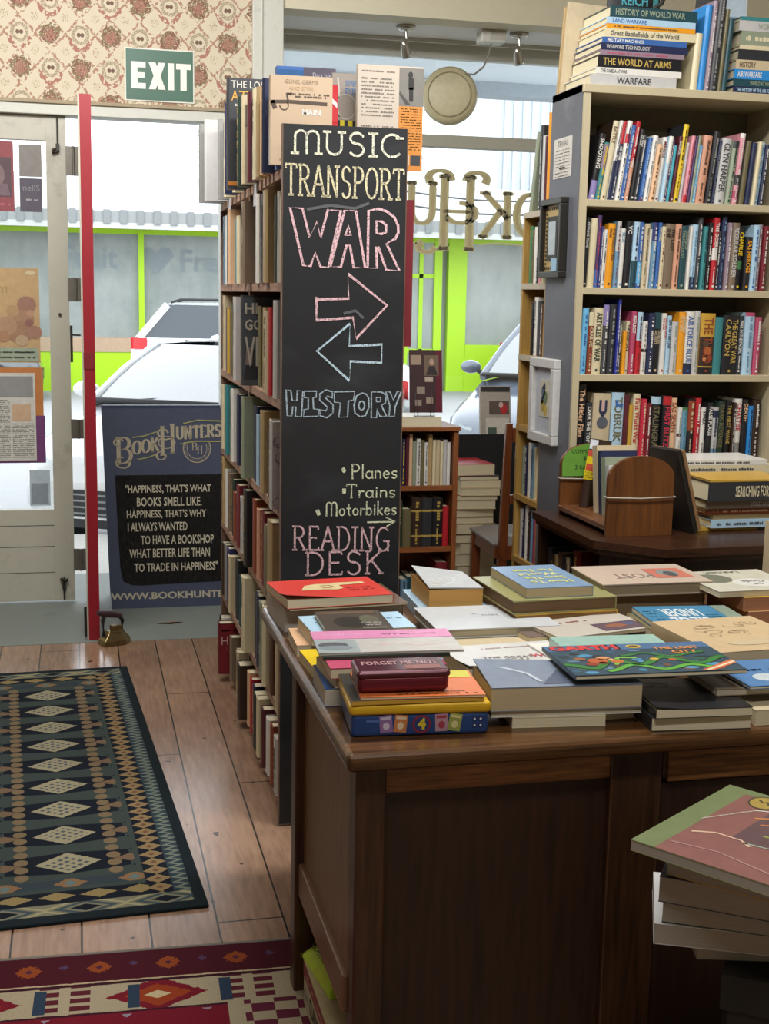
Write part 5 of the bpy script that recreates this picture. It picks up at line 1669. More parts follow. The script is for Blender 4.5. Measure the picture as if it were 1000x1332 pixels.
lines('chalk_outline_word', [
    H([(75, 890), (110, 895), (122, 970), (155, 970), (158, 895), (200, 900), (190, 1085), (145, 1085), (148, 1015), (125, 1015), (120, 1082), (85, 1080)]),
    H([(210, 900), (300, 900), (298, 945), (275, 950), (280, 1030), (318, 1035), (315, 1085), (205, 1088), (210, 1035), (240, 1030), (240, 950), (212, 948)]),
    H([(420, 905), (370, 890), (325, 920), (325, 965), (385, 1020), (370, 1045), (325, 1035), (330, 1080), (380, 1095), (425, 1060), (425, 1000), (370, 950), (380, 935), (418, 950)]),
    H([(432, 905), (585, 900), (578, 965), (540, 970), (535, 1090), (470, 1092), (480, 985), (435, 980)]),
    H([(640, 912), (600, 935), (582, 1000), (590, 1060), (630, 1088), (670, 1080), (695, 1020), (692, 950), (670, 920)]), H(el(640, 1005, 22, 32)[:-1]),
    H([(712, 905), (790, 905), (825, 930), (820, 985), (790, 1005), (830, 1085), (780, 1085), (758, 1030), (755, 1095), (715, 1098)]), H([(750, 945), (785, 945), (780, 975), (752, 978)]),
    H([(820, 900), (855, 905), (880, 965), (910, 900), (938, 905), (895, 1015), (890, 1085), (850, 1085), (855, 1010)])], chalk('a9bcc8'), 1.6)
lines('chalk_arrow', [[(486, 679), (524, 679)], [(512, 673), (524, 679), (513, 685)]], CY_, 1.8, False)
lines('chalk_dots', [[(451, 606), (453, 609)], [(453, 634), (453, 638)], [(417, 662), (419, 667)]], CY_, 4.0, False)
lines('chalk_smear', [[(400, 268), (430, 262), (462, 265), (480, 258)], [(450, 400), (465, 396), (475, 405)]], chalk('5c5e60'), 3.0, False)

# ================================================================== SANDWICH BOARD
NAVYB = worn('485068', '646c80', .45, 'navy_sandwich_board_paint', 4.0, .62)
t = thing('sandwich_board', 'navy sandwich board with BOOK HUNTERS heading and a quotation about happiness', 'sign', (.205, 6.345, .0025), 0)
def lean(z):
    return .10 * z / .97
TL = math.atan2(.09, .97)
b = MB(); b.T = MT(0, 0, 0, -TL + 0.0); 
pl = [(0, .0), (.62, .0), (.56, .97), (-.10, .97)]
b.prism([(-.068, 0), (.585, 0), (.56, .975), (-.10, .975)], -.0, .02, NAVYB, 'xz')
fo = b.build('front_board', t)
b = MB(); b.prism([(-.068, 0), (.585, 0), (.56, .975), (-.10, .975)], 0, .02, NAVYB, 'xz'); bo = b.build('back_board', t); bo.location = (0, .30, 0); bo.rotation_euler = (TL * .65, 0, 0)
BT = MT(0, -.0022, 0, UPR - TL)
GLB = None
def glossy_black():
    m, nt, p = new_mat('wrinkled_black_vinyl')
    vec, _ = coords(nt)
    p.inputs['Base Color'].default_value = (.012, .013, .014, 1)
    p.inputs['Roughness'].default_value = .13
    f = noise(nt, vec, 22.0, 4.0, (2.6, 1.0, .8))
    bp = nt.nodes.new('ShaderNodeBump'); bp.inputs['Strength'].default_value = .55; bp.inputs['Distance'].default_value = .02
    nt.links.new(f.s, bp.inputs['Height']); nt.links.new(bp.outputs[0], p.inputs['Normal'])
    return m
b = MB(); b.T = BT
rd = [(-.042, .652), (.545, .652), (.55, .125), (.08, .112), (.03, .116), (-.012, .135), (-.024, .20), (-.034, .42)]
b.add([(x, y, 0) for x, y in rd], [tuple(range(len(rd)))[::-1]], glossy_black()); qp = b.build('quote_panel', t)
CRM = plain('c9c2ac', .5, 'cream_lettering'); 
# z of the lines from the photograph: seven lines between .63 and .205
for s_, x0, wd, y in (('"HAPPINESS, THAT\'S WHAT', .006, .415, .582), ('BOOKS SMELL LIKE.', .06, .314, .521), ("HAPPINESS, THAT'S WHY", .011, .384, .459), ('I ALWAYS WANTED', .0145, .288, .399), ('TO HAVE A BOOKSHOP', .076, .355, .334), ('WHAT BETTER LIFE THAN', .02, .391, .269), ('TO TRADE IN HAPPINESS"', .043, .406, .20)):
    b = MB(); b.T = BT @ MT(0, 0, .0008); b.text(s_, CRM, MT(x0, y, 0), wd, .044, bold=.018, just='L', squash=.92); b.build('quote_line', qp)
b = MB(); b.T = BT @ MT(0, 0, .0008)
b.text('WWW.BOOKHUNTERS', CRM, MT(-.072, .060, 0), .655, .035, bold=.03, just='L', squash=1.25); b.build('web_lettering', fo)
# heading
b = MB(); b.T = BT @ MT(0, 0, .0008)
LT = plain('bdb39a', .5, 'heading_cream'); GR = plain('a9a86c', .5, 'heading_olive')
def hw(word, x0, x1, yb, h, wd, slope):
    chalk_word(b, word, x0, x1, yb, h, LT, wd, .10, wd * .28, arc=lambda X: slope * (X - x0))
hw('B', -.035, .038, .708, .122, .019, .1); b.ribbon(el(-.022, .812, .022, .018, 30, 290, 12), .010, LT, .004); b.ribbon(el(-.002, .712, .032, .026, 90, 380, 14), .012, LT, .004)
hw('OOK', .045, .168, .752, .062, .014, .16)
hw('H', .178, .245, .748, .135, .017, .22); b.ribbon(el(.19, .855, .024, .02, 10, 260, 12), .010, LT, .004); b.ribbon(el(.18, .745, .022, .02, 100, 380, 12), .009, LT, .004); b.ribbon(el(.208, .81, .04, .03), .006, LT, .003)
hw('UNTERS', .255, .472, .826, .058, .013, .06)
b.ribbon([(.045, .835), (.10, .842), (.16, .862)], .006, GR, .006); b.ribbon([(.068, .728), (.12, .738), (.155, .752)], .006, GR, .006)
b.ribbon([(.29, .902), (.36, .918), (.47, .913)], .006, GR, .006); b.ribbon([(.275, .802), (.34, .815), (.47, .813)], .006, GR, .006)
b.ribbon(el(.354, .78, .066, .069, 155, 385, 24), .005, LT); b.ribbon(el(.354, .78, .048, .051, 155, 385, 24), .003, LT)
for k in range(18):
    a = R(165 + k * 12); b.add([(.354 + .057 * math.cos(a) + xx, .78 + .060 * math.sin(a) + yy, 0) for xx, yy in ((-.002, -.002), (.002, -.002), (.002, .002), (-.002, .002))], [(0, 1, 2, 3)], LT)
chalk_word(b, 'B', .330, .354, .77, .038, LT, .005, .1, .002); chalk_word(b, 'H', .356, .380, .752, .04, LT, .005, .1, .002)
b.build('heading_lettering', fo)

# ---- old iron used as a door stop
BRASS = plain('8c7c52', .3, 'tarnished_brass', .85, .25)
t = thing('flat_iron', 'old brass flat iron holding the red edged door open on the floor', 'iron', (.137, 5.70, .0015), R(25))
b = MB()
pr = [(-.07, -.035), (.03, -.042), (.075, 0), (.03, .042), (-.07, .035)]
vs = [(x, y, 0) for x, y in pr] + [(x * .96, y * .94, .022) for x, y in pr] + [(x * .62, y * .6, .05) for x, y in pr] + [(x * .55, y * .5, .062) for x, y in pr]
b.add(vs, [(4, 3, 2, 1, 0), (15, 16, 17, 18, 19)] + [(k * 5 + i, k * 5 + (i + 1) % 5, (k + 1) * 5 + (i + 1) % 5, (k + 1) * 5 + i) for k in range(3) for i in range(5)], BRASS)
b.build('sole', t, bevel=.003)
b = MB(); b.box(-.02, .025, -.018, .018, .06, .085, BRASS); b.build('chimney_block', t, bevel=.003)
b = MB(); b.tube([(.03, 0, .05), (.035, 0, .10), (.02, 0, .125)], .009, plain('2e2526', .5)); b.tube([(-.055, 0, .04), (-.06, 0, .11), (-.05, 0, .135)], .009, plain('2e2526', .5)); b.build('handle_post', t)
b = MB(); b.tube([(-.085, 0, .15), (-.06, 0, .142), (-.02, 0, .135), (.03, 0, .122)], [.009, .014, .015, .010], plain('3a2430', .4), 10); b.build('handle', t)
b = MB(); b.add([(.33, 6.02, .0045), (.40, 6.0, .012), (.46, 6.03, .006), (.40, 6.05, .0045)], [(0, 1, 2, 3)], plain('8d6f58', .8)); b.add([(.33, 6.02, .0035), (.40, 6.0, .011), (.46, 6.03, .005), (.40, 6.05, .0035)], [(3, 2, 1, 0)], plain('8d6f58', .8)); tag(b.build('dry_leaf'), 'dry brown leaf on the grey green entry floor', 'leaf')

# ================================================================== NARROW OCHRE BOOKCASE BY THE WINDOW
OCH = wood('8f6d30', 'bd9650', 2, 5.0, .5, 'ochre_pine')
OCHE = plain('b6ad98', .55, 'pale_shelf_edge')
XY = 1.676
t = thing('bookcase', 'narrow ochre bookcase end standing between the grey sided bookcase and the window', 'bookcase', (0, 0, 0))
b = MB(); b.box(XY, XY + .28, 4.865, 4.885, 0, 1.857, OCH); b.build('side_panel', t)
b = MB(); b.box(XY, XY + .28, 4.605, 4.62, 0, 1.857, OCH); b.build('side_panel', t)
b = MB(); b.box(XY + .27, XY + .28, 4.62, 4.865, 0, 1.84, OCH); b.build('back_panel', t)
YSH = [1.857, 1.59, 1.319, 1.046, .773, .525, .22]
for z in YSH:
    b = MB(); b.box(XY, XY + .27, 4.62, 4.865, z - .022, z, OCH); b.box(XY - .002, XY, 4.606, 4.884, z - .022, z, OCHE if z > 1.1 else OCH); b.build('shelf', t)
YB_ = [[('sage', .30), ('charcoal', .31), ('pale grey', .27), ('maroon', .265), ('orange', .345)], [('green', .215), ('olive', .20), ('white', .21), ('charcoal', .225), ('pink', .21), ('beige', .225), ('sage', .235)], [('black', .20), ('white', .22), ('dark grey', .205), ('brown', .195)],
       [('brown', .19), ('olive', .20), ('dark brown', .21)], [('sage', .19), ('navy', .20), ('white', .21), ('steel blue', .205), ('cream', .20)], [('pale grey', .19), ('navy', .21), ('white', .215), ('dark brown', .19), ('steel blue', .205), ('rose', .20)]]
for li, row in enumerate(YB_):
    lbs = row_labels([(c, None) for c, _ in row], f'{ORD[li] if li else "top"} level of the narrow ochre bookcase')
    y = 4.872 if li == 0 else 4.80 if li in (2, 3) else 4.845
    if li == 3: y = 4.72
    for i, (c, ht) in enumerate(row):
        wd = {0: .026, 1: .026, 2: .034, 3: .03, 4: .034, 5: .03}[li]
        o = book_upright('book', wd, .18, ht, c, '~' if i % 2 else None, 'white' if c in ('black', 'navy', 'charcoal', 'dark brown', 'brown') else 'dark grey')
        o.rotation_euler = (0, R(13) if (li == 0 and i == 0) else 0, R(-90))
        if li == 0 and i == 0:
            y += .0
        o.location = (XY + .012, y, YSH[li] + .0005)
        tag(o, lbs[i], 'book', 'books in the narrow ochre bookcase')
        y -= wd + .0012 + (.080 if (li == 0 and i == 0) else 0)
# ================================================================== DARK CABINET WITH CHAMFERED CORNER, BOOK TROUGH
CAB = wood('24150d', '4a2d1c', 0, 6.0, .3, 'dark_varnished_cabinet')
CABV = wood('1f130c', '3d2617', 2, 6.0, .35, 'dark_varnished_cabinet_side')
poly = [(1.535, 4.275), (1.535, 3.71), (1.70, 3.54), (2.62, 3.60), (2.62, 4.275)]
t = thing('low_cabinet', 'low dark wooden book cabinet with a chamfered corner in front of the grey sided bookcase', 'cabinet', (0, 0, 0))
b = MB(); b.prism(poly, .775, .80, CAB); 
b.prism([(1.548, 4.272), (1.548, 3.716), (1.706, 3.553), (2.61, 3.612), (2.61, 4.272)], .757, .776, CAB); b.build('top_board', t, bevel=.006, seg=3)
b = MB(); b.prism([(1.575, 3.75), (1.72, 3.59), (2.58, 3.645), (2.58, 3.67), (1.73, 3.62), (1.60, 3.765)], 0, .757, CABV); b.build('front_panel', t)
b = MB(); b.box(1.56, 2.58, 4.245, 4.27, 0, .757, CABV); b.build('side_panel', t)
b = MB(); b.box(1.80, 1.815, 3.77, 4.245, .06, .757, CABV); b.build('back_panel', t)
for z in (.06, .43):
    b = MB(); b.prism([(1.57, 4.245), (1.57, 3.80), (1.80, 3.70), (1.80, 4.245)], z - .02, z, CAB); b.build('shelf', t)
row = [('charcoal', .25), ('dark brown', .23), ('tan', .235), ('brown', .25), ('charcoal', .24), ('beige', .245), ('black', .255), ('dark red', .285), ('tan', .235), ('cream', .20), ('mustard', .22)]
lbs = row_labels([(c, None) for c, _ in row], 'upper shelf of the low dark cabinet')
y = 4.24
for i, (c, ht) in enumerate(row):
    wd = (.03, .036, .03, .034, .04, .03, .036, .05, .038, .03, .03)[i]
    o = book_upright('book', wd, .17, ht, c, '~' if i % 2 else None, 'gold' if c not in ('cream', 'beige', 'tan', 'mustard') else 'dark grey')
    o.rotation_euler = (0, 0, R(-90)); o.location = (1.585, y, .4305)
    tag(o, lbs[i], 'book', 'books on the upper shelf of the low dark cabinet')
    y -= wd + .001

TRW = wood('4a2a14', '74461f', 2, 5.0, .4, 'trough_walnut')
TRX = wood('4a2c18', '7a4e2c', 1, 5.0, .4, 'trough_floor_walnut')
t = thing('book_trough', 'wooden book trough with two round topped ends on the low dark cabinet', 'book trough', (0, 0, 0))
def arch_panel(x0, x1, z0, zc, y):
    r_ = (x1 - x0) / 2
    p_ = [(x0, z0), (x1, z0)] + [(x0 + r_ + r_ * math.cos(R(a)), zc + r_ * .62 * math.sin(R(a))) for a in range(0, 181, 12)]
    m = MB(); m.prism(p_, y, y + .016, TRW, 'xz')
    return m
arch_panel(1.60, 1.822, .8005, .985, 3.765).build('end_panel', t, bevel=.003)
arch_panel(1.61, 1.832, .8005, .975, 4.205).build('end_panel', t, bevel=.003)
b = MB(); b.box(1.605, 1.825, 3.781, 4.205, .815, .832, TRX); b.build('floor_board', t, bevel=.002)
STR = plain('b9b4a4', .6, 'white_string')
for y, z, xa, xb in ((3.758, .925, 1.596, 1.826), (4.198, .925, 1.606, 1.836)):
    b = MB(); b.tube([(xa, y, z), ((xa + xb) / 2, y, z - .004), (xb, y, z - .001), (xb + .002, y + .03, z), (xb - .0, y + .03, z), ((xa + xb) / 2, y + .029, z), (xa, y + .029, z), (xa, y, z)], .0022, STR, 6); b.build('string_band', t)
b = MB(); r_ = .108
p_ = [(1.614, .932), (1.828, .932)] + [(1.721 + r_ * math.cos(R(a)), .977 + r_ * .62 * math.sin(R(a))) for a in range(0, 181, 12)]
b.prism(p_, 4.2005, 4.2035, plain('6aa03a', .6, 'green_card'), 'xz'); o = b.build('price_card'); tag(o, 'green price card reading COMMANDO on the far end of the book trough', 'sign')
b = MB(); b.T = MT(0, 4.1998, 0, UPR); mk = plain('1d2a18', .7)
b.text('COMMANDO', mk, MT(1.70, 1.018, 0), .11, .014); b.text('$4 ea', mk, MT(1.71, .993, 0), .06, .016); b.text('3 for $10', mk, MT(1.70, .962, 0), .12, .018); b.build('lettering', o)
# books and comics standing in the trough, tilted back towards the window end
TB = [(.135, .225, .040, 'beige', 'thick beige paged book behind the yellow price label in the trough'),
      (.13, .210, .022, 'navy', 'navy book standing in the middle of the book trough'), (.135, .195, .034, 'sage', 'sage green thick book standing in the book trough'),
      (.13, .172, .024, 'pale grey', 'pale grey booklet with a barcode standing in the trough'), (.135, .160, .024, 'peach', 'peach booklet low in the book trough')]
y = 4.05
TILT = 9
for i, (w_, h_, th_, c, lab) in enumerate(TB):
    m = MB(); cm = plain(c, .35, spot=.06)
    m.box(0, w_, 0, .0015, 0, h_, cm); m.box(0, w_, th_ - .0015, th_, 0, h_, cm); m.box(0, .0015, .0015, th_ - .0015, 0, h_, cm)
    o = m.build('book'); o.location = (1.672, y - th_, .834); o.rotation_euler = (R(-TILT), 0, 0)
    tag(o, lab, 'book', 'books in the trough')
    m = MB(); m.box(.0015, w_ - .002, .0015, th_ - .0015, .001, h_ - .002, pages_mat()); m.build('page_block', o)
    if i == 3:
        m = MB(); m.T = MT(0, -.0008, 0, UPR)
        for k in range(14):
            rect(m, .03 + k * .004, .032 + k * .004, h_ - .06, h_ - .02, INK)
        rect(m, .09, .125, h_ - .07, h_ - .01, plain('d4d4d8', .4)); m.build('cover_print', o)
    y -= th_ + .006
o = book_upright('book', .032, .15, .235, 'dark brown', None); o.location = (1.655, 4.145, .836); o.rotation_euler = (R(-7), R(6), R(-40))
tag(o, 'plastic sleeved dark book with a bright yellow sticker leaning in the book trough', 'book')
m = MB(); m.T = MT(.016, -.0012, 0, UPR); yl = plain('d8c21c', .4); rd_ = plain('c0503a', .4)
rect(m, -.016, .016, .095, .175, yl); rect(m, -.014, .014, .125, .15, rd_, .0003); rect(m, -.016, .016, .175, .195, rd_)
for k in range(4): squiggle(m, -.014, .014, .102 + k * .006, .003, INK, k)
rect(m, -.014, .014, .20, .233, plain('d4d6dc', .15)); m.build('sticker', o)
t = thing('framed_picture', 'black backed frame leaning against the round topped trough end on the low dark cabinet', 'frame', (1.895, 3.80, .8008), R(18))
b = MB(); b.T = MT(0, 0, 0, 0, R(-19), 0); b.box(.0, .016, -.03, .10, 0, .285, plain('1c1a19', .5)); b.build('backing', t)
b = MB(); b.T = MT(0, 0, 0, 0, R(-19), 0); b.box(.016, .028, -.034, .10, .006, .28, wood('7a5a3c', 'a07c56', 2)); b.build('frame_edge', t)

z = .8008
for t_, c, xo, yo, L_, st, lab in (
        (.012, 'mustard', -.04, .02, .24, None, 'thin mustard book at the bottom of the low cabinet pile, jutting out'), (.026, 'pale blue', .02, .0, .28, ('~', 'dark grey'), 'pale blue pictorial book low in the pile on the dark cabinet'),
        (.014, 'tan', .03, .01, .28, None, 'thin tan book above the pale blue pictorial one'), (.020, 'rust', .01, .02, .28, ('~', 'peach'), 'rust red book under the grey one in the cabinet pile'), (.028, 'taupe', .0, .005, .30, ('WIND AND WAVES', 'pale grey', 'R', .4), 'taupe grey book directly beneath the SEARCHING FOR CHARLIE book'),
        (.062, 'charcoal', -.005, -.02, .30, ('SEARCHING FOR CHARLIE', 'cream', 'R', .62), 'thick black book lettered SEARCHING FOR CHARLIE on the dark cabinet'), (.006, 'mustard', .0, -.018, .29, None, 'thin mustard jacketed booklet on the SEARCHING FOR CHARLIE book')):
    book_flat('book', lab, (1.955 + xo, 3.80 + yo), R(2), L_, .19, z, t_, c, 'F', None, True, 'pile on the low dark cabinet', None, None, 'book', st)
    z += t_ + .0005
z = .8008
for t_, c, xo, L_, lab in ((.03, 'white', 0, .3, 'white book at the bottom behind the SEARCHING FOR CHARLIE pile'), (.03, 'charcoal', .01, .3, 'charcoal striped book in the rear pile on the dark cabinet'), (.03, 'olive', -.01, .3, 'olive book in the rear pile on the dark cabinet'), (.035, 'pale grey', .005, .3, 'pale grey book in the rear pile on the dark cabinet'), (.03, 'sage', -.012, .28, 'sage green photo book high in the rear pile on the dark cabinet'), (.028, 'cream', .05, .34, 'cream book near the top of the rear pile on the dark cabinet'), (.018, 'white', .03, .33, 'white papers topmost on the rear pile on the dark cabinet')):
    book_flat('book', lab, (1.93 + xo, 4.03), 0, L_, .20, z, t_, c, 'F', None, False, 'rear pile on the low dark cabinet', None, None, 'book', ('~', 'dark grey'))
    z += t_ + .0005

# ================================================================== SMALL BOOKCASE BEHIND THE CHALKBOARD
REDW = wood('6d3a1c', '9c6034', 2, 6.0, .45, 'reddish_pine')
REDX = wood('6d3a1c', '9c6034', 0, 6.0, .45, 'reddish_pine_shelf')
t = thing('bookcase', 'small reddish wooden bookcase glimpsed behind the chalkboard', 'bookcase', (0, 0, 0))
b = MB(); b.box(1.515, 1.535, 5.20, 5.46, 0, .985, REDW); b.build('side_panel', t)
b = MB(); b.box(.95, .97, 5.20, 5.46, 0, .985, REDW); b.build('side_panel', t)
b = MB(); b.box(.945, 1.54, 5.19, 5.46, .985, 1.003, REDX); b.build('top_board', t, bevel=.003)
b = MB(); b.box(.97, 1.515, 5.445, 5.46, 0, .985, REDW); b.build('back_panel', t)
for z in (.755, .495, .235, .05):
    b = MB(); b.box(.97, 1.515, 5.205, 5.445, z - .02, z, REDX); b.build('shelf', t)
rows = [(.755, [('sage', .2, .02), ('pale grey', .2, .016), ('navy', .195, .018), ('maroon', .205, .014), ('peach', .215, .014), ('sage', .185, .016), ('white', .195, .018), ('olive', .19, .014), ('white', .18, .016), ('tan', .215, .018), ('cream', .19, .014), ('beige', .19, .018), ('cream', .185, .012), ('pale grey', .19, .016), ('white', .18, .014)], 'upper'),
        (.495, [('dark green', .2, .03), ('olive', .16, .036), ('dark brown', .205, .045), ('charcoal', .205, .045), ('black', .205, .045), ('red', .17, .026)], 'middle'),
        (.235, [('steel blue', .12, .03), ('dark teal', .13, .03), ('sage', .125, .03), ('blue', .12, .03), ('pale grey', .12, .03), ('dark red', .19, .05)], 'lower')]
for z, row, nm in rows:
    lbs = row_labels([(c, None) for c, _, _ in row], f'{nm} shelf of small reddish bookcase')
    tot = sum(q_[2] + .0008 for q_ in row)
    x = 1.51 - tot
    for i, (c, ht, wd) in enumerate(row):
        o = book_upright('book', wd, .15, ht, c, '~' if wd > .015 and i % 2 == 0 else None, 'gold' if nm == 'middle' else ('yellow' if c in ('navy', 'maroon') else 'dark grey'), [(.2, .24, 'gold'), (.72, .76, 'gold')] if nm == 'middle' and c in ('dark brown', 'charcoal', 'black') else None)
        o.location = (x, 5.225, z + .0005); tag(o, lbs[i], 'book', f'books on the {nm} shelf of the small reddish bookcase')
        x += wd + .0008
book_flat('book', 'thick tan book lying on the small reddish bookcase under the wire stand', (1.24, 5.205), 0, .22, .20, 1.0035, .040, 'beige', 'R')
m = MB(); m.T = MT(1.335, 5.245, 1.046, R(-8)); cm = plain('5e1c2c', .35); m.box(0, .14, 0, .006, .012, .272, cm); o = m.build('book'); tag(o, 'dark crimson book with portrait photographs on a wire stand beside the chalkboard', 'book')
m = MB(); m.T = MT(1.335, 5.2445, 1.046, R(-8)) @ MT(0, -.0008, 0, UPR)
rect(m, .0, .112, .012, .272, plain('3a2024', .4)); rect(m, .062, .125, .165, .25, plain('6d5a48', .5), .0004); m.add([(a, q_, .0008) for a, q_ in el(.095, .222, .010, .014)][:-1], [tuple(range(14))], plain('b0937c', .5)); m.add([(.07, .168, .0007), (.12, .168, .0007), (.108, .205, .0007), (.085, .205, .0007)], [(0, 1, 2, 3)], plain('241c1c', .5))
for a, c_ in (((.005, .05, .21, .25), 'a08a74'), ((.065, .10, .14, .16), 'b3a492'), ((.03, .065, .09, .12), '8d7f72'), ((.07, .1, .05, .075), '9c8a78'), ((.02, .05, .04, .065), '8f8070')):
    rect(m, a[0], a[1], a[2], a[3], plain(c_, .5), .0004)
m.build('cover_print', o)
m = MB()
for xx_ in (1.345, 1.415):
    m.tube([(xx_, 5.20 + .0, 1.047), (xx_, 5.215, 1.047), (xx_ + .008, 5.225, 1.16), (xx_ + .016, 5.215, 1.047)], .0018, plain('1e1e1e', .4), 6)
m.tube([(1.345, 5.222, 1.046), (1.435, 5.222, 1.046)], .0018, plain('1e1e1e', .4), 6)
tag(m.build('wire_stand'), 'black wire book stand on the small reddish bookcase', 'stand')
t = thing('framed_picture', 'brown picture with a white frame edge standing behind the chalkboard', 'picture', (1.10, 5.40, 1.0035), 0)
b = MB(); b.box(0, .235, 0, .015, 0, .49, plain('c4beb2', .5)); b.build('frame', t)
b = MB(); b.box(.03, .205, -.002, .001, .03, .46, wood('7a3c1c', 'a0562c', 2)); b.build('picture', t)

# ================================================================== CHAIR, FLOOR PILE, THINGS BY THE SILL
CHW = wood('5c2c14', '8a4a26', 2, 6.0, .35, 'red_brown_chair_wood')
t = thing('chair', 'red brown wooden chair with a grey seat pad facing the window', 'chair', (1.845, 5.55, 0), R(-2))
for x in (0, .36):
    b = MB(); b.add([(x - .002, .035, 0), (x + .04, .035, 0), (x + .04, .075, 0), (x - .002, .075, 0), (x, 0, .45), (x + .038, 0, .45), (x + .038, .036, .45), (x, .036, .45), (x + .004, -.035, .985), (x + .034, -.035, .985), (x + .034, -.008, .985), (x + .004, -.008, .985)],
        [(3, 2, 1, 0), (8, 9, 10, 11)] + [(k * 4 + i, k * 4 + (i + 1) % 4, (k + 1) * 4 + (i + 1) % 4, (k + 1) * 4 + i) for k in range(2) for i in range(4)], CHW); b.build('back_post', t, bevel=.004)
    b = MB(); b.box(x - .02 if x == 0 else x + .02, x + .022 if x == 0 else x + .062, .40, .44, 0, .43, CHW); b.build('front_leg', t, bevel=.003)
    b = MB(); b.box(x - .012 if x == 0 else x + .028, x + .010 if x == 0 else x + .05, .035, .41, .36, .425, CHW); b.build('seat_rail', t)
b = MB(); b.box(.01, .39, .005, .03, .36, .425, CHW); b.build('seat_rail', t)
b = MB(); b.box(-.01, .41, .41, .435, .36, .425, CHW); b.build('seat_rail', t)
b = MB(); b.grid(lambda u, v: (-.022 + .444 * u, .03 + .425 * v, .428 + .024 * min(1, 8 * min(u, 1 - u, v, 1 - v))), 16, 16, plain('8d8580', .55, 'grey_vinyl_seat')); b.box(-.022, .422, .03, .455, .42, .4285, plain('8d8580', .55, 'grey_vinyl_seat')); b.build('seat_pad', t)
b = MB(); b.box(.034, .364, -.035, -.015, .90, .965, CHW); b.build('top_rail', t, bevel=.004)
b = MB(); b.box(.036, .364, -.018, .004, .62, .66, CHW); b.build('back_rail', t, bevel=.004)
z = .0025
rd2 = random.Random(12)
for i, (th_, c) in enumerate(((.06, 'dark brown'), (.055, 'beige'), (.05, 'charcoal'), (.055, 'tan'), (.06, 'cream'), (.05, 'beige'), (.045, 'brown'), (.05, 'olive'), (.035, 'tan'), (.04, 'taupe'), (.045, 'beige'), (.022, 'dark red'), (.038, 'cream'), (.035, 'peach'), (.022, 'charcoal'), (.055, 'red'))):
    lab = 'thick red covered book topmost on the floor pile beyond the chair' if i == 15 else f'{c} book, {ORD[i]} from the floor in the pile beyond the chair'
    book_flat('book', lab, (1.80 + rd2.uniform(-.012, .02), 6.08 + rd2.uniform(-.01, .01)), R(rd2.uniform(-4, 4)), .20, .26, z, th_, c, 'B', None, i % 2 == 0, 'floor pile beyond the chair')
    z += th_ + .0005
b = MB(); BC = plain('141516', .85, 'black_cloth')
b.grid(lambda u, v: (1.86 + .36 * u, 6.50 - .03 - .035 * math.sin(u * 9 + v * 2) * (1 - v) - .02 * (1 - v), .08 + .755 * v), 24, 14, BC)
b.grid(lambda u, v: (1.86 + .36 * u, 6.47 + .20 * v - .0, .835 - .1 * v + .0 * u), 24, 4, BC)
tag(b.build('black_coat'), 'black coat hanging over the window sill behind the floor pile', 'coat')
m = MB(); m.T = MT(2.07, 6.60, .736, R(-8)); m.box(0, .17, 0, .02, 0, .34, plain('a8a096', .6)); o = m.build('magazine'); tag(o, 'tall grey news magazine standing on the sill above the chair', 'magazine')
m = MB(); m.T = MT(2.07, 6.599, .736, R(-8)) @ MT(0, -.0008, 0, UPR); rect(m, .005, .165, .31, .335, plain('2e2c2c', .5)); rect(m, .05, .16, .19, .26, plain('5c4c48', .5)); m.add([(a, q_, .0004) for a, q_ in el(.13, .22, .02, .03)][:-1], [tuple(range(14))], plain('b0282c', .5)); m.add([(a, q_, .0005) for a, q_ in el(.115, .24, .012, .016)][:-1], [tuple(range(14))], plain('c8b0a4', .5)); rect(m, .03, .16, .06, .17, plain('c9c4ba', .5)); rect(m, .04, .09, .08, .12, plain('4c5a50', .5), .0004); m.build('cover_print', o)


# ================================================================== BOOKS ON THE DESK
ZT = .7603
DG = 'books spread on the desk'
def blob(k, x, y, rx, ry, m, z=0.0):
    k.add([(a, q_, z) for a, q_ in el(x, y, rx, ry)][:-1], [tuple(range(14))], m)
def up_text(k, s_, m, x, y, w_, h, z=.0003, flip=True, bold=.02):
    k.text(s_, m, MT(x, y, z, 0, 0, R(180) if flip else 0), w_, h, bold=bold)

# -- tins
TIN = plain('2b4a86', .3, 'blue_tin', .3); YTIN = plain('d9ae22', .35, 'yellow_tin', .2)
t = thing('card_game_tin', 'blue tin with a yellow lid and pictured cards on its side at the desk corner', 'tin', (.452, 2.160, ZT), R(-4.5))
b = MB(); b.box(.004, .252, .004, .168, 0, .043, TIN); b.build('tin_body', t, bevel=.008, seg=3)
b = MB(); b.box(0, .256, 0, .172, .040, .061, YTIN); b.build('lid', t, bevel=.008, seg=3)
b = MB(); b.T = MT(0, .0034, 0, UPR)
for x, c1, c2, rot in ((.066, '8c6a9c', 'c8c0d0', 6), (.092, 'c07a48', 'e0c8a8', -6), (.166, 'b08a98', 'a03a4a', 2), (.190, '98a050', 'd8d090', -10)):
    k = b.T; b.T = b.T @ MT(x, .023, 0, 0, 0, R(rot)); rect(b, -.0115, .0115, -.015, .017, plain(c1, .4)); rect(b, -.009, .009, .009, .014, plain(c2, .4), .0002); blob(b, 0, -.003, .006, .007, plain(c2, .4), .0003); b.T = k
blob(b, .130, .022, .017, .017, plain('8a2030', .4), .0002); blob(b, .130, .022, .0135, .0135, plain('26386c', .4), .0004)
b.text('4', plain('d8c030', .4), MT(.130, .023, .0006), .02, .021, bold=.05)
for i in range(2):
    for j in range(2):
        rect(b, .222 + i * .011, .230 + i * .011, .013 + j * .012, .021 + j * .012, plain('1c2c5c', .4), .0002); blob(b, .226 + i * .011, .017 + j * .012, .002, .002, plain('d0d4e0', .4), .0003)
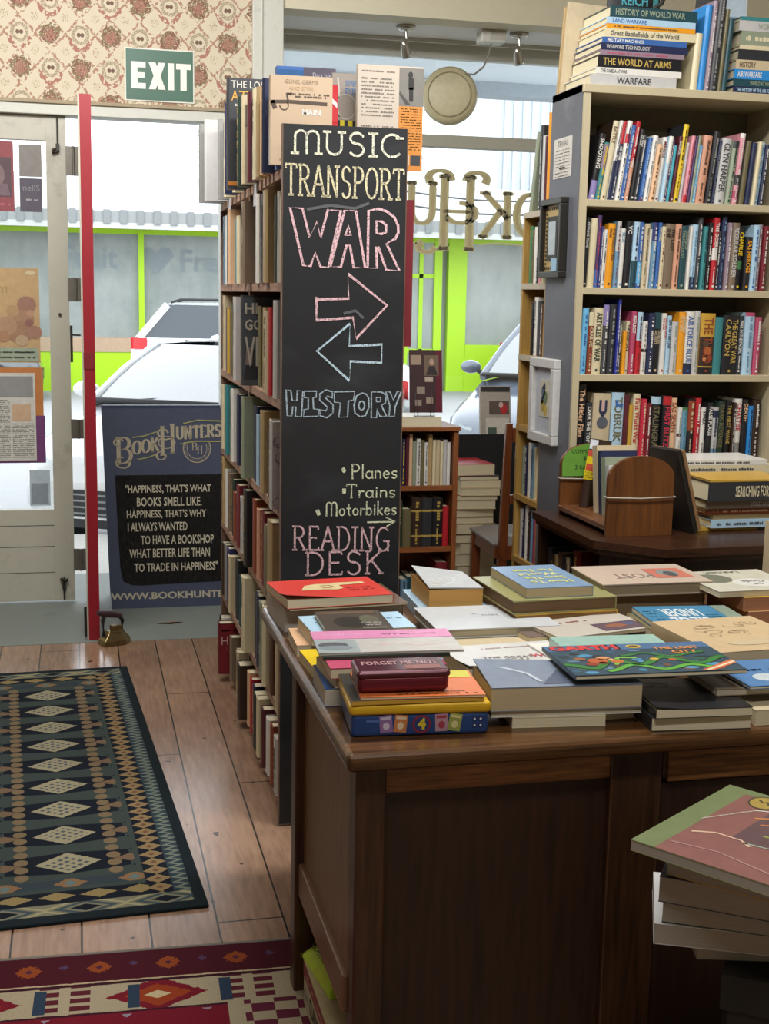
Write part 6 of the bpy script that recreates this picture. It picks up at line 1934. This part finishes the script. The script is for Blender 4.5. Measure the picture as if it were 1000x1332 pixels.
rect(b, .030, .055, .027, .033, plain('4a6aa6', .4), .0002)
b.build('printed_cards', t)
def a_b1(k, w_, d):
    rect(k, 0, w_, 0, d, plain('2c2a24', .4)); k.text('BEST OF THE WEST', plain('c9b43a', .4), MT(w_ * .5, d * .10, .0002), w_ * .85, .012, bold=.02); blob(k, w_ * .9, d * .8, .02, .012, plain('c9b43a', .4), .0002)
book_flat('book', 'yellow edged booklet lying directly on the blue tin lid', (.456, 2.158), R(-3), .238, .17, ZT + .0615, .007, 'mustard', 'F', art=a_b1, group=DG)
def a_b2(k, w_, d):
    rect(k, w_ * .78, w_ * .98, d * .70, d * .98, plain('c8c04a', .4)); squiggle(k, w_ * .3, w_ * .95, d * .08, .006, plain('7a3a1c', .4), 3); squiggle(k, w_ * .3, w_ * .85, d * .16, .006, plain('7a3a1c', .4), 4)
book_flat('book', 'orange booklet under the dark red tin on the yellow lid', (.472, 2.163), R(-5), .225, .155, ZT + .069, .005, 'd0703c', 'L', art=a_b2, group=DG)
MTIN = plain('6a1c2c', .25, 'maroon_tin', .35)
t = thing('keepsake_tin', 'small dark red tin with a lettered lid on top of the orange booklet', 'tin', (.468, 2.176, ZT + .0745), R(-3.5))
b = MB(); b.box(.002, .168, .002, .088, 0, .034, MTIN); b.build('tin_body', t, bevel=.012, seg=4)
b = MB(); b.box(0, .170, 0, .090, .026, .042, plain('54202c', .2, 'maroon_tin_lid', .3)); b.build('lid', t, bevel=.012, seg=4)
b = MB(); b.T = MT(0, 0, .0424); b.text('FORGET ME NOT', plain('b08a8c', .4), MT(.085, .052, 0), .14, .022, bold=.02); rect(b, .09, .155, .012, .036, plain('8a5a54', .4)); b.build('lid_print', t)

# -- stacks at the aisle edge of the desk
book_flat('book', 'thick white paged book with a blue cover at the desk edge beside the blue tin', (.443, 2.345), R(-2), .22, .165, ZT, .036, 'blue', 'R', pages_mat('c9c3b2', 'white_pages'), group=DG)
book_flat('book', 'cream paperback on the blue covered book beneath the pink floral book', (.462, 2.342), R(4), .21, .15, ZT + .0365, .022, 'beige', 'R', group=DG)
def a_fl(k, w_, d):
    rect(k, 0, w_, 0, d, plain('b84a68', .4)); rd = random.Random(4)
    for i in range(26):
        blob(k, w_ * rd.uniform(.25, .97), d * rd.uniform(.1, .9), rd.uniform(.006, .016), rd.uniform(.006, .014), plain(rd.choice(['c8762c', 'b0344a', 'd8a84a', '7a6a9c', 'c04434', '8c9cc0']), .4), .0001 + i * .00003)
    rect(k, w_ * .55, w_, d * .75, d, plain('8f98b8', .4), .0012)
book_flat('book', 'pink book with a floral cover above the cream paperback', (.450, 2.330), R(-1), .225, .14, ZT + .059, .020, 'rose', 'R', art=a_fl, group=DG)
book_flat('book', 'dark green thin book beneath the pink and grey magazine', (.446, 2.385), R(-2), .25, .15, ZT + .0795, .007, 'dark green', 'F', group=DG)
def a_pk(k, w_, d):
    rect(k, 0, w_, d * .62, d, plain('cf86ac', .35)); rect(k, 0, w_ * .29, 0, d * .58, plain('97a0a0', .35)); rect(k, w_ * .30, w_, 0, d * .58, plain('b8b4ae', .35))
    blob(k, w_ * .12, d * .34, .03, .022, plain('54585c', .4), .0002); blob(k, w_ * .13, d * .22, .034, .016, plain('7c868a', .4), .0003); k.ribbon([(w_ * .45, d * .3), (w_ * .58, d * .38), (w_ * .7, d * .25), (w_ * .9, d * .32)], .012, plain('c9aca8', .4), .006, z=.0002); squiggle(k, w_ * .5, w_ * .9, d * .8, .006, plain('dcb0c8', .4), 3); k.text('GARDEN', plain('dca8c4', .4), MT(w_ * .22, d * .82, .0002), w_ * .3, .014)
book_flat('magazine', 'pink and grey magazine lying flat above the floral book', (.440, 2.395), R(-3.5), .285, .165, ZT + .087, .004, 'pale grey', 'L', pages_mat('c9c3b2', 'white_pages'), art=a_pk, group=DG, cat='magazine')
book_flat('book', 'buff paperback jutting over the desk edge under the light blue paperback', (.447, 2.70), R(-2), .25, .15, ZT, .025, 'peach', 'R', group=DG)
book_flat('book', 'paperback with a yellow corner near the desk edge behind the floral book', (.455, 2.535), R(3), .20, .14, ZT, .022, 'yellow', 'R', group=DG)
def a_lb(k, w_, d):
    squiggle(k, w_ * .06, w_ * .3, d * .55, .007, plain('5c7c98', .4), 2); squiggle(k, w_ * .78, w_ * .97, d * .6, .007, plain('5c7c98', .4), 5)
book_flat('book', 'light blue paperback under the dark photograph covered book', (.478, 2.690), R(3), .235, .145, ZT + .0255, .030, 'pale blue', 'R', art=a_lb, group=DG)
def a_cv(k, w_, d):
    rect(k, 0, w_, 0, d, plain('4a4038', .35)); blob(k, w_ * .45, d * .45, .04, .05, plain('2c2622', .4), .0002); blob(k, w_ * .75, d * .55, .022, .04, plain('5c5a48', .4), .0003); rect(k, w_ * .05, w_ * .9, d * .86, d * .94, plain('6a5240', .4), .0002)
    wt = plain('c9c2b8', .4); k.text('Call the', wt, MT(w_ * .74, d * .40, .0005), .045, .012); k.text('Wild', wt, MT(w_ * .74, d * .29, .0005), .045, .012); k.text('Mountain', wt, MT(w_ * .74, d * .18, .0005), .05, .012)
book_flat('book', 'dark photograph covered paperback on the light blue one', (.503, 2.630), R(-1), .145, .19, ZT + .056, .012, 'dark brown', 'R', art=a_cv, group=DG)
GP = pages_mat('c4c0b8', 'grey_pages')
book_flat('book', 'thick grey paged book at the bottom of the stack under the red book', (.452, 2.905), R(3), .285, .21, ZT, .058, 'taupe', 'R', GP, group=DG)
book_flat('book', 'thin brown covered book just beneath the red pointing hand book', (.458, 2.868), R(5), .285, .21, ZT + .0585, .006, 'brown', 'R', group=DG)
def a_hand(k, w_, d):
    cr = plain('c9b888', .4)
    k.add([(w_ * x, d * y, 0) for x, y in ((.22, .42), (.30, .66), (.42, .72), (.55, .70), (.60, .74), (.88, .74), (.89, .64), (.62, .60), (.63, .44), (.56, .38), (.45, .42))], [tuple(range(11))[::-1]], cr)
    k.ribbon([(w_ * .44, d * .60), (w_ * .52, d * .62), (w_ * .56, d * .50)], .004, plain('7a3c30', .4), z=.0003); k.ribbon([(w_ * .44, d * .50), (w_ * .52, d * .48)], .004, plain('7a3c30', .4), z=.0003)
    squiggle(k, w_ * .66, w_ * .9, d * .45, .010, plain('8c2420', .4), 3, .4, .8); squiggle(k, w_ * .66, w_ * .9, d * .34, .010, plain('8c2420', .4), 4, .4, .8)
book_flat('book', 'red book with a cream pointing hand on its cover, topmost by the chalkboard', (.452, 2.865), R(6), .255, .20, ZT + .065, .021, 'c83c34', 'R', group=DG, art=a_hand, lift=lambda u, v: .012 * max(0, .35 - v) * max(0, .5 - u) * 6)

# -- middle of the desk
book_flat('book', 'large pale blue book lying flat beneath the curled paperback', (.79, 2.955), R(-2), .30, .22, ZT, .030, 'pale blue', 'L', group=DG)
def a_news(k, w_, d):
    rect(k, 0, w_, 0, d, plain('a9aaaa', .4))
    for j in range(9): squiggle(k, w_ * .08, w_ * .92, d * (.15 + j * .085), .006, plain('d2d2d0', .4), j)
book_flat('book', 'fat paperback with a curling grey cover behind the white book', (.812, 2.965), R(-1), .135, .19, ZT + .0305, .046, 'a9a69e', 'B', pages_mat('d09c52', 'brown_pages2'), group=DG, art=a_news, lift=lambda u, v: .016 * (1 - u) ** 2 * (.25 + v))
book_flat('book', 'grey edged flat book under the large white book', (.775, 2.735), 0, .27, .20, ZT, .018, 'grey', 'R', GP, group=DG)
def a_white(k, w_, d):
    k.text('MAPS', plain('8c9298', .4), MT(w_ * .55, d * .55, 0), .05, .012); squiggle(k, w_ * .38, w_ * .44, d * .62, .006, plain('8c9298', .4), 2)
book_flat('book', 'large glossy white hardback in the middle of the desk', (.768, 2.725), R(0), .29, .215, ZT + .0185, .021, 'bcc0c2', 'R', pages_mat('b7ae98', 'dull_pages'), hard=True, group=DG, art=a_white)
def a_j(k, w_, d):
    rd_, g_ = plain('b0424a', .4), plain('6c6a68', .4)
    k.text('THE GREAT', g_, MT(w_ * .45, d * .38, 0, 0, 0, R(-6)), w_ * .5, .016, bold=.02); k.text('WALL', rd_, MT(w_ * .8, d * .36, 0, 0, 0, R(-6)), w_ * .3, .024, bold=.03)
    for j in range(4): squiggle(k, w_ * .12, w_ * .6, d * (.12 + j * .055), .005, g_, j)
    squiggle(k, w_ * .3, w_ * .95, d * .8, .007, plain('a88a88', .4), 8)
book_flat('book', 'white paperback with a red word on its cover behind the thick blue paperback', (.757, 2.445), R(4), .25, .175, ZT, .030, 'c6c5c0', 'R', group=DG, art=a_j, lift=lambda u, v: .010 * max(0, .4 - v) * 2 * (1 - u))
book_flat('book', 'grey volume lying between the white hardback and the white paperback', (.80, 2.63), R(2), .24, .13, ZT, .017, 'beige', 'R', group=DG)
book_flat('book', 'cream paperback lowest in the stack under the thick blue paperback', (.755, 2.165), R(-5), .176, .12, ZT, .020, 'cream', 'B', group=DG)
book_flat('book', 'small buff paperback on the desk front edge beside the lowest cream one', (.872, 2.175), R(4), .13, .12, ZT, .019, 'peach', 'B', group=DG)
book_flat('book', 'thin white paged paperback in the stack under the thick blue paperback', (.716, 2.170), R(-4), .285, .150, ZT + .0205, .012, 'white', 'B', pages_mat('bfb6a2', 'thick_pages2'), group=DG)
def a_k(k, w_, d):
    rect(k, 0, w_, 0, d, plain('7d8898', .3)); 
    k.add([(w_ * .35, d * .1, .0002), (w_ * .95, d * .05, .0002), (w_ * .98, d * .8, .0002), (w_ * .6, d * .9, .0002)], [(0, 1, 2, 3)], plain('5a6274', .3)); blob(k, w_ * .72, d * .45, .03, .018, plain('8c6a58', .4), .0004); blob(k, w_ * .85, d * .5, .02, .016, plain('b09080', .4), .0005); k.ribbon([(w_ * .1, d * .8), (w_ * .3, d * .5), (w_ * .35, d * .2)], .008, plain('b8c2cc', .3), z=.0003)
book_flat('book', 'thick cream paged paperback with a curled blue grey cover at the desk front', (.714, 2.166), R(-4), .285, .152, ZT + .033, .044, '7d8898', 'B', pages_mat('bfae8c', 'thick_pages'), group=DG, art=a_k, lift=lambda u, v: .012 * (1 - u) ** 2 * v)
# comic album draped over the stacks
def a_comic(k, w_, d):
    rect(k, 0, w_, 0, d, plain('2c4654', .3)); rect(k, 0, w_, d * .80, d, plain('46688c', .3), .0001)
    rd = random.Random(9)
    for i in range(46):
        blob(k, w_ * rd.uniform(.03, .97), d * rd.uniform(.05, .78), rd.uniform(.006, .018), rd.uniform(.004, .012), plain(rd.choice(['24343c', '2f5a78', '3a7a94', '1c2a30', '5a7c8c', '2c5c44', '6a4a3c', '4a8cb0']), .3), .0001 + i * .000005)
    for pts, c_, wd in ((((.02, .35), (.16, .2), (.30, .45), (.45, .28), (.62, .50), (.80, .26), (.97, .45)), '2f7434', .022), (((.22, .10), (.40, .28), (.55, .10), (.72, .22), (.85, .12)), '58a03c', .018), (((.40, .58), (.54, .66), (.68, .52), (.90, .64)), '2f6c3a', .016), (((.30, .30), (.36, .52), (.46, .50)), '78b048', .012)):
        n = len(pts) - 1
        sm = []
        for i in range(n * 5 + 1):
            f = i / 5; j = min(int(f), n - 1); q_ = f - j; q_ = q_ * q_ * (3 - 2 * q_)
            sm.append((w_ * (pts[j][0] + (pts[j + 1][0] - pts[j][0]) * f - (pts[j + 1][0] - pts[j][0]) * j), d * (pts[j][1] + (pts[j + 1][1] - pts[j][1]) * q_)))
        k.ribbon(sm, wd, plain('16301c', .3), wd * .9, z=.0004); k.ribbon(sm, wd * .75, plain(c_, .3), wd * .65, z=.0005)
    for a, q_, r_, c_ in ((.22, .44, .020, 'b0562c'), (.27, .52, .014, 'c88a5c'), (.17, .34, .013, '8c3a24'), (.33, .40, .013, 'b86a34'), (.13, .52, .012, '8c5a3c'), (.24, .36, .010, '5c2a1c'), (.30, .47, .008, 'd8a878'), (.56, .44, .009, 'c89a3c'), (.66, .40, .008, 'b0562c')):
        blob(k, w_ * a, d * q_, r_, r_ * .8, plain(c_, .3), .0006)
    k.text('GARTH', plain('2a1418', .3, spot=.03), MT(w_ * .235, d * .895, .00065), w_ * .45, d * .18, bold=.07); k.text('GARTH', plain('c83a3a', .3, spot=.03), MT(w_ * .23, d * .90, .0007), w_ * .43, d * .165, bold=.05); blob(k, w_ * .54, d * .89, .016, .012, plain('c9a838', .3), .0006); blob(k, w_ * .54, d * .89, .010, .007, plain('5a4a2c', .3), .0008)
    k.text('THE LOST', plain('d88a44', .3), MT(w_ * .78, d * .80, .0007), w_ * .28, .018, bold=.03); k.text('CITY', plain('d88a44', .3), MT(w_ * .80, d * .66, .0007), w_ * .18, .018, bold=.03)
    k.add([(w_ * .80, d * .0, .0006), (w_ * 1.0, d * .22, .0006), (w_ * 1.0, d * .34, .0006), (w_ * .74, d * .03, .0006)], [(0, 1, 2, 3)], plain('c86a3c', .3)); k.add([(w_ * .78, d * .01, .0007), (w_ * 1.0, d * .25, .0007), (w_ * 1.0, d * .29, .0007), (w_ * .76, d * .025, .0007)], [(0, 1, 2, 3)], plain('d8c8a8', .3))
book_flat('comic_album', 'colourful comic album with a red title and green coils across the desk front', (.868, 2.150), R(-2), .335, .20, ZT + .0895, .008, '2f4a60', 'L', group=DG, art=a_comic, cat='comic')
def a_com2(k, w_, d):
    rect(k, 0, w_, 0, d, plain('4a78a8', .3)); blob(k, w_ * .3, d * .3, .03, .025, plain('b8c4c8', .3), .0002); blob(k, w_ * .45, d * .2, .03, .02, plain('2c3444', .3), .0003); blob(k, w_ * .15, d * .85, .02, .012, plain('b04a34', .3), .0002); squiggle(k, w_ * .2, w_ * .9, d * .6, .012, plain('2f5484', .3), 5)
book_flat('comic_album', 'blue comic album next along from the red titled one', (1.207, 2.130), R(2), .22, .165, ZT + .060, .006, '4a78a8', 'R', group=DG, art=a_com2, cat='comic')
# dark books towards the drawers
book_flat('book', 'cream paged book beneath the black book at the desk front edge', (1.000, 2.105), R(-5), .19, .165, ZT, .026, 'charcoal', 'L', group=DG)
def a_blk(k, w_, d):
    g_ = plain('7c8084', .4)
    k.ribbon(el(w_ * .16, d * .78, .016, .013), .004, g_); k.ribbon(el(w_ * .34, d * .78, .016, .013), .004, g_); k.text('50', g_, MT(w_ * .7, d * .84, 0), .03, .012)
book_flat('book', 'black paperback with pale rings on its cover at the desk front edge', (1.003, 2.095), R(-4), .185, .19, ZT + .0265, .017, 'black', 'L', group=DG, art=a_blk, lift=lambda u, v: .006 * max(0, .3 - u) * 3)
book_flat('book', 'thick buff book at the desk front edge beyond the black paperback', (1.205, 2.100), R(1), .20, .15, ZT, .030, 'beige', 'R', group=DG)
book_flat('book', 'white paged thin book under the blue comic album', (1.150, 2.150), R(-2), .24, .15, ZT + .0445, .013, 'taupe', 'R', pages_mat('bfb6a2', 'thick_pages2'), group=DG)
# behind the comics
def a_cat(k, w_, d):
    rect(k, 0, w_, d * .45, d, plain('8fb0a4', .35)); rect(k, 0, w_, 0, d * .45, plain('b8bcb4', .35)); squiggle(k, w_ * .15, w_ * .85, d * .55, .004, plain('5c7c74', .4), 2)
    for x0, c_ in ((.04, '7c7c78'), (.36, '8c8880'), (.68, '6c7258')): rect(k, w_ * x0, w_ * (x0 + .28), d * .06, d * .38, plain(c_, .4), .0002)
    blob(k, w_ * .82, d * .26, .018, .014, plain('4a5a38', .4), .0004); blob(k, w_ * .5, d * .2, .02, .012, plain('5c5854', .4), .0004)
book_flat('catalogue', 'pale green catalogue with a row of photographs behind the comic album', (.965, 2.385), R(-3), .235, .19, ZT + .036, .018, '9ab8ac', 'L', pages_mat('c9c3b2', 'white_pages'), group=DG, art=a_cat, cat='catalogue')
book_flat('book', 'white book under the pale green catalogue', (.955, 2.40), R(6), .25, .20, ZT, .035, 'white', 'L', pages_mat('c9c3b2', 'white_pages'), group=DG)
def a_bk(k, w_, d):
    squiggle(k, w_ * .1, w_ * .6, d * .75, .010, plain('8c5a50', .4), 3); rect(k, w_ * .5, w_ * .95, d * .08, d * .5, plain('5c4a54', .4)); blob(k, w_ * .7, d * .3, .03, .015, plain('8c5a44', .4), .0002); blob(k, w_ * .85, d * .35, .015, .012, plain('4a5a7c', .4), .0002)
book_flat('booklet', 'cream booklet with a photograph lying across behind the catalogue', (1.02, 2.62), R(14), .26, .15, ZT + .030, .008, 'b9b2a6', 'R', group=DG, art=a_bk, cat='booklet')
book_flat('book', 'brown photo covered book under the cream booklet', (.965, 2.67), R(10), .26, .15, ZT, .029, '6f6058', 'R', group=DG)
def a_draw(k, w_, d):
    ik = plain('7a6248', .5); rd = random.Random(5)
    for i in range(16):
        k.ribbon(el(w_ * rd.uniform(.3, .85), d * rd.uniform(.45, .82), rd.uniform(.008, .03), rd.uniform(.004, .012), rd.uniform(0, 200), rd.uniform(240, 420), 10), .0015, ik, z=.0002)
    blob(k, w_ * .5, d * .22, .06, .02, plain('b8a684', .5), .0001)
book_flat('book', 'tan jacketed book with an ink drawing and a worn brown spine', (1.245, 2.345), R(4), .25, .265, ZT + .03, .040, 'c0a882', 'L', group=DG, art=a_draw)
book_flat('book', 'dull brown book under the tan jacketed one with the drawing', (1.25, 2.35), R(2), .24, .24, ZT, .029, 'brown', 'L', group=DG)
def a_siege(k, w_, d):
    rect(k, 0, w_ * .82, 0, d, plain('3a7a9c', .35)); wt = plain('c9cfd0', .4)
    up_text(k, 'UNDER', wt, w_ * .42, d * .68, w_ * .40, .07, bold=.03); up_text(k, 'SIEGE', wt, w_ * .42, d * .28, w_ * .40, .07, bold=.03)
    for j in range(6): squiggle(k, w_ * .04, w_ * .18, d * (.15 + j * .12), .006, plain('8fb4c4', .4), j); squiggle(k, w_ * .64, w_ * .8, d * (.15 + j * .08), .006, plain('8fb4c4', .4), j + 8)
    rect(k, w_ * .83, w_, 0, d, plain('7c8c7c', .4))
book_flat('book', 'blue book with large white lettering upside down behind the tan jacketed book', (1.248, 2.605), R(-5), .23, .20, ZT + .044, .012, '3a7a9c', 'B', group=DG, art=a_siege)
book_flat('book', 'olive book under the blue upside down lettered one', (1.24, 2.61), R(-3), .24, .19, ZT, .043, 'olive', 'B', group=DG)
def a_save(k, w_, d):
    yl = plain('c9c87a', .4)
    for i, s_ in enumerate(('HOW TO', 'SAVE THE', 'WORLD', 'FOR FREE')):
        up_text(k, s_.title(), yl, w_ * .52, d * (.24 + i * .17), w_ * .62, .030)
book_flat('book', 'grey green jacketed book under the slate blue one lettered How To Save The World', (.975, 2.80), R(3), .26, .27, ZT, .048, 'mustard', 'R', pages_mat('a8804e', 'brown_pages'), hard=True, group=DG)
book_flat('book', 'olive patterned book beneath the slate blue one lettered How To Save', (.970, 2.80), R(3.5), .262, .275, ZT + .0485, .032, '8d8a5a', 'R', pages_mat('6e5436', 'dark_pages'), hard=True, group=DG)
book_flat('book', 'slate blue paperback lettered How To Save The World For Free upside down', (1.008, 2.822), R(2), .168, .25, ZT + .081, .024, '6f8aa6', 'R', pages_mat('b4a688', 'thick_pages'), group=DG, art=a_save)
def a_post(k, w_, d):
    up_text(k, 'POST', plain('7c6c64', .4), w_ * .40, d * .40, w_ * .36, .05, bold=-.01); rect(k, w_ * .58, w_ * .92, d * .25, d * .75, plain('b86a58', .4)); blob(k, w_ * .75, d * .5, .028, .035, plain('7c8480', .4), .0002); blob(k, w_ * .76, d * .44, .016, .03, plain('4a4a4c', .4), .0003)
book_flat('book', 'buff hardback lettered POST upside down with a red picture on its cover', (1.222, 2.88), R(0), .29, .215, ZT + .064, .030, 'b7a594', 'R', pages_mat('a5967a', 'old_pages'), hard=True, group=DG, art=a_post)
book_flat('book', 'taupe hardback hidden under the one lettered POST', (1.235, 2.90), R(1), .27, .20, ZT, .0635, 'taupe', 'R', pages_mat('8f7d5e', 'old_pages2'), hard=True, group=DG)
def a_round(k, w_, d):
    rect(k, 0, w_, 0, d, plain('b9b6a4', .4)); dk = plain('4a4c44', .4); blob(k, w_ * .25, d * .62, .05, .05, plain('6a6c5a', .4), .0001); blob(k, w_ * .6, d * .36, .055, .045, plain('c9c8c0', .4), .0002)
    up_text(k, 'LARGER', dk, w_ * .5, d * .9, w_ * .5, .02); up_text(k, 'Gods', dk, w_ * .62, d * .42, .06, .022); up_text(k, 'OF', dk, w_ * .62, d * .30, .03, .018)
book_flat('book', 'peach coloured book at the bottom under the black and white round pictured one', (1.555, 2.775), R(2), .24, .2, ZT, .040, 'peach', 'B', pages_mat('c08a68', 'peach_pages'), group=DG)
book_flat('book', 'thin mustard topped book under the round pictured one', (1.545, 2.778), R(2), .24, .2, ZT + .0405, .034, 'mustard', 'B', pages_mat('c08a68', 'peach_pages'), group=DG)
book_flat('book', 'black and white book with a round white emblem at the desk back', (1.48, 2.785), R(2), .235, .225, ZT + .075, .014, 'b9b6a4', 'B', group=DG, art=a_round)
o = book_upright('book', .05, .14, .20, 'beige', None); o.location = (1.78, 2.98, ZT); tag(o, 'beige book standing upright at the desk back by the dark cabinet', 'book')

# ================================================================== PILE AND BOXES IN FRONT OF THE DESK
t = thing('storage_box', 'dark cardboard box under the pile of albums in front of the desk', 'box', (.955, 1.705, 0), R(-34))
b = MB(); BK = plain('17150f', .7, 'black_card')
b.box(0, .36, .0, .30, 0, .012, BK); b.box(0, .36, 0, .008, 0, .46, BK); b.box(0, .36, .292, .30, 0, .46, BK); b.box(0, .008, 0, .30, 0, .46, BK); b.box(.352, .36, 0, .30, 0, .46, BK); b.build('carton', t)
b = MB(); b.box(-.004, .364, -.004, .304, .45, .508, BK); b.build('lid', t)
z0 = .5085
def a_top(k, w_, d):
    rect(k, 0, w_, 0, d, plain('80544e', .3)); rect(k, 0, w_ * .17, 0, d, plain('6c7750', .3), .0001); rect(k, w_ * .17, w_, d * .93, d, plain('6c7750', .3), .0001)
    blob(k, w_ * .34, d * .88, .024, .028, plain('a08a44', .3), .0004); k.ribbon(el(w_ * .34, d * .88, .024, .028), .003, plain('4a4434', .3), z=.0006); k.ribbon([(w_ * .30, d * .90), (w_ * .33, d * .88), (w_ * .35, d * .90), (w_ * .38, d * .87)], .005, plain('4a4434', .3), z=.0007)
    rect(k, w_ * .45, w_ * .95, d * .35, d * .92, plain('5c4448', .3), .0002)
    for pts, c_, wd in ((((.22, .30), (.34, .36), (.52, .36), (.60, .32)), 'c9a890', .010), (((.55, .34), (.72, .36), (.95, .32)), '8c9a8c', .020), (((.60, .48), (.78, .50), (.98, .46)), '8c9a44', .020), (((.42, .66), (.52, .72)), 'c8874a', .005), (((.50, .60), (.62, .66)), 'b06a44', .007), (((.36, .76), (.46, .80)), 'd0ccc4', .004), (((.66, .74), (.82, .78)), 'c8a04a', .006), (((.2, .12), (.5, .16), (.9, .10)), 'a07a74', .012)):
        k.ribbon([(w_ * a, d * q_) for a, q_ in pts], wd, plain(c_, .3), .003, z=.0005)
    k.T = k.T @ MT(w_ * .26, d * .62, .0006, 0, 0, R(62)); squiggle(k, -.06, .05, 0, .005, plain('b0a090', .4), 6)
FP = pages_mat('9c958a', 'magazine_pages')
z = z0
for th_, c, fl_, rot_, w_, d_, lab in (
        (.031, 'charcoal', (.930, 1.752), -15, .24, .17, 'cream paged album at the bottom of the pile in front of the desk'), (.034, 'pale grey', (.858, 1.757), -24, .25, .19, 'pale grey album second from the box in the pile in front of the desk'),
        (.034, 'dark green', (.870, 1.757), -28, .25, .19, 'dark green covered album in the middle of the pile in front of the desk'), (.042, 'navy', (.862, 1.757), -35, .25, .22, 'navy covered album above the dark green one in front of the desk'),
        (.044, 'mustard', (.874, 1.757), -46, .24, .24, 'mustard covered album beneath the topmost one in front of the desk')):
    book_flat('album', lab, fl_, R(rot_), w_, d_, z, th_, c, 'B', FP, False, 'pile of albums in front of the desk', cat='book')
    z += th_ + .0010
book_flat('album', 'large album with a green and dusty pink illustrated cover topmost in front of the desk', (.811, 1.757), R(-55), .24, .320, z + .0005, .017, '8a8e62', 'B', FP, False, 'pile of albums in front of the desk', art=a_top, cat='book')

# books fallen under the desk end
t = thing('boxed_book', 'white and red boxed book lettered CLARKSON under the desk end', 'book', (.452, 2.30, .0115), R(0))
b = MB(); b.T = MT(0, 0, 0); b.box(0, .17, 0, .30, 0, .10, plain('c0b79a', .5)); b.build('slipcase', t)
b = MB(); b.box(-.001, .171, -.001, .301, .066, .102, plain('8c2030', .5)); b.box(-.0012, .1712, -.0012, .3012, .098, .1025, plain('b5a57e', .5)); b.build('red_sleeve', t)
b = MB(); b.T = MT(-.0014, .16, .038, UPR, 0, R(-90)); b.text('CLARKSON', plain('2a2622', .5), MT(.02, 0, 0), .17, .036, bold=.02); b.text('World', plain('3a5a8c', .5), MT(-.11, -.005, 0), .05, .018); b.build('spine_lettering', t)
b = MB(); b.T = MT(-.0016, .16, .082, UPR, 0, R(-90)); squiggle(b, -.1, .1, 0, .010, plain('c89a88', .5), 4); b.build('small_print', t)
t = thing('packet', 'bright lime green packet lying on the boxed book under the desk end', 'packet', (.475, 2.42, .1145), R(8))
b = MB(); b.grid(lambda u, v: (.09 * u, .20 * v, .002 + .045 * math.sin(math.pi * u) ** .5 * math.sin(math.pi * v) ** .5), 12, 14, plain('b4d42c', .35, 'lime_packet')); b.box(0, .09, 0, .2, 0, .002, plain('b4d42c', .35, 'lime_packet')); b.build('wrapper', t)
b = MB(); b.T = MT(.018, .1, .043, R(35), R(0), R(-90)); b.text('GLARKSON', plain('3a4a1c', .5), MT(), .12, .02); b.build('lettering', t)


# ================================================================== THE LEAST VISIBLE BOOKS, AS ONE BODY OF STUFF
# Past three hundred of a kind, those that show least (deep in the shelves, under piles) are one object.
HIDDEN = [15,16,23,30,34,48,61,76,143,146,151,153,160,162,164,166,168,169,171,173,177,178,180,181,182,183,184,186,189,193,194,196,198,201,202,206,208,209,210,212,213,217,218,221,228,229,230,232,235,236,237,239,244,246,247,248,249,252,253,254,258,265,274,275,277,278,279,280,281,282,283,284,287,288,289,290,291,292,296,297,298,299,300,301,303,304,305,306,307,308,310,311,312,316,317,319,326,327,328,329,330,333,334,340,341,343,345,347,348,354,355,356,357,358,362,363,364,367,368,381,393,398,405,408]


def merge_hidden():
    mb = MB()
    mb_uv = []
    for i in HIDDEN:
        o = D.objects.get('book' if i == 0 else 'book.%03d' % i)
        for q in [o] + list(o.children):
            mw = q.matrix_basis if q.parent is None else o.matrix_basis @ q.matrix_basis
            me = q.data
            base = len(mb.v)
            mb.v += [tuple(mw @ v.co) for v in me.vertices]
            slots = [mb.slot(m) for m in me.materials]
            for p in me.polygons:
                mb.f.append([base + k for k in p.vertices])
                mb.mi.append(slots[p.material_index])
                mb.sm.append(p.use_smooth)
        for q in list(o.children) + [o]:
            D.objects.remove(q)
    s_ = mb.build('shelved_books')
    tag(s_, 'remaining old books filling the depths of the bookcases and piles', 'books', None, 'stuff')


merge_hidden()
